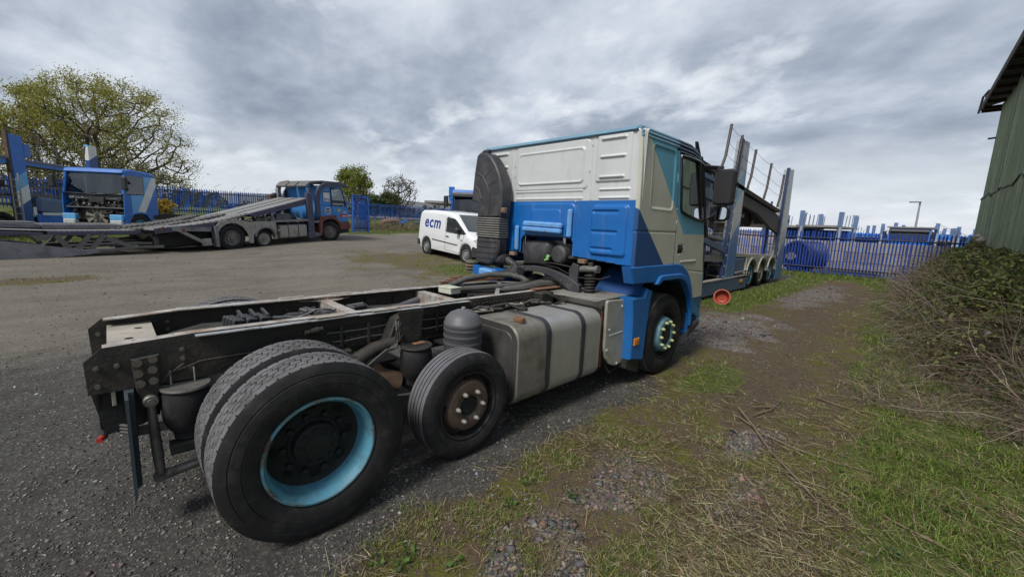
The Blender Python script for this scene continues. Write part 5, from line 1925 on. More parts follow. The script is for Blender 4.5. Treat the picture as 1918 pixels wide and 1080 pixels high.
# wheel arch band, flare, liner, mud guard
for s in (1, -1):
    mb = MB()
    band = [(3.11, 1.392), (3.8, 1.392), (4.22, 1.390), (4.34, 1.372), (4.43, 1.338), (4.52, 1.29), (4.595, 1.235), (4.66, 1.16), (4.722, 1.065), (4.77, 0.94), (4.80, 0.82), (4.822, 0.55),
            (4.79, 0.53), (4.765, 0.72), (4.70, 0.90), (4.60, 1.03), (4.46, 1.14), (4.30, 1.205), (4.1, 1.215), (3.80, 1.215), (3.66, 1.20), (3.18, 1.215)]
    mb.prism(band, -1.215 * s, -1.262 * s, 'y', bev=0.008)
    mb.build('wheel_arch', 'guard_blue', T)
    mb = MB()
    top = [(3.66, 1.18), (3.74, 1.262), (3.80, 1.275), (4.30, 1.270), (4.42, 1.235), (4.53, 1.165), (4.64, 1.05), (4.72, 0.93), (4.785, 0.74)]
    inn = [(4.765, 0.73), (4.69, 0.90), (4.60, 1.015), (4.49, 1.115), (4.39, 1.175), (4.28, 1.205), (3.81, 1.21), (3.72, 1.165)]
    mb.prism(top + inn, -1.200 * s, -1.292 * s, 'y', bev=0.010)
    mb.build('arch_flare', 'guard_blue', T)
    mb = MB()
    arc = [(math.radians(a)) for a in range(-10, 196, 8)]
    mb.lathe([(0.635, -0.42), (0.635, 0.0), (0.62, 0.0), (0.62, -0.42)], (4.13, -0.78 * s if s > 0 else 1.20, 0.54), 'y', 26, arc=(math.radians(-5), math.radians(165)))
    mb.build('arch_liner', 'cab_blue_dark' if s < 0 else 'chassis_dark', T)
    mb = MB()
    g = [(3.29, 0.345), (3.60, 0.285), (3.615, 0.62), (3.655, 0.985), (3.70, 1.095), (3.56, 1.135), (3.50, 1.04), (3.30, 1.052), (3.22, 1.05), (3.27, 0.8)]
    mb.prism(g, -0.78 * s, -1.235 * s, 'y', bev=0.018)
    mb.build('mudguard', 'guard_blue', T)
mb = MB()
mb.sheet(np.linspace(0, 1, 14), np.linspace(-1.20, -0.66, 10), lambda u, y: (3.40 + 0.42 * u - 0.12 * (y + 1.2), y, 1.06 + 0.30 * np.sin(u * 1.45) - 0.04 * (y + 1.2)))
mb.build('inner_wing', 'cab_blue_dark', T)
mb = MB()
mb.prism([(3.10, 1.395), (3.24, 1.395), (3.215, 1.215), (3.175, 1.215)], -1.14, -1.258, 'y', bev=0.008)
mb.build('arch_end', 'cab_blue', T)
mb = MB()
mb.box((3.385, -1.243, 0.545), (0.11, 0.016, 0.085), bev=0.006)
mk = mb.build('side_marker', 'amber', T)
mb = MB()
mb.box((3.385, -1.2525, 0.545), (0.05, 0.006, 0.05), bev=0.003)
mb.build('reflector', 'orange', mk)
mb = MB()
mb.prism([(3.28, 0.34), (3.55, 0.29), (3.56, 0.14), (3.42, 0.18), (3.28, 0.24)], -0.9, -1.2, 'y')
mb.tube([(3.05, -1.06, 0.30), (3.12, -1.08, 0.20), (3.26, -1.08, 0.22), (3.30, -1.06, 0.30)], 0.012, 6)
mb.build('rubber_flap', 'chassis', T)
# cab step below the door
mb = MB()
mb.prism([(4.83, 0.895), (5.12, 0.915), (5.21, 0.90), (5.22, 0.47), (5.16, 0.46), (5.15, 0.60), (4.86, 0.70)], -1.16, -1.215, 'y', bev=0.008)
mb.prism([(5.055, 1.30), (5.15, 1.30), (5.20, 1.16), (5.16, 0.90), (5.10, 0.90)], -1.10, -1.222, 'y', bev=0.012)
mb.build('step_panel', 'step_blue', T)
mb = MB()
mb.box((5.0, -1.05, 0.60), (0.33, 0.22, 0.03), bev=0.006)
mb.box((4.99, -1.06, 0.45), (0.35, 0.26, 0.03), bev=0.006)
mb.prism([(4.80, 0.70), (4.84, 0.70), (4.84, 0.40), (4.78, 0.42)], -0.95, -1.22, 'y')
mb.box((5.0, -0.93, 0.65), (0.4, 0.02, 0.5))
mb.build('cab_step', 'cab_blue', T)
mb = MB()
mb.prism([(4.80, 0.455), (5.14, 0.565), (5.19, 0.50), (5.12, 0.46), (4.86, 0.36), (4.78, 0.37)], -1.12, -1.235, 'y', bev=0.008)
mb.build('step_tread', 'plastic_dusty', T)
mb = MB()
for x, z in ((5.02, 0.66), (5.12, 0.76), (5.13, 0.55)):
    mb.cyl((x, -1.214, z), (x, -1.222, z), 0.014, seg=10)
mb.build('step_bolt', 'navy', T)

# ---- tall air intake behind the cab on the left
def snorkel():
    mb = MB()
    prof = [(1.115, 2.69), (1.06, 2.725), (0.93, 2.715), (0.84, 2.66), (0.74, 2.56), (0.655, 2.42), (0.60, 2.26), (0.585, 2.10), (0.595, 1.95), (0.61, 1.875),
            (1.075, 1.865), (1.085, 2.06), (1.20, 2.085), (1.205, 2.12), (1.165, 2.45)]
    mb.prism(prof, 2.94, 3.13, 'x', bev=0.016)
    o = mb.build('air_intake', 'plastic_dusty', T, smooth=40)
    rb = MB()
    rb.tube([(2.942, 1.09, 2.46), (2.942, 0.97, 2.40), (2.942, 0.87, 2.28), (2.942, 0.83, 2.15), (2.942, 0.835, 1.92)], 0.016, 6)
    rb.tube([(2.942, 1.12, 2.28), (2.942, 1.03, 2.22), (2.942, 0.99, 2.10)], 0.016, 6)
    rb.tube([(2.942, 0.95, 2.38), (2.942, 0.80, 2.50)], 0.007, 5)
    rb.tube([(2.942, 0.87, 2.27), (2.942, 0.70, 2.34)], 0.007, 5)
    rb.build('moulded_rib', 'plastic', o)
    lip = MB()
    lip.tube([(3.03, 1.12, 2.70), (3.03, 1.05, 2.745), (3.03, 0.95, 2.735)], 0.035, 7)
    lip.build('lid', 'black_gloss', o)
    bl = MB()
    pr = []
    for k in range(9):
        z = 1.865 - k * 0.031
        pr.append((z, 0.0))
        pr.append((z - 0.014, 0.020))
    for (za, ga), (zb_, gb) in zip(pr[:-1], pr[1:]):
        va = [(2.95 - ga, 0.63 - ga, za), (3.11, 0.63 - ga, za), (3.11, 1.07 + ga, za), (2.95 - ga, 1.07 + ga, za)]
        vb = [(2.95 - gb, 0.63 - gb, zb_), (3.11, 0.63 - gb, zb_), (3.11, 1.07 + gb, zb_), (2.95 - gb, 1.07 + gb, zb_)]
        bl.add(va + vb, [(0, 1, 5, 4), (1, 2, 6, 5), (2, 3, 7, 6), (3, 0, 4, 7)])
    bl.build('bellows', 'bellows', o, smooth=0)
    lo = MB()
    lo.prism([(0.62, 1.59), (1.085, 1.60), (1.10, 1.28), (1.06, 1.235), (0.80, 1.225), (0.69, 1.30), (0.62, 1.44)], 2.94, 3.12, 'x', bev=0.025)
    for k in range(4):
        lo.bar((2.936, 0.66 + 0.015 * k, 1.545 - 0.075 * k), (2.936, 1.07, 1.545 - 0.075 * k), 0.014, 0.012)
    lo.build('lower_duct', 'plastic_dusty', o, smooth=35)
    br = MB()
    br.box((2.98, 0.575, 1.96), (0.06, 0.07, 0.07), bev=0.008)
    br.cyl((2.95, 0.575, 1.96), (2.94, 0.575, 1.96), 0.022, seg=10)
    br.build('bracket', 'scrap_brown', o)


snorkel()
# rear left corner of the cab skirt and left bits visible behind the duct
mb = MB()
mb.prism([(3.02, 1.05), (3.16, 1.05), (3.16, 1.16), (3.02, 1.19)], 0.55, 1.25, 'y', bev=0.01)
mb.build('rear_skirt', 'cab_blue', T)
mb = MB()
mb.box((2.86, 0.72, 1.14), (0.16, 0.22, 0.09), rotm(0.1, 0, 0.3), 0.02)
mb.build('washer_bottle', 'pale_blue', T)
mb = MB()
mb.prism([(TY * -1 + p[0], 0.60 + p[1]) for p in rsec(0.6, 0.62, 0.12)], 1.7, 2.9, 'x', bev=0.02)
mb.build('tank_section', 'alu_dirty', T, label='second fuel tank on the far side of the chassis')

# more lines, clips and brackets along the frame
rnd = random.Random(61)
for k in range(5):
    z = 0.985 - 0.035 * k
    mb = MB()
    pts = [(0.30 + 0.02 * k, -0.44, z)]
    for q in range(9):
        pts.append((0.30 + 0.145 * (q + 1), -0.443 - 0.006 * (k % 2), z + rnd.uniform(-0.007, 0.007) - 0.010 * (q > 4)))
    mb.tube(pts, 0.0055 + 0.0015 * (k % 2), 6)
    mb.build('air_line', 'hose' if k % 2 else 'chassis_dark', T)
for k in range(6):
    mb = MB()
    mb.box((0.42 + 0.21 * k, -0.447, 0.915), (0.022, 0.022, 0.17), bev=0.003)
    mb.build('line_clip', 'chassis', T)
for k, (x, y, z) in enumerate([(1.62, -0.56, 1.02), (1.74, -0.60, 1.0), (2.36, -0.54, 1.01), (2.48, -0.60, 0.98)]):
    mb = MB()
    mb.tube([(x, -0.45, 0.96), (x + 0.03, y, z), (x + 0.12, y - 0.02, z - 0.01), (x + 0.2, -0.47, 0.95)], 0.011, 7)
    mb.build('fuel_pipe', 'hose', T)
for x in (0.05, 1.05, 1.35):
    mb = MB()
    mb.box((x, 0.405, 0.93), (0.10, 0.03, 0.16), bev=0.008)
    mb.build('frame_bracket', 'chassis', T)
for k in range(3):
    mb = MB()
    pts = [(-0.50, 0.36 - 0.03 * k, 0.90)] + [(-0.3 + 0.3 * q, 0.37 - 0.03 * k + 0.01 * math.sin(q * 2 + k), 0.93 + 0.012 * math.cos(q * 1.7 + k)) for q in range(7)]
    mb.tube(pts, 0.010, 6)
    mb.build('wiring', 'hose', T)

# ================================================================== other vehicles


def text_piece(name, txt, size, m, parent, loc, rot, thick=0.004, bold=0.0, shear=0.0, label=None):
    cu = bpy.data.curves.new(name, 'FONT')
    cu.body = txt
    cu.size = size
    cu.extrude = thick
    cu.offset = bold
    cu.shear = shear
    cu.space_character = 1.12 if bold > 0.008 else 1.0
    cu.resolution_u = 3
    tmp = bpy.data.objects.new('tmp_text', cu)
    COL.objects.link(tmp)
    bpy.context.view_layer.update()
    me = bpy.data.meshes.new_from_object(tmp.evaluated_get(bpy.context.evaluated_depsgraph_get()))
    bpy.data.objects.remove(tmp)
    me.name = name
    me.materials.clear()
    me.materials.append(MATS[m])
    o = bpy.data.objects.new(name, me)
    COL.objects.link(o)
    o.parent, o.location, o.rotation_euler = parent, loc, rot
    return o


def plain_tyre(R, W, rb, seg=40):
    mb = MB()
    side = [(rb, 0.03), (rb + 0.03, 0.008), (rb + (R - rb) * 0.5, 0.0), (R - 0.03, 0.014), (R, 0.035)]
    mb.lathe(side + [(R, W - 0.035)] + [(r, W - y) for r, y in side][::-1], seg=seg)
    return mb.mesh('tyre', 'rubber', smooth=50)


def plain_rim(rb, m, dish=0.05, hub='steel', cup=0.35):
    mb = MB()
    mb.lathe([(rb + 0.004, 0.03), (rb, 0.012), (rb - 0.02, 0.016), (rb - 0.03, dish), (rb * 0.72, dish + 0.01), (rb * 0.66, dish * 0.4), (rb * cup, dish * 0.4)], seg=32, mi=0)
    mb.lathe([(rb * cup, dish * 0.4), (rb * cup * 0.9, -0.01), (rb * 0.2, -0.015), (0, -0.015)], seg=24, mi=1)
    for k in range(8):
        a = 2 * math.pi * k / 8
        q = Vector((rb * 0.52 * math.cos(a), dish * 0.4, rb * 0.52 * math.sin(a)))
        mb.cyl(q, q - Vector((0, 0.02, 0)), 0.016, seg=6, mi=1)
    return mb.mesh('rim', [m, hub], smooth=35)


PT = plain_tyre(0.505, 0.29, 0.30)
PTS = plain_tyre(0.40, 0.26, 0.25)
RIMS = {k: plain_rim(0.30, k, 0.07) for k in ('steel', 'rim_blue', 'dusty_side', 'rusty_rim', 'rim_dark')}
RIMS_S = {k: plain_rim(0.25, k, 0.05) for k in ('steel', 'dusty_side', 'rim_blue')}


def pwheel(t, x, y, r=0.505, rim='steel', left=False, steer=0.0, small=False, z=None):
    w = place((RIMS_S if small else RIMS)[rim], 'wheel', t, (x, y, r if z is None else z), (0, 0.4 * x, (math.pi if left else 0) + steer))
    place(PTS if small else PT, 'tyre', w, scale=(r / (0.40 if small else 0.505), 1, r / (0.40 if small else 0.505)))
    return w


# ---- red and blue transporter with sloping tracks -------------------
A0 = (2.902, 16.573, 0.25)
ANG = math.radians(18.54)
R1 = thing('car_transporter', 'blue and maroon car transporter lorry with grey sloping loading tracks behind its cab', 'transporter', A0, (0, -0.0605, ANG))
for s, y in ((False, 0.03), (True, 2.47)):
    pwheel(R1, 0.0, y, 0.52, 'steel', s)
    pwheel(R1, 1.32, y + (0.03 if not s else -0.03), 0.375, 'dusty_side', s, small=True)
    pwheel(R1, 4.72, y, 0.50, 'steel', s, steer=(-0.30))
mb = MB()
for y in (0.80, 1.70):
    mb.box((1.4, y, 0.85), (7.4, 0.09, 0.26))
mb.box((0.7, 1.25, 0.72), (2.4, 1.3, 0.45), bev=0.03)
mb.box((3.1, 1.5, 0.9), (1.2, 1.2, 0.5), bev=0.05)
for y in (0.6, 1.9):
    mb.cyl((0, y - 0.3, 0.52), (0, y + 0.3, 0.52), 0.12, seg=12)
mb.box((4.72, 1.25, 0.5), (0.15, 2.0, 0.14))
mb.build('chassis', 'chassis_dark', R1)


def arch_poly(cx, cz, r0, r1, a0=0, a1=180, n=14):
    o = [(cx + r1 * math.cos(math.radians(a0 + (a1 - a0) * k / n)), cz + r1 * math.sin(math.radians(a0 + (a1 - a0) * k / n))) for k in range(n + 1)]
    i = [(cx + r0 * math.cos(math.radians(a1 + (a0 - a1) * k / n)), cz + r0 * math.sin(math.radians(a1 + (a0 - a1) * k / n))) for k in range(n + 1)]
    return o + i


for s, y0 in ((1, 0.0), (-1, 2.5)):
    mb = MB()          # grey side skirt with arched openings
    sk = [(-0.62, 0.25), (-0.62, 1.02), (-0.42, 1.17), (-0.15, 1.24), (0.2, 1.24), (0.5, 1.17), (0.75, 1.13), (1.0, 1.14), (1.85, 1.12), (1.86, 0.34), (1.78, 0.34), (1.74, 0.62)]
    sk += [(1.32 + 0.46 * math.cos(math.radians(a)), 0.42 + 0.46 * math.sin(math.radians(a))) for a in (30, 55, 80, 100, 125, 150)]
    sk += [(0.84, 0.60), (0.80, 0.25), (0.64, 0.25), (0.62, 0.60)]
    sk += [(0.0 + 0.60 * math.cos(math.radians(a)), 0.52 + 0.60 * math.sin(math.radians(a))) for a in (20, 45, 70, 90, 110, 135, 160)]
    sk += [(-0.58, 0.25)]
    mb.prism(sk, y0 + 0.02 * s, y0 - 0.02 * s, 'y')
    mb.build('side_skirt', 'dusty_side', R1, smooth=0)
    mb = MB()
    mb.prism([(1.36 + 0.0 + 0.50 * math.cos(math.radians(a)), 0.42 + 0.50 * math.sin(math.radians(a))) for a in range(12, 169, 12)] +
             [(1.36 + 0.44 * math.cos(math.radians(a)), 0.42 + 0.44 * math.sin(math.radians(a))) for a in range(168, 11, -12)], y0 - 0.03 * s, y0 - 0.06 * s, 'y')
    mb.build('wheel_arch', 'trailer_grey', R1, smooth=0)
    mb = MB()
    mb.box((2.75, y0, 1.125), (1.85, 0.06, 0.09))
    mb.box((1.98, y0 + 0.05 * s, 0.72), (0.12, 0.1, 0.10))
    mb.build('side_rail', 'deck_pale', R1)
    mb = MB()
    mb.prism(rsec(0.62, 0.58, 0.09), 2.05, 3.40, 'x', bev=0.02, T=(0, y0 + 0.33 * s, 0.63))
    tkk = mb.build('fuel_tank', 'dusty_side', R1)
    for x in (2.45, 2.95):
        b2 = MB()
        b2.prism(rsec(0.632, 0.592, 0.095), x - 0.02, x + 0.02, 'x', T=(0, y0 + 0.33 * s, 0.63))
        b2.build('tank_strap', 'rusty_rim', tkk)
    mb = MB()           # slate upright with foot
    mb.box((3.63, y0 + 0.02 * s, 1.36), (0.30, 0.16, 2.05), bev=0.02)
    mb.box((3.63, y0 + 0.02 * s, 0.40), (0.38, 0.20, 0.30), bev=0.03)
    mb.box((3.74, y0 + 0.08 * s, 2.45), (0.16, 0.14, 0.35), bev=0.02)
    mb.build('upright', 'slate', R1)
    mb = MB()           # curved fairing over the cab
    path = [(3.98, 1.35), (3.98, 2.05), (4.06, 2.45), (4.26, 2.74), (4.62, 2.92), (5.1, 2.96), (5.75, 2.88), (6.05, 2.76)]
    inner = [(6.02, 2.70), (5.72, 2.74), (5.1, 2.76), (4.70, 2.70), (4.42, 2.56), (4.28, 2.35), (4.22, 2.05), (4.20, 1.35)]
    mb.prism(path + inner, y0 + 0.10 * s, y0 - 0.02 * s, 'y', bev=0.01)
    mb.build('fairing', 'slate', R1, smooth=30)
    mb = MB()
    mb.box((3.92, y0 + 0.15 * s, 1.02), (0.55, 0.25, 0.10), bev=0.01)
    mb.box((3.92, y0 + 0.15 * s, 0.40), (0.55, 0.25, 0.16), bev=0.01)
    mb.build('step', 'trailer_grey', R1)
# hydraulic clutter under the tracks
mb = MB()
rnd = random.Random(31)
for k in range(26):
    x = rnd.uniform(0.6, 3.4)
    mb.tube([(x, rnd.uniform(0.3, 2.0), 1.0 + rnd.uniform(0, 0.2)), (x + rnd.uniform(0.1, 0.4), rnd.uniform(0.3, 2.0), 1.1 + rnd.uniform(0, 0.35)), (x + rnd.uniform(0.2, 0.6), rnd.uniform(0.3, 2.0), 1.0)], rnd.uniform(0.015, 0.05), 6)
for x in (1.3, 1.6, 1.95):
    mb.prism([(x - 0.11, 1.1), (x + 0.11, 1.1), (x + 0.05, 1.36), (x - 0.05, 1.36)], 0.30, 0.38, 'y')
mb.box((2.6, 0.7, 1.27), (0.7, 0.4, 0.26), bev=0.02)
mb.build('hydraulics', 'trailer_grey', R1)
# tracks
DS = lambda x: 1.46 + (x - 0.75) * 0.235


def track(y0, y1, x0, x1, nm='loading_track'):
    mb = MB()
    mb.prism([(x0, DS(x0)), (x1, DS(x1)), (x1, DS(x1) - 0.20), (x1 - 0.3, DS(x1 - 0.3) - 0.26), (x0 + 0.25, DS(x0) - 0.12)], y0, y1, 'y', bev=0.01)
    o = mb.build(nm, 'slate', R1)
    tp = MB()
    n = int((x1 - x0) / 0.12)
    for k in range(n):
        a = x0 + (x1 - x0) * k / n
        b_ = x0 + (x1 - x0) * (k + 0.86) / n
        tp.prism([(a, DS(a) + 0.003), (b_, DS(b_) + 0.003), (b_, DS(b_) + 0.022), (a, DS(a) + 0.022)], y0 + 0.02, y1 - 0.02, 'y')
    tp.build('tread_bar', 'deck_pale', o, kind='stuff')


track(0.02, 0.78, 0.70, 3.66)
track(0.92, 1.50, 0.30, 3.66)
track(1.62, 2.42, -0.35, 3.66)
for k, (x0, x1, z0, z1, ya, yb) in enumerate([(-0.40, 0.72, 1.20, 1.46, 0.03, 0.80), (-0.95, 0.35, 1.16, 1.42, 0.95, 1.50), (-1.2, -0.35, 1.18, 1.36, 1.62, 2.42),
                                           (-1.75, -0.42, 1.02, 1.20, 0.03, 0.82), (-1.95, -1.0, 1.02, 1.18, 0.95, 1.6), (-2.1, -1.25, 1.05, 1.18, 1.66, 2.42),
                                           (-2.60, -1.82, 0.98, 1.04, 0.05, 0.75), (-3.2, -2.2, 0.96, 1.08, 1.5, 2.4), (-3.0, -2.05, 0.94, 1.02, 0.8, 1.45)]):
    mb = MB()
    mb.bar((x0, (ya + yb) / 2, z0), (x1, (ya + yb) / 2, z1), yb - ya, 0.07, bev=0.01)
    for q in range(6):
        f = (q + 0.5) / 6
        mb.bar((x0 + (x1 - x0) * f, ya, z0 + (z1 - z0) * f + 0.045), (x0 + (x1 - x0) * f, yb, z0 + (z1 - z0) * f + 0.045), 0.05, 0.02)
    mb.build('deck_plate', 'deck_grey' if k % 3 else 'deck_pale', R1)
for y in (0.04, 0.85, 2.4):
    mb = MB()
    mb.bar((-2.55, y, 0.93), (-0.62, y, 1.06), 0.07, 0.18)
    mb.build('tail_beam', 'slate' if y < 1 else 'trailer_grey', R1)
mb = MB()
mb.bar((-2.0, -0.01, 1.02), (-1.0, -0.01, 0.36), 0.05, 0.12, bev=0.01)
mb.build('support_leg', 'deck_pale', R1)
mb = MB()
mb.box((-0.96, 0.06, 0.42), (0.30, 0.16, 0.28), bev=0.02)
mb.build('jack_foot', 'dusty_side', R1)
mb = MB()
mb.bar((-2.05, 0.0, 0.99), (-0.78, 0.0, 0.90), 0.06, 0.16)
mb.box((-0.62, 0.06, 0.62), (0.10, 0.3, 0.80))
mb.build('tail_bracket', 'trailer_grey', R1)
mb = MB()
mb.box((-1.5, 1.25, 0.55), (1.8, 1.7, 0.55), bev=0.06)
mb.build('rear_box', 'chassis_dark', R1)
for x, z in ((-2.35, 1.0), (-1.72, 0.93)):
    mb = MB()
    mb.box((x, -0.03, z), (0.10, 0.03, 0.14), bev=0.01)
    mb.build('tail_lamp', 'maroon', R1)
mb = MB()
for k in range(12):
    mb.tube([(-2.9 + 0.06 * k, 0.9, 0.95), (-2.7 + 0.05 * k, 0.7, 0.62 + 0.03 * (k % 4)), (-2.3 + 0.03 * k, 0.8, 0.7), (-2.0, 1.0, 0.8)], 0.02, 6)
mb.bar((-3.2, 1.2, 0.62), (-2.0, 1.2, 0.72), 0.14, 0.14)
mb.build('coupling', 'chassis', R1)
# cab
mb = MB()
cab = [(4.22, 1.12), (4.22, 2.62), (4.36, 2.78), (5.45, 2.80), (5.62, 2.70), (5.90, 1.72), (5.94, 1.05), (5.28, 0.98), (5.2, 1.12)]
mb.prism([(4.22, 1.12), (4.22, 1.80), (5.885, 1.72), (5.94, 0.95), (5.30, 0.95), (5.15, 1.12)], 0.03, 2.47, 'y', bev=0.03)
mb.prism([(4.22, 1.78), (4.22, 2.60), (4.36, 2.76), (4.95, 2.78), (4.93, 1.78)], 0.05, 2.45, 'y', bev=0.03)
mb.prism([(4.9, 2.68), (4.9, 2.78), (5.45, 2.79), (5.62, 2.70), (5.60, 2.64)], 0.05, 2.45, 'y', bev=0.02)
mb.build('cab', 'faded_blue', R1)
mb = MB()
mb.box((4.205, 1.25, 1.93), (0.03, 2.36, 1.60), bev=0.01)
mb.build('cab_back_panel', 'faded_blue', R1)
for y0, s in ((0.05, 1), (2.45, -1)):
    mb = MB()
    mb.bar((5.60, y0 + 0.03 * s, 2.68), (5.88, y0 + 0.03 * s, 1.72), 0.06, 0.07, up=(1, 0, 0.3))
    mb.build('windscreen_pillar', 'faded_blue', R1)
    mb = MB()
    mb.add([(4.95, y0, 2.66), (5.58, y0, 2.64), (5.82, y0, 1.78), (4.95, y0, 1.80)], [(0, 1, 2, 3)])
    mb.build('door_window', 'glass_dark', R1, smooth=0)
    mb = MB()
    mb.tube([(4.96, y0 - 0.01 * s, 1.80), (4.94, y0 - 0.01 * s, 2.64), (5.57, y0 - 0.01 * s, 2.63), (5.83, y0 - 0.01 * s, 1.78), (4.96, y0 - 0.01 * s, 1.80)], 0.022, 6)
    mb.tube([(4.90, y0 - 0.022 * s, 2.6), (4.90, y0 - 0.022 * s, 1.75), (4.98, y0 - 0.022 * s, 1.15)], 0.008, 5)
    mb.build('window_seal', 'black_gloss', R1)
mb = MB()
mb.add([(5.63, 0.12, 2.66), (5.63, 2.38, 2.66), (5.90, 2.40, 1.74), (5.90, 0.10, 1.74)], [(0, 1, 2, 3)])
mb.build('windscreen', 'glass_dark', R1, smooth=0)
mb = MB()
mb.box((5.1, 1.25, 1.5), (1.2, 2.2, 0.05))
for y in (0.65, 1.85):
    mb.box((5.0, y, 1.95), (0.2, 0.5, 0.7), bev=0.05)
mb.build('cab_interior', 'interior', R1)
mb = MB()
mb.prism(arch_poly(4.72, 0.55, 0.60, 0.74, 5, 150) , -0.03, 0.25, 'y', bev=0.01)
mb.prism([(4.12, 1.12), (4.16, 1.28), (5.02, 1.30), (5.2, 1.15)], -0.02, 0.10, 'y', bev=0.01)
mb.prism([(4.14, 1.12), (4.34, 1.12), (4.22, 0.40), (4.05, 0.38)], -0.02, 0.25, 'y', bev=0.01)
mb.prism(arch_poly(4.72, 0.55, 0.60, 0.74, 5, 150), 2.25, 2.53, 'y', bev=0.01)
mb.build('mudguard', 'maroon', R1)
mb = MB()
mb.prism([(5.32, 0.56), (5.32, 0.95), (5.95, 0.95), (6.02, 0.56)], -0.01, 2.51, 'y', bev=0.03)
mb.build('bumper', 'maroon', R1)
mb = MB()
mb.prism([(5.35, 0.36), (5.35, 0.56), (5.92, 0.56), (5.90, 0.40)], 0.05, 2.45, 'y')
mb.build('valance', 'chassis_dark', R1)
# over-cab deck and far hoop
for k, (ya, yb) in enumerate(((0.12, 0.85), (0.95, 1.55), (1.65, 2.38))):
    mb = MB()
    mb.prism([(3.60, 2.72), (3.85, 2.92), (4.5, 3.00), (5.7, 2.96), (5.9, 2.88), (5.7, 2.88), (4.5, 2.92), (3.9, 2.84), (3.65, 2.66)], ya, yb, 'y')
    mb.build('top_track', 'deck_grey', R1)
mb = MB()
mb.prism([(3.62, 1.9), (3.62, 2.5), (3.70, 2.78), (3.90, 2.95), (4.3, 3.02), (4.3, 2.92), (3.98, 2.84), (3.84, 2.70), (3.80, 2.5), (3.80, 1.9)], 2.28, 2.48, 'y', bev=0.01)
mb.build('hoop', 'trailer_grey', R1)
mb = MB()
mb.box((3.45, 2.55, 2.12), (0.35, 0.3, 0.35), bev=0.02)
mb.build('winch_box', 'rusty_rim', R1)
mb = MB()
mb.box((3.9, 1.2, 2.70), (0.5, 0.5, 0.04), bev=0.01)
mb.build('white_sheet', 'decal_white', R1)
# signs on the cab
mb = MB()
mb.box((4.64, 0.022, 2.21), (0.36, 0.006, 0.44))
sg = mb.build('sign', 'decal_white', R1)
text_piece('lettering', 'ETG', 0.17, 'mirror_dark', R1, (4.50, 0.018, 2.03), (math.pi / 2, 0, 0), 0.001, 0.004)
mb = MB()
mb.box((4.64, 0.019, 2.45), (0.32, 0.004, 0.05))
mb.build('sign_strip', 'maroon', R1)
mb = MB()
mb.lathe([(0.0, 0), (0.175, 0), (0.175, 0.004)], (4.66, 0.018, 1.55), 'y', 28)
cd = mb.build('round_badge', 'decal_white', R1)
mb = MB()
mb.lathe([(0.0, 0), (0.135, 0), (0.135, 0.003)], (4.66, 0.014, 1.55), 'y', 28)
mb.build('badge_disc', 'navy', cd)
mb = MB()
mb.box((4.66, 0.010, 1.56), (0.20, 0.003, 0.035))
mb.box((4.66, 0.010, 1.51), (0.12, 0.003, 0.025))
mb.build('badge_print', 'decal_white', cd, kind='stuff')
mb = MB()
mb.lathe([(0.0, 0), (0.09, 0), (0.09, 0.004)], (5.33, 0.02, 1.55), 'y', 14)
mb.build('badge', 'decal_yellow', R1)
text_piece('lettering', 'AT', 0.20, 'decal_white', R1, (5.58, 0.02, 1.37), (math.pi / 2, 0, 0), 0.002, 0.004)
mb = MB()
mb.box((5.60, 0.022, 1.27), (0.52, 0.006, 0.14))
rs = mb.build('stripe', 'decal_red', R1)
mb = MB()
mb.box((5.66, 0.018, 1.245), (0.30, 0.004, 0.04))
mb.build('stripe_print', 'decal_white', rs)
mb = MB()
mb.box((5.06, 0.018, 1.28), (0.18, 0.02, 0.07), bev=0.006)
mb.build('door_handle', 'black_gloss', R1)
mb = MB()
mb.box((5.92, -0.10, 1.66), (0.10, 0.10, 0.16), bev=0.02)
mb.box((5.05, 0.01, 2.63), (0.22, 0.10, 0.10), bev=0.02)
mb.build('mirror', 'mirror_dark', R1)

# ---- grey lowered trailer behind it -----------------------------------
R2 = thing('ramp_trailer', 'low grey car trailer with crossed struts coupled behind the sloping-track transporter', 'trailer', A0, (0, 0, ANG))


def beam(pts, y0, y1, m, nm, bev=0.01, t=R2):
    mb = MB()
    mb.prism(pts, y0, y1, 'y', bev=bev)
    return mb.build(nm, m, t)


for y0, y1 in ((0.0, 0.78), (1.62, 2.40)):
    near = y0 < 1
    d = beam([(-5.22, 0.755), (-3.10, 0.785), (-2.98, 0.77), (-3.14, 0.655), (-5.20, 0.635)] if near else [(-4.9, 0.90), (-3.0, 0.93), (-2.9, 0.90), (-3.1, 0.80), (-4.9, 0.77)], y0, y1, 'slate' if near else 'trailer_grey', 'front_track')
    for k in range(18):
        mb = MB()
        x = (-5.15 if near else -4.85) + k * (0.115 if near else 0.104)
        mb.bar((x, y0 + 0.02, (0.775 if near else 0.925) + 0.0015 * k), (x, y1 - 0.02, (0.775 if near else 0.925) + 0.0015 * k), 0.075, 0.022)
        mb.build('tread_bar', 'deck_pale', d)
    d = beam([(-11.0, 0.93), (-6.1, 0.76), (-5.32, 0.715), (-5.30, 0.66), (-6.1, 0.64), (-11.0, 0.77)] if near else [(-11, 1.02), (-6, 0.97), (-4.95, 0.93), (-4.95, 0.80), (-11, 0.86)], y0, y1, 'slate' if near else 'trailer_grey', 'rear_track')
    mb = MB()
    mb.box((-8.0, (y0 + y1) / 2, 0.875 if near else 1.0), (6.0, y1 - y0 - 0.06, 0.02), rotm(0, 0.034 if near else 0.008, 0))
    mb.build('tread_sheet', 'deck_pale', d)
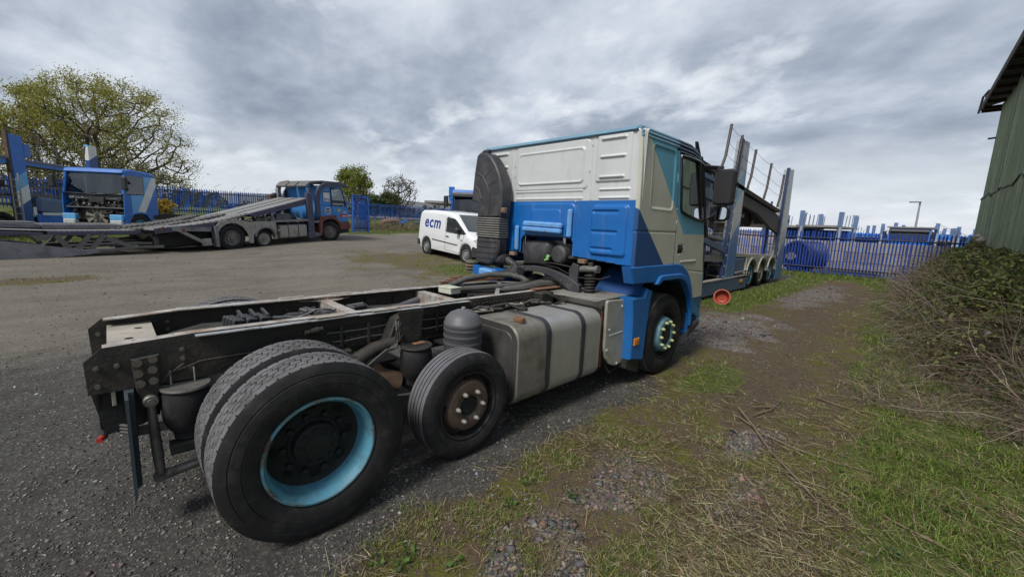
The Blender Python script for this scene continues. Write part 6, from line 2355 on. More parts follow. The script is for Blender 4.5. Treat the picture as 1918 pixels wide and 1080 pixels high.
for y0, y1 in ((-0.04, 0.08), (2.32, 2.44)):
    beam([(-11, 0.10), (-6.15, 0.48), (-5.55, 0.40), (-4.9, 0.27), (-4.52, 0.20), (-4.15, 0.19), (-4.10, 0.10), (-4.45, 0.03), (-5.0, -0.02), (-6.2, -0.03), (-11, -0.06)], y0, y1, 'trailer_grey', 'side_beam')
    beam([(-4.5, 0.07), (-4.5, 0.16), (-2.9, 0.28), (-2.4, 0.27), (-2.4, 0.18), (-3.0, 0.19)], y0 + 0.01, y1 - 0.01, 'deck_grey', 'lower_rail')
    for nm, a, b_ in (('strut', (-3.96, 0.66), (-4.34, 0.16)), ('strut', (-5.05, 0.64), (-4.74, 0.16)), ('strut', (-4.30, 0.66), (-4.62, 0.22)), ('strut', (-3.92, 0.55), (-3.2, 0.22))):
        mb = MB()
        mb.bar((a[0], (y0 + y1) / 2, a[1]), (b_[0], (y0 + y1) / 2, b_[1]), 0.06, 0.13, up=(0, 1, 0) if False else (1, 0, 0.3))
        mb.build(nm, 'deck_grey', R2)
    mb = MB()
    mb.prism([(-5.6, 0.66), (-5.1, 0.66), (-5.25, 0.50), (-5.45, 0.48)], y0, y1, 'y')
    mb.build('pivot_plate', 'deck_grey', R2)
for x, z in ((-3.4, 0.22), (-4.2, 0.14), (-5.6, 0.2), (-7.4, 0.2)):
    mb = MB()
    mb.bar((x, 0, z), (x, 2.4, z), 0.10, 0.09)
    mb.build('cross_beam', 'trailer_grey', R2)
beam([(-5.2, 0.20), (-3.0, 0.30), (-2.3, 0.30), (-2.3, 0.42), (-3.0, 0.42), (-5.0, 0.36)], 1.0, 1.3, 'chassis', 'drawbar')
beam([(-4.7, 0.24), (-2.6, 0.30), (-2.6, 0.36), (-4.7, 0.30)], 0.3, 0.9, 'deck_grey', 'floor_plate')
for s, y in ((False, 0.15), (True, 2.25)):
    pwheel(R2, -8.6, y, 0.40, 'dusty_side', s, small=True)
    pwheel(R2, -9.6, y, 0.40, 'dusty_side', s, small=True)


# ---- blue cab-over lorries -----------------------------------------------
def striped(name, cols, lines, rough=0.42):
    """colours split by parallel diagonal lines z = z0 + k*x (top colour first)"""
    def b(nt, x, y, z):
        c = (*cols[0], 1)
        for (z0, k, x0), col in zip(lines, cols[1:]):
            zz = math_n(nt, 'SUBTRACT', z, math_n(nt, 'MULTIPLY', math_n(nt, 'SUBTRACT', x, x0), k))
            f = math_n(nt, 'SUBTRACT', 1.0, step(nt, zz, z0, 0.01))
            c = mix_col(nt, f, c, col)
        return c
    paint_mat(name, b, rough, 0.15, ((0.20, 0.19, 0.17), 0.15, 3))


BL, SK, WH, DKB = (0.012, 0.125, 0.45), (0.115, 0.36, 0.64), (0.60, 0.61, 0.58), (0.008, 0.06, 0.24)


def _cabside(nt, x, y, z):
    # x runs back from the bumper (negative)
    k = lin(nt, x, z, (-0.90, 1.0), (-1.82, 2.6))
    c = mix_col(nt, step(nt, k, 0.0, 0.01), BL, WH)
    k2 = lin(nt, x, z, (-0.52, 1.0), (-1.42, 2.6))
    c = mix_col(nt, step(nt, k2, 0.0, 0.01), c, SK)
    c = mix_col(nt, step(nt, x, -0.34, 0.01), c, BL)
    up = step(nt, z, 2.62)
    return mix_col(nt, up, c, BL)


paint_mat('cab_side_stripes', lambda nt, x, y, z: _cabside(nt, math_n(nt, 'ADD', x, 0.0), y, z), 0.4, 0.2)


def cab_over(t, open_front=True, side='cab_side_stripes', depth=1.65, visor=False):
    L = -depth
    mb = MB()
    mb.prism([(L, 2.66), (L + 0.06, 2.80), (-0.5, 2.86), (-0.16, 2.80), (-0.10, 2.68), (-0.16, 2.62), (L, 2.60)], -1.20, 1.20, 'y', bev=0.05)
    mb.build('roof', 'truck_blue', t)
    for s in (1, -1):
        mb = MB()
        low = [(L, 1.02), (L, 1.86), (-0.02, 1.80), (0.0, 1.60), (0.02, 0.95)]
        low += [(-0.70 + 0.56 * math.cos(math.radians(a)), 0.52 + 0.56 * math.sin(math.radians(a))) for a in (48, 70, 90, 110, 132)]
        mb.prism(low, -1.20 * s, -1.245 * s, 'y', bev=0.01)
        mb.prism([(L, 1.84), (L, 2.64), (-1.02, 2.64), (-1.02, 1.84)], -1.19 * s, -1.23 * s, 'y', bev=0.01)
        mb.build('side_panel', side, t)
        mb = MB()
        mb.bar((-0.06, -1.19 * s, 1.80), (-0.20, -1.16 * s, 2.66), 0.10, 0.09, up=(1, 0, 0.2), bev=0.02)
        mb.bar((-1.0, -1.215 * s, 2.63), (-0.18, -1.19 * s, 2.63), 0.05, 0.06)
        mb.build('windscreen_pillar', 'truck_blue', t)
        mb = MB()
        mb.add([(-1.0, -1.215 * s, 2.62), (-0.24, -1.20 * s, 2.62), (-0.10, -1.215 * s, 1.85), (-1.0, -1.215 * s, 1.86)], [(0, 1, 2, 3)])
        mb.build('door_window', 'glass_dark', t, smooth=0)
        mb = MB()
        mb.prism([(-1.36, 0.62), (-1.36, 1.02), (-0.70, 1.14), (0.0, 0.98), (0.05, 0.40), (-0.16, 0.40), (-0.20, 0.75), (-0.40, 1.0), (-0.72, 1.06), (-1.0, 1.0), (-1.2, 0.75)], -1.10 * s, -1.26 * s, 'y', bev=0.015)
        mb.build('wheel_arch', 'truck_blue', t)
        pwheel(t, -0.70, -1.24 * s, 0.505, 'rim_blue', s < 0)
        mb = MB()
        mb.box((0.03, -0.93 * s, 0.86), (0.18, 0.54, 0.24), bev=0.03)
        cb = mb.build('bumper_corner', 'sky_blue', t)
        b2 = MB()
        b2.box((0.05, -0.93 * s, 0.66), (0.18, 0.50, 0.19), bev=0.03)
        b2.build('headlight', 'headlight', cb)
        mb = MB()
        mb.box((0.12, -1.42 * s, 2.25), (0.12, 0.22, 0.52), bev=0.04)
        mb.bar((-0.05, -1.2 * s, 2.5), (0.12, -1.42 * s, 2.5), 0.04, 0.04)
        mb.build('mirror', 'mirror_dark', t)
    mb = MB()
    mb.sheet(np.linspace(-1.15, 1.15, 9), np.linspace(0, 1, 5), lambda y, v: (-0.02 - 0.16 * v - 0.05 * (y / 1.15) ** 2, y, 1.80 + 0.84 * v))
    mb.build('windscreen', 'glass_dark', t, smooth=60)
    mb = MB()
    mb.tube([(-0.06, -1.12, 1.80), (-0.005, 0, 1.785), (-0.06, 1.12, 1.80)], 0.035, 6)
    for y in (-0.5, 0.35):
        mb.tube([(0.0, y, 1.80), (-0.01, y + 0.62, 1.845)], 0.012, 4)
    mb.build('wiper', 'black_gloss', t)
    mb = MB()
    mb.box((L + 0.04, 0, 1.85), (0.05, 2.38, 1.55))
    mb.build('rear_wall', 'truck_blue', t)
    mb = MB()
    mb.box((-0.8, 0, 1.25), (1.5, 2.3, 0.04))
    mb.box((-0.25, 0, 1.66), (0.3, 2.2, 0.22), bev=0.05)
    for y in (-0.62, 0.62):
        mb.box((-0.85, y, 1.75), (0.16, 0.5, 0.75), rotm(0, -0.12, 0), 0.05)
        mb.box((-0.93, y, 2.22), (0.12, 0.3, 0.22), bev=0.05)
    mb.build('cab_interior', 'seat_cloth', t)
    mb = MB()
    if open_front:
        mb.box((-0.42, 0, 1.25), (0.25, 2.1, 1.0))
        rnd = random.Random(14)
        for k in range(46):
            y, z = rnd.uniform(-1.0, 1.0), rnd.uniform(1.05, 1.72)
            mb.box((-0.20 + rnd.uniform(-0.08, 0.08), y, z), (rnd.uniform(0.05, 0.15), rnd.uniform(0.04, 0.22), rnd.uniform(0.04, 0.16)), rotm(rnd.uniform(-.3, .3), 0, 0), 0.01)
        for k in range(30):
            y, z = rnd.uniform(-1.0, 1.0), rnd.uniform(0.8, 1.7)
            mb.tube([(-0.14, y, z), (-0.10, y + rnd.uniform(-.2, .2), z + rnd.uniform(-.2, .1)), (-0.15, y + rnd.uniform(-.3, .3), z + rnd.uniform(-.3, .1))], rnd.uniform(0.01, 0.03), 5)
        mb.box((-0.10, 0.08, 1.56), (0.12, 0.62, 0.22), bev=0.02)
        mb.build('engine_bay', 'chassis', t)
        mb = MB()
        rnd = random.Random(15)
        for k in range(14):
            mb.box((-0.10, rnd.uniform(-0.9, 0.9), rnd.uniform(1.25, 1.7)), (0.05, rnd.uniform(0.04, 0.12), rnd.uniform(0.025, 0.06)), rotm(rnd.uniform(-.4, .4), 0, 0), 0.008)
        mb.build('fitting', 'galv', t, kind='stuff')
        mb = MB()
        mb.lathe([(0, 0.02), (0.09, 0.02), (0.12, -0.06), (0.12, -0.08)], (0, 0, 0), 'x', 18)
        hub = mb.build('fan_hub', 'chassis', t)
        hub.location = (-0.16, -0.06, 0.90)
        for k in range(9):
            a = 2 * math.pi * k / 9
            mb = MB()
            mb.prism([(-0.045, 0.10), (0.045, 0.10), (0.10, 0.44), (-0.06, 0.46)], -0.02, 0.0, 'x')
            o = mb.build('fan_blade', 'fan_grey', hub)
            o.rotation_euler = (a, 0, 0)
    else:
        mb.box((-0.02, 0, 1.30), (0.10, 2.30, 0.80), bev=0.05)
        mb.build('front_panel', 'truck_blue', t)
        mb = MB()
        for k in range(5):
            mb.box((0.04, 0, 1.02 + k * 0.11), (0.04, 1.7, 0.07), bev=0.01)
        mb.build('grille', 'plastic', t)
    mb = MB()
    mb.box((0.0, 0, 0.52), (0.20, 1.3, 0.22), bev=0.03)
    mb.build('bumper', 'truck_blue' if not open_front else 'chassis_dark', t)
    if visor:
        mb = MB()
        mb.box((0.02, 0, 2.60), (0.26, 2.3, 0.17), rotm(0, 0.25, 0), 0.03)
        mb.build('sun_visor', 'tank_grey', t)
    mb = MB()
    for s in (1, -1):
        mb.box((-3.6, -0.42 * s, 0.92), (5.2, 0.08, 0.26))
    mb.box((-0.7, 0, 0.5), (0.14, 2.0, 0.12))
    mb.build('chassis', 'chassis_dark', t)


B1 = thing('cab_over_lorry', 'blue lorry with its front grille missing and a bare cooling fan showing, under the oak', 'lorry', (-1.10, 20.80, h1(-1.1, 20.8) + 0.16), (0, 0, YAW + math.pi + 0.03))
cab_over(B1, True)

B2 = thing('cab_over_lorry', 'blue lorry cab with a grey visor standing behind the white van', 'lorry', (11.95, 12.15, h1(11.9, 12.1) + 0.05), (0, 0, YAW + math.pi - 0.02))
cab_over(B2, False, 'truck_blue', visor=True)
mb = MB()
mb.box((-2.2, -1.55, 2.62), (0.22, 0.28, 1.0))
mb.build('deck_post', 'truck_blue', B2)
mb = MB()
mb.box((-2.4, -2.0, 2.25), (3.0, 1.4, 0.12), bev=0.01)
mb.build('side_deck', 'deck_pale', B2)

def post_prism(poly, y0, y1, m, t, nm='post'):
    mb = MB()
    mb.prism(poly, y0, y1, 'y', bev=0.012)
    return mb.build(nm, m, t, smooth=0)


def ladder(t, x, y0, y1, z0, z1, m='dusty_side', stepz=0.33, taper=0.0, rail_m=None):
    mb = MB()
    for y in (y0, y1):
        mb.bar((x - taper, y, z0), (x, y, z1), 0.04, 0.04, up=(1, 0, 0))
    n = int((z1 - z0) / stepz)
    for k in range(n + 1):
        f = (k + 0.5) * stepz / (z1 - z0)
        if f < 1:
            mb.bar((x - taper * (1 - f), y0, z0 + f * (z1 - z0)), (x - taper * (1 - f), y1, z0 + f * (z1 - z0)), 0.03, 0.035)
    return mb.build('ladder', m, t)


def stanchions(t, pts, top, wires=(0.15, 0.35, 0.62, 0.9), bend=0.18, kick=0.22, y=0.0, m='pole_dark', r=0.028):
    """bent handrail poles along a deck edge with strung wires"""
    tips = []
    for (x, z) in pts:
        mb = MB()
        mb.tube([(x, y, z), (x, y, z + bend * 0.5), (x + kick, y, z + bend + 0.2), (x + kick + 0.22 * (top - 0.4), y, z + top)], r, 7)
        mb.build('handrail_pole', m, t)
        tips.append((x, z))
    mb = MB()
    for w in wires:
        for (xa, za), (xb, zb_) in zip(tips[:-1], tips[1:]):
            o = kick + 0.22 * (w * (top - 0.4))
            a = Vector((xa + o, y, za + bend + 0.2 + w * (top - bend - 0.2)))
            b_ = Vector((xb + o, y, zb_ + bend + 0.2 + w * (top - bend - 0.2)))
            mb.tube([a, (a + b_) / 2 - Vector((0, 0, 0.03)), b_], 0.0055, 4)
    mb.build('wire', 'wire', t, kind='stuff')


# ---- two-deck blue trailer at the far left -----------------------------------
G = h1(-5, 24)
B3 = thing('two_deck_trailer', 'two-deck blue car trailer at the far left with a striped corner post and a ladder', 'trailer', (-6.085, 21.506, G), (0, 0, YAW))
striped('post_stripes_left', [BL, SK, WH, DKB], [(3.02 - G, 0.75, 4.0), (2.45 - G, 0.75, 4.0), (1.80 - G, 0.75, 4.0)])
post_prism([(3.80, 0.25), (3.75, 4.62 - G + 0.05), (4.22, 4.62 - G), (4.30, 0.25)], -0.02, 0.20, 'post_stripes_left', B3)
post_prism([(4.24, 3.3), (4.26, 4.05 - G + 0.3), (4.52, 4.0 - G + 0.3), (4.50, 3.3)], 0.0, 0.14, 'truck_blue', B3, 'post_gusset')
post_prism([(7.0, 0.3), (7.0, 4.3), (7.42, 4.25), (7.45, 0.3)], -0.02, 0.20, 'post_stripes_left', B3)
post_prism([(3.80, 0.25), (3.75, 4.62 - G + 0.05), (4.22, 4.62 - G), (4.30, 0.25)], 2.3, 2.5, 'truck_blue', B3)
ladder(B3, 3.55, -0.44, -0.10, 0.45, 2.55, 'dusty_side', 0.28)
mb = MB()
mb.box((3.72, 0.08, 2.35), (0.07, 0.16, 3.9))
mb.build('post_channel', 'rusty_rim', B3)
mb = MB()
mb.prism([(-3, 3.45), (3.7, 3.22), (9.5, 3.02), (9.5, 2.78), (3.7, 2.96), (2.9, 2.74), (1.5, 3.0), (-3, 3.20)], 0.08, 0.17, 'y', bev=0.01)
mb.build('upper_side_beam', 'truck_blue', B3)
mb = MB()
mb.prism([(-3, 3.42), (3.7, 3.19), (9.5, 2.99), (9.5, 2.92), (3.7, 3.10), (-3, 3.30)], 0.06, 2.4, 'y')
mb.build('upper_deck', 'deck_grey', B3)
mb = MB()
mb.bar((-2, 0.05, 1.15), (3.2, 0.05, 2.05), 0.14, 0.22)
mb.build('lift_arm', 'truck_blue', B3)
mb = MB()
mb.bar((2.2, 0.3, 2.9), (3.6, 0.3, 2.1), 0.12, 0.16)
mb.build('brace', 'pole_dark', B3)
for k, (z, m) in enumerate(((1.25, 'deck_grey'), (1.62, 'timber'), (1.95, 'deck_grey'))):
    mb = MB()
    mb.box((2.5, 1.3, z), (10.5, 2.2 - 0.3 * k, 0.09), rotm(0, -0.02 * k, 0))
    mb.build('lower_deck', m, B3)
mb = MB()
mb.box((3.2, 1.2, 0.55), (12.5, 0.9, 0.30))
mb.build('chassis', 'chassis_dark', B3)
mb = MB()
mb.prism([(-2.5, 0.2), (-2.2, 0.62), (1.2, 0.62), (1.6, 0.2), (1.3, 0.2), (0.9, 0.45), (-1.9, 0.45), (-2.2, 0.2)], -0.03, 0.05, 'y')
mb.build('mudguard', 'truck_blue', B3)
for x in (-1.4, -0.1, 1.2, 6.5):
    pwheel(B3, x + 2.0, 0.05, 0.47, 'rim_dark', False)
    pwheel(B3, x + 2.0, 2.35, 0.47, 'rim_dark', True)
mb = MB()
mb.box((5.4, 0.05, 0.62), (1.9, 0.10, 0.5), bev=0.02)
mb.build('locker', 'truck_blue', B3)
mb = MB()
mb.box((5.3, 0.25, 1.20), (1.5, 0.5, 0.75), rotm(0, 0.1, 0), 0.12)
mb.build('toolbox', 'steel_blue', B3)
mb = MB()
mb.box((5.4, -0.02, 0.88), (1.5, 0.02, 0.12))
mb.box((4.36, -0.02, 1.0), (0.12, 0.03, 0.34))
mb.build('reflector_board', 'white_paint', B3, kind='stuff')
stanchions(B3, [(2.6, 3.25), (3.2, 3.22), (4.75, 3.18), (6.7, 3.10)], 1.1, y=0.0, bend=0.1, kick=0.02)
stanchions(B3, [(2.0, 3.28), (2.9, 3.25), (5.2, 3.16), (7.6, 3.08)], 1.0, y=2.35, bend=0.1, kick=0.02)

# ---- blue transporter trailer ahead of the cab ---------------------------------
TR = thing('transporter_trailer', 'blue and cream two-deck transporter trailer with tall leaning posts, parked just beyond the white-backed cab', 'trailer', (0, 0.65, 0))
STB, LBT, CRT = (0.085, 0.185, 0.38), (0.10, 0.30, 0.43), (0.42, 0.42, 0.40)
striped('post_stripes_a', [(0.34, 0.37, 0.42), LBT, CRT, STB], [(3.35, 0.9, 12.2), (2.75, 0.9, 12.2), (1.85, 0.9, 12.2)])
striped('post_stripes_b', [(0.40, 0.43, 0.45), CRT, STB], [(3.1, 0.9, 17.7), (1.35, 0.9, 17.7)])
for yy in (0, 2.3):
    post_prism([(11.80, 0.06), (12.14, 4.36), (12.58, 4.38), (12.62, 0.06)], yy, yy + 0.22, 'post_stripes_a', TR)
    post_prism([(17.28, 0.14), (17.46, 4.20), (17.98, 4.26), (18.24, 0.16)], yy, yy + 0.22, 'post_stripes_b', TR)
    for xb, xt, z1 in ((11.66, 12.06, 4.38), (17.14, 17.38, 4.24)):
        mb = MB()
        mb.bar((xb, yy + 0.05, 0.3), (xt, yy + 0.05, z1), 0.10, 0.10, up=(1, 0, 0))
        mb.bar((xb, yy + 0.45, 0.3), (xt, yy + 0.45, z1 - 1.2), 0.06, 0.06, up=(1, 0, 0))
        mb.build('post_channel', 'navy', TR)
        mb = MB()
        for k in range(12):
            f = (0.25 + k * 0.30) / 4.0
            if f < 0.92:
                x = xb + (xt - xb) * f
                mb.bar((x - 0.02, yy - 0.02, 0.3 + f * (z1 - 0.3)), (x - 0.02, yy + 0.45 * (1 if f < 0.65 else 0.3), 0.3 + f * (z1 - 0.3)), 0.05, 0.035)
        mb.build('rung', 'dusty_side', TR, kind='stuff')
mb = MB()
mb.prism([(8.4, 0.10), (8.4, 0.45), (11.75, 0.46), (13.82, 0.40), (13.80, 0.08)], -0.02, 0.12, 'y', bev=0.01)
mb.build('side_rail', 'steel_blue', TR)
mb = MB()
mb.box((11.1, 0.05, 0.485), (5.4, 0.16, 0.035))
mb.bar((12.7, -0.01, 0.62), (13.8, -0.01, 0.64), 0.03, 0.04)
mb.build('rail_cap', 'dusty_side', TR)
mb = MB()
for x in (13.15, 13.30):
    mb.box((x, -0.035, 0.34), (0.10, 0.02, 0.09), bev=0.01)
mb.build('side_lamp', 'amber', TR)
mb = MB()
mb.box((9.9, -0.035, 0.30), (0.25, 0.01, 0.10))
mb.build('worn_label', 'dusty_side', TR)
mb = MB()
mb.box((13.2, 0.3, 0.78), (0.9, 0.5, 0.52), bev=0.03)
mb.build('locker', 'steel_blue', TR)
mb = MB()
rnd = random.Random(4)
for k in range(20):
    x = rnd.uniform(9, 13.6)
    mb.box((x, rnd.uniform(0.2, 2.0), rnd.uniform(0.5, 1.05)), (rnd.uniform(0.1, 0.5), 0.3, rnd.uniform(0.08, 0.3)), rotm(0, rnd.uniform(-.4, .4), 0), 0.02)
mb.box((13.0, 1.25, 0.45), (9.6, 1.2, 0.3))
mb.build('chassis', 'chassis_dark', TR)
for k, x in enumerate((14.25, 15.45, 16.58)):
    mb = MB()
    mb.prism(arch_poly(x, 0.48, 0.50, 0.56, 5, 175), -0.03, 0.40, 'y')
    mb.prism([(x - 0.60, 1.04), (x + 0.60, 1.04), (x + 0.60, 0.62)] + [(x + 0.52 * math.cos(math.radians(a)), 0.50 + 0.52 * math.sin(math.radians(a))) for a in (20, 45, 70, 90, 110, 135, 160)] + [(x - 0.60, 0.62)], 0.0, 0.03, 'y')
    mb.build('mudguard', 'cream', TR, smooth=0)
    pwheel(TR, x, 0.03, 0.47, 'rim_blue' if k != 1 else 'dusty_side', False, z=0.47)
    pwheel(TR, x, 2.5, 0.47, 'rim_blue', True, z=0.47)
for y0 in (0.05, 1.6):
    mb = MB()
    mb.prism([(12.8, 1.20), (16.9, 1.05), (17.3, 0.98), (16.9, 0.96), (12.8, 1.08)], y0, y0 + 0.75, 'y', bev=0.01)
    mb.build('lower_track', 'cream', TR)
    mb = MB()
    mb.prism([(8.6, 1.95), (11.6, 1.62), (11.6, 1.55), (8.6, 1.84)], y0, y0 + 0.75, 'y', bev=0.01)
    mb.prism([(8.6, 1.30), (11.9, 1.12), (11.9, 0.95), (8.6, 1.12)], y0, y0 + 0.75, 'y', bev=0.01)
    mb.build('front_track', 'deck_pale', TR)
mb = MB()
mb.bar((9.4, 0.05, 1.72), (11.6, 0.05, 1.30), 0.10, 0.14)
mb.build('brace', 'steel_blue', TR)
# upper deck
UD = lambda x: 3.12 - (x - 12.76) * 0.105
for y0, y1 in ((0.0, 0.85), (1.55, 2.4)):
    mb = MB()
    mb.prism([(8.6, UD(8.6)), (16.7, UD(16.7)), (16.9, UD(16.9) - 0.06), (16.5, UD(16.5) - 0.14), (8.6, UD(8.6) - 0.14)], y0, y1, 'y', bev=0.01)
    mb.build('upper_track', 'roof_dark', TR)
mb = MB()
mb.prism([(11.6, 3.05), (16.6, 2.56), (18.4, 1.95), (18.5, 1.70), (17.6, 1.78), (16.2, 2.0), (14.4, 2.45), (11.6, 2.75)], 0.06, 0.18, 'y')
mb.prism([(11.6, 3.05), (16.6, 2.56), (18.4, 1.95), (18.5, 1.70), (17.6, 1.78), (16.2, 2.0), (14.4, 2.45), (11.6, 2.75)], 2.2, 2.3, 'y')
for k in range(11):
    x = 12.0 + k * 0.55
    mb.bar((x, 0.1, UD(x) - 0.32 - 0.06 * max(0, k - 7)), (x, 2.3, UD(x) - 0.32 - 0.06 * max(0, k - 7)), 0.08, 0.14)
mb.build('upper_frame', 'pole_dark', TR)
mb = MB()
mb.prism([(18.3, 1.75), (18.2, 2.62), (18.45, 2.62), (18.40, 2.45), (18.85, 2.40), (18.85, 2.30), (18.42, 2.25), (18.7, 1.8)], 0.1, 0.3, 'y', bev=0.01)
mb.build('tail_hook', 'pole_dark', TR)
mb = MB()
mb.prism([(12.1, 2.45), (12.0, 2.16), (15.6, 1.98), (16.3, 2.05), (16.2, 2.28)], 1.0, 1.9, 'y', bev=0.02)
mb.build('middle_deck', 'scrap_brown', TR)
mb = MB()
mb.box((14.3, 0.9, 2.40), (4.0, 0.2, 0.05), rotm(0, 0.06, 0))
mb.build('deck_edge', 'steel_blue', TR)
mb = MB()
mb.cyl((14.9, 0.42, 2.25), (14.9, 0.55, 2.25), 0.22, seg=20)
mb.lathe([(0.1, 0), (0.18, -0.02), (0.2, 0.02)], (14.9, 0.42, 2.25), 'y', 20)
mb.bar((14.5, 0.45, 2.55), (14.9, 0.45, 2.25), 0.06, 0.1)
mb.build('winch', 'pole_dark', TR)
mb = MB()
mb.cyl((13.05, 0.35, 0.6), (13.05, 0.35, 2.8), 0.06, seg=10)
mb.build('hydraulic_ram', 'pole_dark', TR)
for x in (8.9, 10.2):
    mb = MB()
    mb.box((x, 0.12, 1.75), (0.16, 0.16, 3.1))
    mb.build('front_post', 'navy', TR)
mb = MB()
mb.box((9.8, 0.05, 2.75), (2.4, 0.14, 0.24), rotm(0, 0.10, 0))
mb.box((9.6, 0.05, 3.15), (2.8, 0.12, 0.10), rotm(0, 0.10, 0))
mb.build('front_frame', 'steel_blue', TR)
stanchions(TR, [(10.64, 3.40), (11.55, 3.28), (12.86, 3.10), (14.60, 2.93), (16.32, 2.76)], 1.16, wires=(0.05, 0.42, 0.92), bend=0.16, kick=0.17, y=0.0, r=0.036)

# ---- the white van ----------------------------------------------------------------
VA, VZ = math.radians(-91.3), 0.415
V = thing('panel_van', 'small white panel van with ecm lettering on its side', 'van', (8.70, 11.41, VZ), (0, 0.0535, VA))


def pillow(mb, poly, y0, y1, r, steps=5, mi=0):
    """extrusion along y with rounded rims"""
    n = len(poly)
    area = sum(poly[i][0] * poly[(i + 1) % n][1] - poly[(i + 1) % n][0] * poly[i][1] for i in range(n))
    P = [Vector(p) for p in (poly if area > 0 else poly[::-1])]

    def inset(d):
        out = []
        for i in range(n):
            e1 = (P[i] - P[i - 1]).normalized()
            e2 = (P[(i + 1) % n] - P[i]).normalized()
            b = Vector((-e1.y - e2.y, e1.x + e2.x))
            k = max(0.6, b.dot(Vector((-e1.y, e1.x))))
            w = 1.0 if P[i].y > 0.95 else max(0.25, (P[i].y - 0.2) / 0.75)
            out.append(P[i] + b * (d * w / k))
        return out
    rings = []
    for k in range(steps + 1):
        a = math.pi / 2 * k / steps
        rings.append((inset(r * (1 - math.sin(a))), y0 + r * 0.75 * (1 - math.cos(a))))
    rings += [(p, y0 + y1 - y) for p, y in rings[::-1]]
    vs = [(p.x, y, p.y) for ring, y in rings for p in ring]
    fs = []
    for k in range(len(rings) - 1):
        for i in range(n):
            j = (i + 1) % n
            fs.append((k * n + i, (k + 1) * n + i, (k + 1) * n + j, k * n + j))
    fs.append(tuple(range(n)))
    fs.append(tuple((len(rings) - 1) * n + i for i in range(n))[::-1])
    mb.add(vs, fs, mi)


ar = lambda cx, r, a0, a1, n=10: [(cx + r * math.cos(math.radians(a0 + (a1 - a0) * k / n)), 0.31 + r * math.sin(math.radians(a0 + (a1 - a0) * k / n))) for k in range(n + 1)]
body = [(-0.64, 0.36), (-0.68, 0.62), (-0.67, 1.05), (-0.60, 1.45), (-0.50, 1.70), (-0.36, 1.79), (0.3, 1.825), (1.2, 1.83), (1.65, 1.81), (1.95, 1.73), (2.28, 1.48), (2.72, 1.15), (2.90, 1.07),
        (3.30, 0.95), (3.46, 0.82), (3.52, 0.62), (3.50, 0.30), (3.18, 0.27)] + ar(2.75, 0.385, -5, 185) + [(2.30, 0.24), (0.44, 0.24)] + ar(0.0, 0.385, -10, 190) + [(-0.45, 0.34)]
mb = MB()
pillow(mb, body, 0.0, 1.78, 0.16)
mb.build('body', 'van_white', V, smooth=45)
mb = MB()
for x in (0.0, 2.75):
    mb.cyl((x, 0.04, 0.33), (x, 1.74, 0.33), 0.39, seg=24)
mb.box((1.4, 0.89, 0.36), (3.0, 1.6, 0.2))
mb.build('wheel_well', 'chassis_dark', V)
vt = plain_tyre(0.318, 0.20, 0.205, 36)
vr = plain_rim(0.207, 'galv', 0.03, 'galv', 0.4)
for x in (0.0, 2.75):
    for y, lf in ((0.015, False), (1.765, True)):
        w = place(vr, 'wheel', V, (x, y, 0.318), (0, 0.3, math.pi if lf else 0))
        place(vt, 'tyre', w)
mat('car_glass', (0.035, 0.042, 0.045), 0.06, var=0.05, spec=1.0)


def flat_panel(t, nm, poly, y, m, th=0.006, parent=None):
    mb = MB()
    mb.prism(poly, y, y - th, 'y')
    return mb.build(nm, m, parent or t, smooth=0)


wn = [(1.50, 1.56), (1.56, 1.60), (1.98, 1.56), (2.10, 1.50), (2.62, 1.12), (2.58, 1.07), (1.47, 1.06), (1.45, 1.10)]
flat_panel(V, 'window_trim', [(1.46, 1.58), (1.54, 1.635), (1.99, 1.59), (2.14, 1.52), (2.72, 1.10), (2.62, 1.035), (1.43, 1.025), (1.41, 1.08)], 0.006, 'plastic')
flat_panel(V, 'door_window', wn, 0.001, 'car_glass')
mb = MB()
mb.prism([(2.20, 1.07), (2.38, 1.07), (2.42, 1.22), (2.36, 1.27), (2.22, 1.24)], -0.02, -0.20, 'y', bev=0.03)
mb.build('door_mirror', 'plastic', V)
mb = MB()
mb.sheet(np.linspace(0, 1, 10), np.linspace(0.15, 1.63, 14), lambda u, y: (1.99 + 0.74 * u - 0.05 * ((y - 0.89) / 0.74) ** 2, y + (0.89 - y) * 0.10 * (1 - u), 1.735 - 0.565 * u + 0.012))
mb.build('windscreen', 'car_glass', V, smooth=60)
flat_panel(V, 'side_moulding', [(0.46, 0.690), (2.24, 0.635), (2.24, 0.600), (0.46, 0.650)], 0.002, 'plastic_dusty', 0.014)
mb = MB()
for x, z0, z1 in ((1.40, 0.36, 1.62), ):
    mb.bar((x, 0.0, z0), (x, 0.0, z1), 0.010, 0.008, up=(0, 1, 0))
mb.bar((2.48, 0.0, 0.65), (2.62, 0.0, 1.02), 0.010, 0.008, up=(0, 1, 0))
mb.bar((1.40, 0.0, 0.36), (2.36, 0.0, 0.34), 0.008, 0.010, up=(0, 0, 1))
mb.build('door_seam', 'chassis', V, kind='stuff')
mb = MB()
mb.box((1.55, -0.012, 0.885), (0.18, 0.03, 0.045), bev=0.01)
mb.build('door_handle', 'plastic', V)
mb = MB()
mb.box((2.46, -0.008, 0.83), (0.09, 0.02, 0.035), bev=0.008)
mb.build('side_repeater', 'chassis', V)
mb = MB()
mb.prism([(3.15, 0.28), (3.10, 0.62), (3.18, 0.70), (3.50, 0.66), (3.57, 0.50), (3.54, 0.28)], -0.008, 1.788, 'y', bev=0.03)
mb.build('front_bumper', 'plastic', V)
mb = MB()
mb.prism([(-0.69, 0.34), (-0.70, 0.60), (-0.50, 0.60), (-0.40, 0.36)], -0.008, 1.788, 'y', bev=0.02)
mb.build('rear_bumper', 'plastic', V)
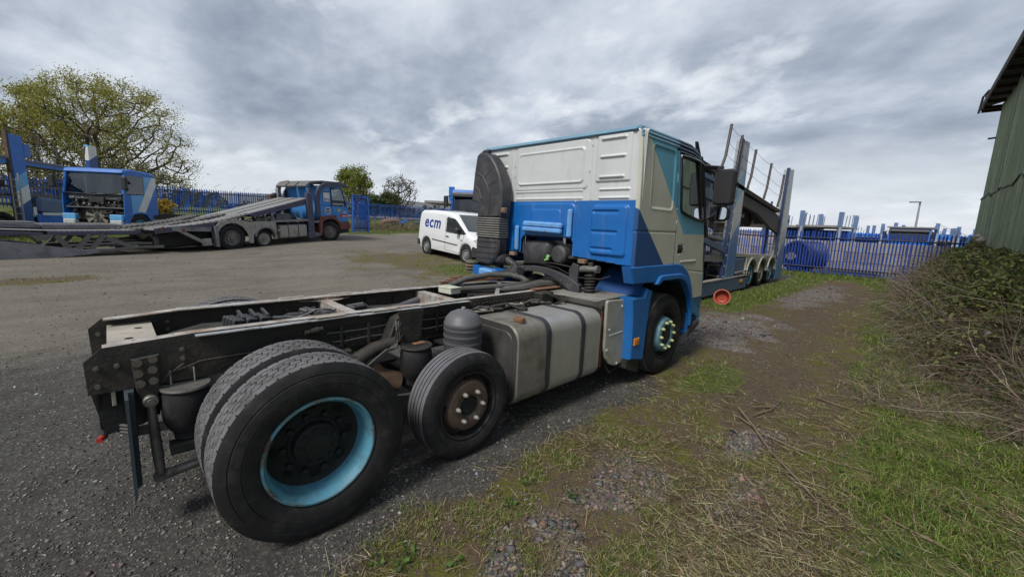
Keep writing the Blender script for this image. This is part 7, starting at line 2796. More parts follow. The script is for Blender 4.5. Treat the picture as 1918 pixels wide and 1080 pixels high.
for y0, y1 in ((0.01, 0.42), (1.36, 1.77)):
    mb = MB()
    mb.prism([(3.12, 0.90), (3.33, 0.945), (3.49, 0.83), (3.50, 0.70), (3.22, 0.72)], y0, y1, 'y', bev=0.02)
    mb.build('headlight', 'headlight', V)
mb = MB()
mb.box((3.52, 0.89, 0.76), (0.05, 0.85, 0.10), bev=0.01)
mb.build('grille', 'plastic', V)
mb = MB()
mb.box((3.565, 0.89, 0.40), (0.015, 0.52, 0.11))
mb.build('number_plate', 'decal_white', V)
text_piece('lettering', 'ecm', 0.66, 'letter_blue', V, (-0.16, -0.003, 1.14), (math.pi / 2, 0.0, 0), 0.004, 0.013, 0.25)
# ---- blue posts, lorries and lamp beyond the right fence ------------------------------
striped('far_post', [(0.10, 0.17, 0.34), (0.30, 0.36, 0.45), (0.05, 0.11, 0.30)], [(2.6, 0.5, 0.0), (1.4, 0.5, 0.0)])
fp = MB()
fp.prism([(-0.24, 0), (-0.19, 3.6), (0.19, 3.6), (0.27, 0)], -0.12, 0.12, 'y', bev=0.01)
fp = fp.mesh('post', 'far_post', smooth=0)
FAR = [
    ('car_transporter_trailer', 'far transporter behind the block wall with two tall blue posts, nearest the parked trailer', 34.9, 3.44, -0.035, [(0, 0, 1.0), (5.6, 0.0, 1.0)], 2.45, False),
    ('car_transporter_trailer', 'far transporter with white-topped deck and two tall posts, second from the parked trailer', 36.96, 1.5, -0.038, [(0, 0, 1.0), (5.8, 0.0, 1.0)], 2.55, False),
    ('car_transporter_trailer', 'far dark blue transporter in the gap left of the distant lamp post', 55.1, 0.42, -0.095, [(0, 0, 0.93), (6.3, 0.0, 0.94), (3.0, -1.1, 0.93)], 2.0, True),
    ('car_transporter_trailer', 'far dark blue transporter right of the distant lamp post', 56.1, -3.36, -0.10, [(0, 0, 0.91), (6.4, 0.0, 0.89), (1.0, -1.0, 0.86)], 1.9, True),
    ('car_transporter_trailer', 'far transporter post standing closest to the green building', 51.8, -4.73, 0.05, [(0, 0, 0.87), (5.6, -0.2, 0.87)], 1.9, False)]
for nm, lab, x, y, rz, posts, dz, dark in FAR:
    t = thing(nm, lab, 'transporter', (x, y, h1(x, y)), (0, 0, rz), 'transporters parked in the yard beyond the right fence')
    for px, py, sc in posts:
        place(fp, 'post', t, (px, py, 0), (0, 0, 0), (0.9, 1, sc))
        place(fp, 'post', t, (px, py + 2.3, 0), (0, 0, 0), (0.9, 1, sc * 0.97))
    mb = MB()
    mb.box((3, 1.2, dz), (8.5, 2.4, 0.14))
    mb.build('upper_deck', 'deck_pale' if not dark else 'steel_blue', t)
    mb = MB()
    mb.box((3, 1.2, 1.0), (9.0, 2.4, 0.35))
    mb.build('lower_deck', 'drum_blue', t)
    mb = MB()
    rnd = random.Random(int(x * 10))
    for k in range(7):
        q = -0.5 + k * 1.2
        mb.tube([(q, 0, dz), (q + 0.1, 0, dz + 0.2), (q + 0.25, 0, dz + 0.9 + rnd.uniform(-.1, .2))], 0.03, 5)
        mb.tube([(q, 2.3, dz), (q + 0.1, 2.3, dz + 0.2), (q + 0.25, 2.3, dz + 0.9 + rnd.uniform(-.1, .2))], 0.03, 5)
    mb.build('handrail_pole', 'steel_blue', t, kind='stuff')
    mb = MB()
    mb.box((1.0 + 4.0 * (not dark), 1.2, 1.7), (2.2, 2.4, 1.3), bev=0.1)
    mb.build('cab', 'truck_blue', t)
    for wx in (0.6, 4.6, 5.8):
        pwheel(t, wx, 0.03, 0.5, 'rim_dark')
rnd = random.Random(77)
for k in range(9):
    x = 75 + k * 9 + rnd.uniform(-3, 3)
    y = -6.5 + (x - 50) * 0.02 + (k % 3) * 3.4 - 0.02 * x
    t = thing('parked_lorry', ['small blue parked lorry on the horizon, %s' % w for w in (
        'in line with the round drum', 'just left of the lamp post foot', 'behind the second tall post', 'between the first two posts', 'low between lamp post and building',
        'furthest from the green building', 'behind the far cab', 'above the middle of the block wall', 'half hidden by the building edge')][k], 'lorry', (x, y, h1(x, y)), (0, 0, 3.1 + rnd.uniform(-.3, .3)), 'lorries parked far off beyond the right fence')
    mb = MB()
    mb.box((-0.9, 0, 1.9), (1.8, 2.5, 1.9), bev=0.12)
    mb.build('cab', 'truck_blue', t)
    mb = MB()
    mb.box((0.02, 0, 2.3), (0.06, 2.1, 0.7))
    mb.build('windscreen', 'car_glass', t)
    mb = MB()
    mb.box((-4.5, 0, 1.1), (6.5, 2.4, 0.3))
    mb.build('bed', 'drum_blue', t)
    place(fp, 'post', t, (-3.0, -1.1, 0), (0, 0, 0), (0.9, 1, 1.0))
    place(fp, 'post', t, (-7.0, 1.1, 0), (0, 0, 0), (0.9, 1, 0.9))
    pwheel(t, -1.2, -1.2, 0.5, 'rim_dark')
    pwheel(t, -6.2, -1.2, 0.5, 'rim_dark')
FC = thing('cab_over_lorry', 'small far blue lorry facing the fence, below the distant lamp post', 'lorry', (44.5, -1.9, h1(44.5, -1.9) - 0.05), (0, 0, math.pi - 0.05))
cab_over(FC, False, 'truck_blue', visor=True)
mb = MB()
mb.box((-2.6, 0, 2.86), (5.2, 2.7, 0.10))
mb.build('top_deck', 'deck_pale', FC)
for y in (-1.3, 1.3):
    place(fp, 'post', FC, (-4.6, y, 0), (0, 0, 0), (0.9, 1, 0.93))
LP = thing('lamp_post', 'tall grey lamp post far off beyond the right fence', 'lamp post', (82.4, -1.2, h1(82.4, -1.2)))
mb = MB()
mb.cyl((0, 0, 0), (0.15, 0, 7.2), 0.17, 0.10, 12)
mb.build('pole', 'galv', LP)
mb = MB()
mb.box((-0.1, 0.5, 7.25), (0.35, 1.3, 0.16), bev=0.04)
mb.build('lamp_head', 'steel', LP)
DR = thing('drum', 'large dark blue ribbed drum with a pale end lying behind the fence beside the trailer', 'drum', (24.45, 1.30, h1(24.4, 1.3)))
mb = MB()
pr = []
for k in range(14):
    pr += [(0.74, k * 0.10), (0.78, k * 0.10 + 0.03), (0.78, k * 0.10 + 0.06), (0.74, k * 0.10 + 0.09)]
mb.lathe([(0.0, 0.06), (0.62, 0.06), (0.66, 0.0), (0.74, 0.0)] + pr + [(0.3, 1.38)], (0, 0, 0), 'y', 36)
o = mb.build('shell', 'drum_blue', DR)
o.location, o.rotation_euler = (-0.25, 0.15, 0.77), (0, 0, -2.02)
mb = MB()
mb.lathe([(0.0, -0.02), (0.36, -0.02), (0.40, 0.02)], (0, 0, 0), 'y', 28)
o = mb.build('end_cap', 'concrete_pale', DR)
o.location, o.rotation_euler, o.scale = (-0.28, 0.33, 0.74), (0, 0, -2.02), (0.7, 1, 0.5)
# red tub on the grass
TB = thing('red_tub', 'round red plastic tub on its side by the trailer, its open end facing the viewer', 'tub', (10.17, 0.12, h1(10.17, 0.12)))
mb = MB()
mb.lathe([(0.0, 0.30), (0.10, 0.30), (0.125, 0.28), (0.165, 0.02), (0.178, 0.0), (0.190, 0.004), (0.190, 0.02), (0.178, 0.03), (0.14, 0.30), (0.11, 0.32), (0, 0.32)], (0, 0, 0), 'x', 36)
o = mb.build('bucket', 'red_inner', TB)
o.scale = (0.45, 1, 1)
o.location, o.rotation_euler = (0, 0, 0.195), (0, 0.12, 0.31)
mb = MB()
mb.lathe([(0.172, -0.006), (0.194, -0.008), (0.198, 0.006), (0.190, 0.02)], (0, 0, 0), 'x', 36)
o = mb.build('rim', 'red_rim', TB)
o.location, o.rotation_euler = (0, 0, 0.195), (0, 0.12, 0.31)
# stack of brake discs behind the cab
for k in range(4):
    mb = MB()
    mb.lathe([(0.10, 0.0), (0.215, 0.0), (0.22, 0.01), (0.22, 0.045), (0.215, 0.055), (0.14, 0.055), (0.13, 0.10), (0.10, 0.10)], (0, 0, 0), 'z', 32)
    o = mb.build('brake_disc', 'disc_green' if k != 2 else 'scrap_brown')
    x, y = 7.75 + 0.02 * math.sin(k * 3), 7.15 + 0.02 * math.cos(k * 5)
    o.location = (x, y, h1(7.75, 7.15) + 0.003 + 0.103 * k)
    tag(o, ['lowest greenish brake disc of the stack by the van', 'second greenish brake disc up the stack by the van', 'rusty brown brake disc third up the stack by the van', 'topmost greenish brake disc of the stack by the van'][k], 'brake disc', 'brake discs stacked by the van')

# ================================================================== vegetation


def tubes_mesh(segs, sides=4):
    """segs: arrays P0 (n,3), P1 (n,3), r0 (n), r1 (n) -> V, F (quads)"""
    P0, P1, r0, r1 = segs
    d = P1 - P0
    d = d / np.maximum(np.linalg.norm(d, axis=1, keepdims=True), 1e-9)
    a = np.where(np.abs(d[:, 2:3]) < 0.9, np.array([[0, 0, 1.0]]), np.array([[1.0, 0, 0]]))
    s = np.cross(a, d)
    s /= np.maximum(np.linalg.norm(s, axis=1, keepdims=True), 1e-9)
    u = np.cross(d, s)
    ang = 2 * np.pi * np.arange(sides) / sides
    ring = s[:, None, :] * np.cos(ang)[None, :, None] + u[:, None, :] * np.sin(ang)[None, :, None]
    A = P0[:, None, :] + ring * r0[:, None, None]
    B = P1[:, None, :] + ring * r1[:, None, None]
    n = len(P0)
    V = np.concatenate([A, B], 1).reshape(-1, 3)
    base = (np.arange(n) * 2 * sides)[:, None]
    k = np.arange(sides)[None, :]
    k2 = (k + 1) % sides
    F = np.stack([base + k, base + k2, base + sides + k2, base + sides + k], -1).reshape(-1, 4)
    return V, F


def leaf_quads(P, size, rng, flat=0.0, aspect=0.6):
    """small bent leaf faces at points P"""
    n = len(P)
    a = rng.normal(size=(n, 3))
    a[:, 2] *= (1 - flat)
    a /= np.linalg.norm(a, axis=1, keepdims=True)
    b = rng.normal(size=(n, 3))
    b[:, 2] *= (1 - flat)
    b -= a * np.sum(a * b, 1, keepdims=True)
    b /= np.maximum(np.linalg.norm(b, axis=1, keepdims=True), 1e-6)
    s = (np.asarray(size) * rng.uniform(0.6, 1.35, n))[:, None]
    V = np.stack([P - a * s, P + b * s * aspect, P + a * s, P - b * s * aspect], 1).reshape(-1, 3)
    F = np.arange(4 * n).reshape(n, 4)
    return V, F


def col_var(n, cols, rng, jit=0.15):
    cols = np.asarray(cols)
    c = cols[rng.integers(0, len(cols), n)]
    return np.clip(c * (1 + rng.normal(0, jit, (n, 1))) * (1 + rng.normal(0, jit * 0.4, (n, 3))), 0.003, 1)


def colonise(attr, root, step_len, infl, kill, iters=160, trunk_to=None, rng=None):
    """space colonisation skeleton: returns node positions and parents"""
    nodes = [np.array(root, float)]
    par = [-1]
    if trunk_to is not None:
        p = np.array(root, float)
        t = np.array(trunk_to, float)
        n = max(2, int(np.linalg.norm(t - p) / step_len))
        for k in range(n):
            q = p + (t - p) * (k + 1) / n + rng.normal(0, step_len * 0.10, 3) * (k < n - 1)
            nodes.append(q)
            par.append(len(nodes) - 2)
    A = attr.copy()
    near_d = np.full(len(A), 1e9)
    near_i = np.zeros(len(A), int)

    def upd(start):
        nonlocal near_d, near_i
        N_ = np.array(nodes[start:])
        if len(N_) == 0 or len(A) == 0:
            return
        d = np.linalg.norm(A[:, None, :] - N_[None], axis=2)
        i = d.argmin(1)
        dm = d[np.arange(len(A)), i]
        b = dm < near_d
        near_d[b] = dm[b]
        near_i[b] = i[b] + start
    upd(0)
    for it in range(iters):
        keep = near_d > kill
        A, near_d, near_i = A[keep], near_d[keep], near_i[keep]
        if len(A) == 0:
            break
        act = near_d < infl
        if not act.any():
            act = near_d < near_d.min() * 1.2
        start = len(nodes)
        for i in np.unique(near_i[act]):
            v = (A[act & (near_i == i)] - nodes[i])
            v = v / np.maximum(np.linalg.norm(v, axis=1, keepdims=True), 1e-6)
            dv = v.mean(0) + rng.normal(0, 0.16, 3)
            l = np.linalg.norm(dv)
            if l < 1e-4:
                continue
            nodes.append(nodes[i] + dv / l * step_len)
            par.append(int(i))
        if len(nodes) == start or len(nodes) > 5200:
            break
        upd(start)
    return np.array(nodes), np.array(par)


def make_tree(name, label, loc, attr, root, trunk_to, step_len, trunk_r, leaf_cols, leaf_n, leaf_size, leaf_zfrac=0.0, seed=1, infl=6.0, kill=1.0,
              group=None, bark='bark', twig=0.012, spread=0.5, cat='tree', leafprob=None):
    rng = np.random.default_rng(seed)
    nodes, par = colonise(np.asarray(attr), root, step_len, infl, kill, trunk_to=trunk_to, rng=rng)
    n = len(nodes)
    w = np.zeros(n)
    kids = np.zeros(n, int)
    for i in range(n - 1, 0, -1):
        if kids[i] == 0:
            w[i] = max(w[i], 1.0)
        w[par[i]] += w[i]
        kids[par[i]] += 1
    r = twig + (trunk_r - twig) * (w / w[0]) ** 0.52
    idx = np.arange(1, n)
    P0, P1 = nodes[par[idx]], nodes[idx]
    r0, r1 = r[par[idx]], r[idx]
    r0 = np.minimum(r0, r1 * 1.5 + 0.01)
    t = thing(name, label, cat, loc, group=group)
    thick = r1 > trunk_r * 0.16
    Vs, Fs, o = [], [], 0
    for m_, sd in ((thick, 7), (~thick, 4)):
        if m_.any():
            V, F = tubes_mesh((P0[m_], P1[m_], r0[m_], r1[m_]), sd)
            Vs.append(V)
            Fs.append(F + o)
            o += len(V)
    # fine twigs off the tips
    tips = np.nonzero(kids == 0)[0]
    ntw = 5
    base = np.repeat(nodes[tips], ntw, 0)
    dirs = np.repeat(nodes[tips] - nodes[par[tips]], ntw, 0)
    dirs /= np.maximum(np.linalg.norm(dirs, axis=1, keepdims=True), 1e-6)
    dirs = dirs + rng.normal(0, 0.7, dirs.shape)
    dirs[:, 2] += 0.15
    dirs /= np.linalg.norm(dirs, axis=1, keepdims=True)
    tl = step_len * rng.uniform(0.7, 1.8, len(base))[:, None]
    V, F = tubes_mesh((base, base + dirs * tl, np.full(len(base), twig * 0.9), np.full(len(base), twig * 0.35)), 3)
    Vs.append(V)
    Fs.append(F + o)
    link(np_mesh('trunk', np.concatenate(Vs), np.concatenate(Fs), bark, smooth=True), 'trunk', t)
    if leaf_n:
        src = np.concatenate([base + dirs * tl, base + dirs * tl * 0.5, nodes[tips]])
        zz = (src[:, 2] - nodes[:, 2].min()) / (nodes[:, 2].max() - nodes[:, 2].min())
        pr = np.clip((zz - leaf_zfrac) * 2.2, 0.05, 1) if leafprob is None else leafprob(src)
        pr = pr * (0.35 + 1.3 * np.clip(fbm(src[:, 0] * 0.8, src[:, 2] * 0.8 + src[:, 1], seed + 3), 0, 1))
        pick = rng.choice(len(src), leaf_n, p=pr / pr.sum())
        P = src[pick] + rng.normal(0, spread, (leaf_n, 3)) * np.array([1, 1, 0.7])
        V, F = leaf_quads(P, np.full(leaf_n, leaf_size), rng)
        link(np_mesh('crown', V, F, 'leaf', np.repeat(col_var(leaf_n, leaf_cols, rng), 4, 0)), 'crown', t, kind='stuff')
    return t


def dome(n, c, rad, zlo, rng, hollow=0.55, skew=None):
    """attractor points in the outer shell of a half-ellipsoid crown"""
    out = []
    while len(out) < n:
        p = rng.uniform(-1, 1, 3)
        l = np.linalg.norm(p)
        if l > 1 or l < hollow * rng.uniform(0.3, 1.0) or p[2] < zlo:
            continue
        out.append(np.array(c) + p * np.array(rad))
    return np.array(out)


OLIVE = [(0.31, 0.30, 0.055), (0.38, 0.365, 0.080), (0.24, 0.245, 0.050), (0.33, 0.29, 0.080), (0.19, 0.205, 0.048)]
rng = np.random.default_rng(42)
# broad oak behind the blue lorries
LAT, FWD = np.array([math.sin(YAW), -math.cos(YAW), 0]), np.array([math.cos(YAW), math.sin(YAW), 0])


def rel(lat, dep, z=0):
    return np.array([CX, CY, 0]) + LAT * lat + FWD * dep + np.array([0, 0, z])


ob = rel(-45.0, 45)
obz = h1(ob[0], ob[1])
pts = dome(1500, (0, 0, 5.4), (10.4, 5.5, 7.9), -0.42, rng)
pts = pts[(pts[:, 2] > 2.4 - 0.0 * pts[:, 0])]
# world axes: stretch the crown along the view's sideways direction
pts = np.stack([pts[:, 0] * LAT[0] + pts[:, 1] * FWD[0], pts[:, 0] * LAT[1] + pts[:, 1] * FWD[1], pts[:, 2]], 1)
lat_of = lambda P: P[:, 0] * LAT[0] + P[:, 1] * LAT[1]
make_tree('oak_tree', 'large spreading oak tree with thin olive spring leaves behind the blue lorries', (ob[0], ob[1], obz), pts, (0, 0, -0.3), (0.15, 0.1, 4.0), 0.62, 0.52,
          OLIVE, 44000, 0.080, 0.40, seed=3, infl=7.0, kill=0.95, twig=0.017, spread=0.42,
          leafprob=lambda s: np.clip(0.24 + 1.1 * sstep(6.0, 11.0, s[:, 2] - 0.28 * lat_of(s)) , 0.03, 1.4))
ob = rel(-55.5, 50)
pts = dome(620, (0, 0, 5.2), (9.0, 7.0, 5.6), -0.6, rng)
make_tree('oak_tree', 'smaller thickly leafed tree at the left edge, beside the large oak', (ob[0], ob[1], h1(ob[0], ob[1])), pts, (0, 0, -0.3), (0.1, 0, 2.4), 0.6, 0.36,
          [(0.18, 0.175, 0.045), (0.22, 0.205, 0.058), (0.13, 0.13, 0.038), (0.20, 0.165, 0.065)], 17000, 0.13, -0.4, seed=5, infl=6.0, kill=0.95, spread=0.5)
ob = rel(-55.0, 58)
pts = dome(420, (0, 0, 2.6), (10.0, 4.0, 3.2), -0.7, rng, 0.2)
pts = np.stack([pts[:, 0] * LAT[0] + pts[:, 1] * FWD[0], pts[:, 0] * LAT[1] + pts[:, 1] * FWD[1], pts[:, 2]], 1)
make_tree('hedge', 'straggly hedge below the large oak', (ob[0], ob[1], h1(ob[0], ob[1]) - 0.4), pts, (0, 0, -0.3), None, 0.6, 0.12,
          [(0.075, 0.085, 0.026), (0.10, 0.10, 0.035), (0.10, 0.085, 0.045)], 11000, 0.12, -0.6, seed=6, infl=9.0, kill=0.9, spread=0.6, cat='hedge')
# small trees beyond the gate
b0 = (29.2, 65.4)
pts = dome(420, (0, 0, 4.2), (2.9, 2.9, 3.7), -0.8, rng, 0.4)
make_tree('field_tree', 'small round green tree rising behind the red and blue cab', (b0[0], b0[1], h1(*b0) + 0.4), pts, (0, 0, -0.4), (0.3, 0, 2.2), 0.45, 0.22,
          [(0.19, 0.225, 0.040), (0.26, 0.275, 0.055), (0.14, 0.165, 0.036)], 8000, 0.15, 0.25, seed=11, infl=4.5, kill=0.7, spread=0.38)
b0 = (39.7, 69.2)
pts = dome(420, (0, 0, 3.9), (3.6, 3.2, 3.9), -0.75, rng, 0.35)
make_tree('bare_tree', 'nearly bare tree with dark twisting limbs left of the white van', (b0[0], b0[1], h1(*b0) + 0.6), pts, (0, 0, -0.4), (-0.2, 0, 1.6), 0.45, 0.26,
          [(0.12, 0.11, 0.06), (0.10, 0.085, 0.05)], 1400, 0.13, 0.2, seed=14, infl=4.5, kill=0.75, bark='bark_dark', twig=0.028, spread=0.4)
for k, (lat, dep, w, h, lab, cols) in enumerate([(-20.2, 60, 1.2, 2.6, 'small dark evergreen bush just right of the gate leaf', [(0.045, 0.075, 0.028), (0.065, 0.10, 0.035)]),
                                                (-18.6, 62, 1.5, 3.3, 'taller loose green bush between the gate and the bare tree', [(0.075, 0.10, 0.035), (0.10, 0.11, 0.05)])]):
    q = rel(lat, dep)
    pts = dome(140, (0, 0, h * 0.5), (w, w, h * 0.5), -1, rng, 0.1)
    make_tree('bush', lab, (q[0], q[1], h1(q[0], q[1]) + 0.6), pts, (0, 0, -0.3), (0, 0, 0.4), 0.35, 0.09, cols, 3200, 0.14, -0.5, seed=20 + k, infl=3, kill=0.45, spread=0.25, cat='bush')
q = (1.7, 31.0)
pts = dome(120, (0, 0, 0.55), (0.75, 0.75, 0.6), -0.8, rng, 0.1)
make_tree('gorse_bush', 'small gorse bush in yellow flower beside the stripped lorry', (q[0], q[1], h1(*q) + 0.1), pts, (0, 0, -0.1), (0, 0, 0.2), 0.16, 0.04,
          [(0.42, 0.27, 0.03), (0.34, 0.20, 0.03), (0.16, 0.14, 0.04), (0.5, 0.33, 0.04)], 2600, 0.05, -0.5, seed=31, infl=2, kill=0.2, spread=0.08, cat='bush')
# woodland line on the far skyline, read as one mass
nf = 16000
az = rng.uniform(math.radians(48), math.radians(100), nf)
rad = rng.uniform(150, 260, nf)
P = np.stack([CX + rad * np.cos(az), CY + rad * np.sin(az), np.zeros(nf)], 1)
gr = sstep(0.46, 0.62, fbm(az * 26, rad * 0.02, 17))
P[:, 2] = HT(P[:, 0], P[:, 1]) + rng.uniform(0, 1, nf) * (1.2 + 3.4 * gr)
Vw, Fw = leaf_quads(P, np.full(nf, 0.8), rng)
o = link(np_mesh('far_wood', Vw, Fw, 'leaf', np.repeat(col_var(nf, [(0.055, 0.070, 0.035), (0.075, 0.085, 0.04), (0.09, 0.085, 0.06)], rng), 4, 0)), 'far_wood', kind='stuff')
tag(o, 'line of far hedgerow woodland beyond the fences', 'wood')

# bramble bank against the green wall ---------------------------------------------
def bank_h(x, y):
    foot = np.interp(x, [5.6, 7.0, 10.4, 16.4, 22.5], [-4.15, -3.62, -3.12, -2.80, -2.75])
    top = np.interp(x, [5.4, 6.6, 8.5, 12, 16, 20, 23], [0.35, 1.00, 1.30, 1.50, 1.50, 1.60, 1.5])
    t = np.clip((foot - y) / (foot + 4.55), 0, 1)
    return top * np.sin(t * math.pi / 2) ** 0.75 * (0.58 + 0.85 * fbm(x * 1.3, y * 1.6, 77))


def bramble():
    rng = np.random.default_rng(9)
    t = thing('bramble_bank', 'sprawling bramble bank of green leaves and bare brown stems against the green building', 'brambles', (0, 0, 0))
    # stems: arching canes
    n = 2300
    x = 5.2 + 17.0 * rng.uniform(0, 1, n) ** 1.35
    y = rng.uniform(-4.5, -2.9, n)
    h = bank_h(x, y)
    ok = h > 0.15
    x, y, h = x[ok], y[ok], h[ok]
    n = len(x)
    P = np.stack([x, y, HT(x, y) + h * rng.uniform(0.0, 0.85, n)], 1)
    d = rng.normal(0, 1, (n, 3))
    d[:, 1] = np.abs(d[:, 1]) * 0.7 + 0.1
    d[:, 2] = d[:, 2] * 0.5 + 0.35
    d /= np.linalg.norm(d, axis=1, keepdims=True)
    Vs, Fs, o = [], [], 0
    L = rng.uniform(0.10, 0.28, n)[:, None]
    r = rng.uniform(0.0025, 0.0065, n) * (1 + np.maximum(0, x - 8) * 0.05)
    for k in range(5):
        Q = P + d * L
        V, F = tubes_mesh((P, Q, r, r * 0.85), 3)
        Vs.append(V)
        Fs.append(F + o)
        o += len(V)
        P, r = Q, r * 0.85
        d = d + rng.normal(0, 0.22, d.shape)
        d[:, 2] -= 0.16
        d /= np.linalg.norm(d, axis=1, keepdims=True)
    V = np.concatenate(Vs)
    c = np.repeat(col_var(n, [(0.13, 0.098, 0.072), (0.20, 0.160, 0.12), (0.28, 0.235, 0.18), (0.10, 0.07, 0.054)], rng, 0.2), 6, 0)
    link(np_mesh('stem', V, np.concatenate(Fs), 'pebble', np.concatenate([c] * 5)), 'stem', t, kind='stuff')
    # leaves
    n = 150000
    x = 5.4 + 17.2 * rng.uniform(0, 1, n) ** 1.25
    y = rng.uniform(-4.5, -2.6, n)
    h = bank_h(x, y)
    green = fbm(x * 0.9, y * 1.3, 50)
    pr = sstep(0.30, 0.55, green + 0.44 * sstep(6.3, 8.6, x) - 0.26 * sstep(8.6, 6.6, x) - 0.18 * sstep(-3.9, -4.5, y))
    ok = (h > 0.06) & (rng.uniform(0, 1, n) < 0.04 + 0.76 * pr)
    x, y, h, pr = x[ok], y[ok], h[ok], pr[ok]
    n = len(x)
    z = HT(x, y) + h * np.clip(1 - rng.exponential(0.16, n), 0.0, 1.05)
    P = np.stack([x, y, z], 1)
    V, F = leaf_quads(P, 0.016 + 0.0013 * x, rng, 0.35, 0.75)
    c = np.where((rng.uniform(0, 1, n) < 0.80)[:, None], col_var(n, [(0.14, 0.18, 0.045), (0.215, 0.25, 0.07), (0.09, 0.115, 0.038), (0.29, 0.315, 0.11), (0.18, 0.19, 0.085)], rng, 0.2),
                 col_var(n, [(0.13, 0.085, 0.055), (0.10, 0.07, 0.05)], rng, 0.2))
    link(np_mesh('leaf', V, F, 'leaf', np.repeat(c, 4, 0)), 'leaf', t, kind='stuff')
    # dead litter under and in front
    n = 10000
    x = 5.0 + 10.0 * rng.uniform(0, 1, n) ** 1.6
    y = rng.uniform(-4.6, -3.0, n)
    z = HT(x, y) + np.maximum(bank_h(x, y), 0.03) * rng.uniform(0.0, 0.95, n)
    P = np.stack([x, y, z], 1)
    d = rng.normal(0, 1, (n, 3)) * np.array([1, 1, 0.45])
    d /= np.linalg.norm(d, axis=1, keepdims=True)
    L = rng.uniform(0.06, 0.30, n)[:, None]
    r = rng.uniform(0.0012, 0.0035, n)
    V, F = tubes_mesh((P, P + d * L, r, r * 0.6), 3)
    c = np.repeat(col_var(n, [(0.14, 0.108, 0.078), (0.22, 0.18, 0.13), (0.085, 0.066, 0.052), (0.30, 0.255, 0.19)], rng, 0.2), 6, 0)
    link(np_mesh('dead_stem', V, F, 'pebble', c), 'dead_stem', t, kind='stuff')


bramble()


# grass, straw, stones ---------------------------------------------------------------
def polar(n, r0, r1, rng, a0=-56, a1=56, pw=1.0):
    a = YAW + np.radians(rng.uniform(a0, a1, n))
    r = r0 * (r1 / r0) ** (rng.uniform(0, 1, n) ** pw)
    return CX + r * np.cos(a), CY + r * np.sin(a), r


def blades(x, y, hgt, wid, lean, cols, rng):
    n = len(x)
    z = HT(x, y) - 0.004
    a = rng.uniform(0, 2 * np.pi, n)
    ca, sa = np.cos(a), np.sin(a)
    la = rng.uniform(0, 2 * np.pi, n)
    lx, ly = np.cos(la) * lean * hgt, np.sin(la) * lean * hgt
    V = np.zeros((n, 6, 3))
    for k, (f, w, b) in enumerate(((0, 1.0, 0), (0.55, 0.8, 0.30), (1.0, 0.12, 1.0))):
        for s, e in ((-1, 0), (1, 1)):
            V[:, 2 * k + e, 0] = x + lx * b + s * ca * wid * w * 0.5
            V[:, 2 * k + e, 1] = y + ly * b + s * sa * wid * w * 0.5
            V[:, 2 * k + e, 2] = z + hgt * f * np.sqrt(np.maximum(0.05, 1 - (lean * b) ** 2 * 0.45))
    base = (np.arange(n) * 6)[:, None, None]
    F = (base + np.array([[[0, 1, 3, 2], [2, 3, 5, 4]]])).reshape(-1, 4)
    return V.reshape(-1, 3), F, np.repeat(cols, 6, 0)


def clear_of_wheels(x, y):
    bad = ((np.abs(x) < 0.36) & (np.abs(y) < 1.27)) | ((np.abs(x - 1.1) < 0.3) & (np.abs(y) < 1.2)) | ((np.abs(x - 4.13) < 0.34) & (np.abs(y) < 1.26))
    bad |= (y < -4.46) & (x < 24)
    return ~bad


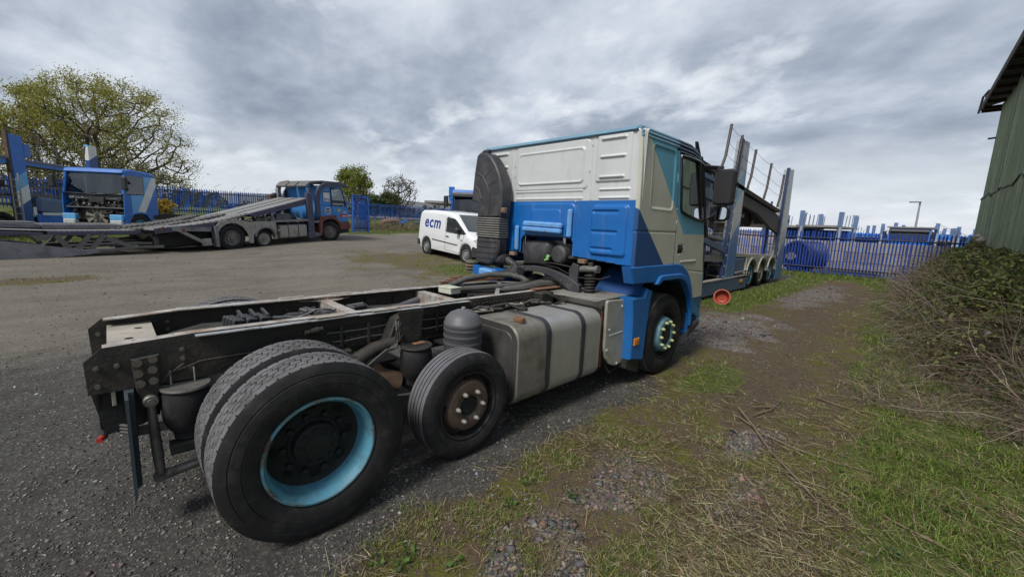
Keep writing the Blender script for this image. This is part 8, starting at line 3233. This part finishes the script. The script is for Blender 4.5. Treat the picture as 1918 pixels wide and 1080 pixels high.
def ground_cover():
    rng = np.random.default_rng(101)
    GREEN = [(0.085, 0.140, 0.020), (0.130, 0.195, 0.032), (0.170, 0.235, 0.045), (0.070, 0.105, 0.020), (0.20, 0.225, 0.055)]
    DRY = [(0.30, 0.25, 0.145), (0.36, 0.31, 0.19), (0.23, 0.185, 0.105), (0.17, 0.15, 0.06)]
    # living grass
    x, y, r = polar(1100000, 1.25, 40, rng, pw=0.9)
    m, g, road, yard, gr, dk, st = zones(x, y)
    n1 = fbm(x * 3.1, y * 3.1, 61)
    n2 = fbm(x * 9, y * 9, 63)
    p = np.maximum(0.80 * g * (0.16 + 0.88 * sstep(0.40, 0.62, 0.5 * n1 + 0.5 * fbm(x * 1.1, y * 1.1, 67))), 0.55 * m * sstep(0.46, 0.62, n1) * sstep(0.30, 0.6, n2) * (1 - 0.6 * sstep(3.4, 6.5, x) * sstep(19, 17, x)))
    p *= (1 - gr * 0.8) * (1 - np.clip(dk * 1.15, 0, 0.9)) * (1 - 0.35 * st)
    ok = (rng.uniform(0, 1, len(x)) < p) & clear_of_wheels(x, y)
    x, y, r, g, n1 = x[ok], y[ok], r[ok], g[ok], n1[ok]
    n = len(x)
    hgt = (0.017 + 0.029 * g * sstep(0.35, 0.65, n1) + 0.012) * rng.uniform(0.5, 1.6, n) * (1 + 0.02 * r)
    hgt *= 1 + 0.9 * sstep(19.5, 21.0, x) * (y < 12)
    wid = 0.0030 * (1 + 0.22 * r) * rng.uniform(0.7, 1.3, n)
    dryf = (rng.uniform(0, 1, n) < 0.09 + 0.36 * (1 - g))[:, None]
    cols = np.where(dryf, col_var(n, DRY, rng, 0.15), col_var(n, GREEN, rng, 0.2))
    V, F, C = blades(x, y, hgt, wid, rng.uniform(0.3, 1.35, n), cols, rng)
    o = link(np_mesh('grass', V, F, 'grass_blade', C), 'grass', kind='stuff')
    tag(o, 'patchy green grass growing over the track and verge', 'grass')
    # straw and dead stalks lying about
    x, y, r = polar(230000, 1.25, 17, rng, pw=0.85)
    m, g, road, yard, gr, dk, st = zones(x, y)
    n1 = fbm(x * 2.2, y * 2.2, 71)
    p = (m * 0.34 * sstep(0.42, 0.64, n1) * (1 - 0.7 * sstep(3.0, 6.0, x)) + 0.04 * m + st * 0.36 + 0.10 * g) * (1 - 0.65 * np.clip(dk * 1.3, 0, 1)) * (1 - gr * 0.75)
    ok = (rng.uniform(0, 1, len(x)) < p) & clear_of_wheels(x, y) & (y < -1.2)
    x, y, r = x[ok], y[ok], r[ok]
    n = len(x)
    z = HT(x, y) + rng.uniform(0.003, 0.028, n)
    a = rng.normal(0.4, 1.1, n)
    L = rng.uniform(0.025, 0.15, n)
    P0 = np.stack([x, y, z], 1)
    P1 = P0 + np.stack([np.cos(a) * L, np.sin(a) * L, rng.normal(0.0, 0.10, n) * L], 1)
    P1[:, 2] = np.maximum(P1[:, 2], HT(P1[:, 0], P1[:, 1]) + 0.002)
    w = rng.uniform(0.0007, 0.0019, n) * (1 + 0.10 * r)
    V, F = tubes_mesh((P0, P1, w, w * 0.7), 3)
    o = link(np_mesh('straw', V, F, 'pebble', np.repeat(col_var(n, DRY + [(0.12, 0.085, 0.055), (0.085, 0.06, 0.04)], rng, 0.2), 6, 0)), 'straw', kind='stuff')
    tag(o, 'dead stalks and straw scattered over the mossy ground', 'straw')
    # loose stones
    x, y, r = polar(230000, 1.2, 20, rng, pw=0.75)
    m, g, road, yard, gr, dk, st = zones(x, y)
    n1 = fbm(x * 1.4, y * 1.4, 81)
    p = 0.42 * (1 - m) * (1 - g) * (1 - 0.5 * road) + 0.17 * m * (1 - g) + gr ** 1.5 * 0.55
    ok = (rng.uniform(0, 1, len(x)) < p * (0.5 + 0.8 * n1)) & clear_of_wheels(x, y)
    x, y, r, gr, road = x[ok], y[ok], r[ok], gr[ok], road[ok]
    n = len(x)
    s = np.exp(rng.normal(math.log(0.0047), 0.42, n)) * (1 + 1.15 * (gr > 0.4)) * (1 + 0.04 * r)
    z = HT(x, y) + s * 0.25
    base = np.array([[1, 0, 0], [-1, 0, 0], [0, 1, 0], [0, -1, 0], [0, 0, 1], [0, 0, -1.0]])
    Vb = base[None] * s[:, None, None] * rng.uniform(0.6, 1.35, (n, 6, 1)) + rng.normal(0, 0.22, (n, 6, 3)) * s[:, None, None]
    an = rng.uniform(0, 2 * np.pi, n)
    ca, sa = np.cos(an)[:, None], np.sin(an)[:, None]
    X = Vb[:, :, 0] * ca - Vb[:, :, 1] * sa
    Y = Vb[:, :, 0] * sa + Vb[:, :, 1] * ca
    V = np.stack([X + x[:, None], Y + y[:, None], Vb[:, :, 2] * 0.62 + z[:, None]], -1).reshape(-1, 3)
    tri = np.array([[0, 2, 4], [2, 1, 4], [1, 3, 4], [3, 0, 4], [2, 0, 5], [1, 2, 5], [3, 1, 5], [0, 3, 5]])
    F = ((np.arange(n) * 6)[:, None, None] + tri[None]).reshape(-1, 3)
    grey = col_var(n, [(0.075, 0.072, 0.069), (0.115, 0.110, 0.104), (0.17, 0.162, 0.152), (0.12, 0.112, 0.10), (0.27, 0.26, 0.24), (0.09, 0.085, 0.08)], rng, 0.2)
    pink = col_var(n, [(0.165, 0.120, 0.105), (0.12, 0.118, 0.122), (0.19, 0.168, 0.152), (0.095, 0.097, 0.10), (0.20, 0.140, 0.115), (0.075, 0.072, 0.070)], rng, 0.18)
    c = np.where((gr > 0.35)[:, None], pink, grey)
    o = link(np_mesh('loose_stones', V, F, 'pebble', np.repeat(c, 6, 0)), 'loose_stones', kind='stuff')
    tag(o, 'loose chippings and pebbles over the yard surface', 'stones')


ground_cover()


def weeds():
    rng = np.random.default_rng(55)
    spots = [(0.20, -1.72), (0.28, -1.66), (0.42, -1.88), (0.95, -1.74), (0.12, -1.62), (1.35, -1.95), (1.9, -3.6), (2.3, -3.5), (3.1, -3.75), (2.9, -3.45), (1.2, -1.68), (3.9, -3.7), (3.4, -3.95), (2.5, -3.85)]
    labs = ['between the big rear tyre and the gravel patch', 'just right of the lowest weed by the rear tyre', 'beside the pink gravel patch on its left', 'above the pink gravel patch', 'closest of the weeds to the rear tyre',
            'right of the pink gravel patch', 'at the lower right among the grass', 'above the long stick end, lower right', 'at the right edge, below the brambles', 'left of the brambles in the lush grass',
            'on the moss below the small rusty wheel', 'in the lush grass nearest the brambles', 'at the extreme right edge of the grass', 'in the dark grass near the right edge']
    for k, ((x, y), lb) in enumerate(zip(spots, labs)):
        z = h1(x, y)
        n = rng.integers(9, 16)
        a = rng.uniform(0, 2 * np.pi, n)
        L = rng.uniform(0.018, 0.055, n)
        P = np.stack([np.cos(a) * L, np.sin(a) * L, rng.uniform(0.008, 0.035, n)], 1)
        V, F = leaf_quads(P, np.full(n, 0.016), rng, 0.6, 0.7)
        t = thing('weed', 'low green broad-leaved weed ' + lb, 'weed', (x, y, z), group='broad-leaved weeds in the grass')
        link(np_mesh('leaf', V, F, 'leaf', np.repeat(col_var(n, [(0.09, 0.17, 0.04), (0.12, 0.20, 0.055), (0.07, 0.12, 0.05)], rng, 0.15), 4, 0)), 'leaf', t)
        V, F = tubes_mesh((np.zeros((n, 3)), P, np.full(n, 0.0012), np.full(n, 0.0009)), 3)
        link(np_mesh('stem', V, F, 'leaf', np.repeat(col_var(n, [(0.09, 0.13, 0.04)], rng), 6, 0)), 'stem', t)


weeds()


def sticks():
    specs = [
        ('long forked fallen branch lying across the grass towards the viewer', [(3.70, -2.26), (3.35, -2.50), (3.0, -2.72), (2.72, -2.95), (2.50, -3.12), (2.30, -3.15)], 0.011),
        ('long thin dark branch running right from the fork of the fallen branch', [(3.50, -2.32), (3.30, -2.60), (3.22, -2.85), (3.25, -3.10), (3.33, -3.38)], 0.008),
        ('short pale stick above the fork, the shorter one of two', [(3.85, -2.38), (3.98, -2.44), (4.08, -2.50)], 0.007),
        ('pale bent stick above the fork, the longer one of two', [(3.62, -2.42), (3.95, -2.50), (4.28, -2.50), (4.50, -2.46)], 0.007),
        ('thin pale stalk curving down at the far right of the lush grass', [(3.50, -3.80), (3.25, -3.85), (3.05, -3.93)], 0.006),
        ('dark branch lying in the lower right grass', [(2.85, -3.20), (2.68, -3.48), (2.60, -3.72), (2.62, -3.98)], 0.008),
        ('thin straight stick at the edge of the brown track near the brambles', [(4.75, -2.75), (4.70, -3.0), (4.72, -3.22), (4.8, -3.42)], 0.007)]
    rnd = random.Random(3)
    for lab, pts, r in specs:
        P = []
        for k, (x, y) in enumerate(pts):
            P.append((x, y, h1(x, y) + r + 0.012 + rnd.uniform(0, 0.012)))
        mb = MB()
        mb.tube(P, [r * (1 - 0.55 * i / (len(P) - 1)) for i in range(len(P))], 7)
        for k in range(3):
            i = rnd.randrange(1, len(P) - 1) if len(P) > 2 else 0
            q = Vector(P[i])
            e = q + Vector((rnd.uniform(-0.15, 0.2), rnd.uniform(-0.15, 0.15), 0.0))
            e.z = h1(e.x, e.y) + 0.012
            mb.tube([q, (q + e) / 2 + Vector((0.01, -0.01, 0.008)), e], [r * 0.5, r * 0.4, r * 0.2], 5)
        o = mb.build('fallen_branch', 'stick')
        tag(o, lab, 'branch', 'fallen branches on the grass')


sticks()

# bits and pieces ------------------------------------------------------------------------
mb = MB()
mb.box((0, 0, 0), (0.28, 0.20, 0.20), bev=0.09)
mb.box((0.05, 0.05, 0.10), (0.16, 0.14, 0.12), bev=0.055)
o = mb.build('sack', 'concrete_pale', smooth=60)
o.location = (14.5, -4.2, 1.86)
tag(o, 'pale bundle caught on top of the brambles by the green wall', 'bundle')
for k, (x, y, z, lab) in enumerate([(7.2, -4.12, 0.62, 'scrap of white paper caught in the bare stems at the right edge'), (6.9, -3.72, 0.06, 'grey crumpled scrap of plastic at the foot of the brambles')]):
    mb = MB()
    mb.sheet(np.linspace(0, 0.11, 6), np.linspace(0, 0.09, 6), lambda u, v: (u, v, 0.025 * np.sin(u * 60 + v * 30) + 0.02 * np.cos(v * 55)))
    o = mb.build('litter', 'litter')
    o.location, o.rotation_euler = (x, y, z), (0.9 - 0.7 * k, 0.2, 0.4)
    tag(o, lab, 'litter')
# scrap by the far fence
sc = [('scrap_beam', 'drum_blue', (15.6, 28.2), (17.7, 29.2), 0.42, 0.35, 'long blue steel beam lying in the rough grass right of the gate leaf', 0.10),
      ('scrap_beam', 'truck_blue', (17.0, 29.0), (18.2, 29.4), 0.30, 0.2, 'short bright blue steel piece at the right end of the long scrap beam', 0.55),
      ('scrap_roll', 'scrap_brown', (16.1, 30.0), (18.5, 31.4), 0.55, 0.6, 'brown rusty roll of sheeting on the scrap heap behind the blue beam', 0.25),
      ('scrap_beam', 'drum_blue', (20.3, 31.9), (21.4, 31.2), 0.35, 0.25, 'tangle of blue scrap steel just left of the white van', 0.25),
      ('scrap_beam', 'rust', (14.9, 31.4), (16.0, 31.8), 0.2, 0.25, 'rusty bars stacked behind the gate leaf', 0.3)]
for nm, m, a, b_, w, h, lab, lift in sc:
    za, zb_ = h1(*a), h1(*b_)
    mb = MB()
    if nm == 'scrap_roll':
        mb.tube([(a[0], a[1], za + 0.3), ((a[0] + b_[0]) / 2, (a[1] + b_[1]) / 2, za + 0.42), (b_[0], b_[1], zb_ + 0.4)], [0.26, 0.36, 0.22], 12)
    else:
        mb.bar((a[0], a[1], za + h / 2), (b_[0], b_[1], zb_ + h / 2 + lift), w, 0.06)
        mb.bar((a[0], a[1] + w / 2, za + h / 2), (b_[0], b_[1] + w / 2, zb_ + h / 2 + lift), 0.05, h)
        mb.bar((a[0] + 0.3, a[1] - w / 2, za + h / 2), (b_[0] - 0.2, b_[1] - w / 2, zb_ + h / 2 + lift), 0.05, h)
    o = mb.build(nm, m)
    tag(o, lab, 'scrap')
mb = MB()
mb.box((2.4, 32.8, h1(2.4, 32.8) + 0.12), (0.9, 1.4, 0.24), rotm(0, 0, 0.8), 0.02)
o = mb.build('kerb_slab', 'concrete_pale')
tag(o, 'pale concrete slab in the grass right of the gorse bush', 'slab')
rng = np.random.default_rng(77)
n = 9000
x = rng.uniform(12.5, 24, n)
y = 26.8 + 0.12 * (x - 14) + rng.normal(0, 1.4, n)
z = HT(x, y) + np.abs(rng.normal(0, 0.22, n)) * (0.4 + 1.2 * fbm(x * 0.6, y * 0.6, 5))
V, F = leaf_quads(np.stack([x, y, z], 1), np.full(n, 0.11), rng, 0.0, 0.25)
o = link(np_mesh('rough_growth', V, F, 'leaf', np.repeat(col_var(n, [(0.20, 0.165, 0.105), (0.14, 0.115, 0.075), (0.115, 0.125, 0.045), (0.24, 0.20, 0.13)], rng), 4, 0)), 'rough_growth', kind='stuff')
tag(o, 'dead brown weeds and rough growth round the scrap by the far fence', 'weeds')
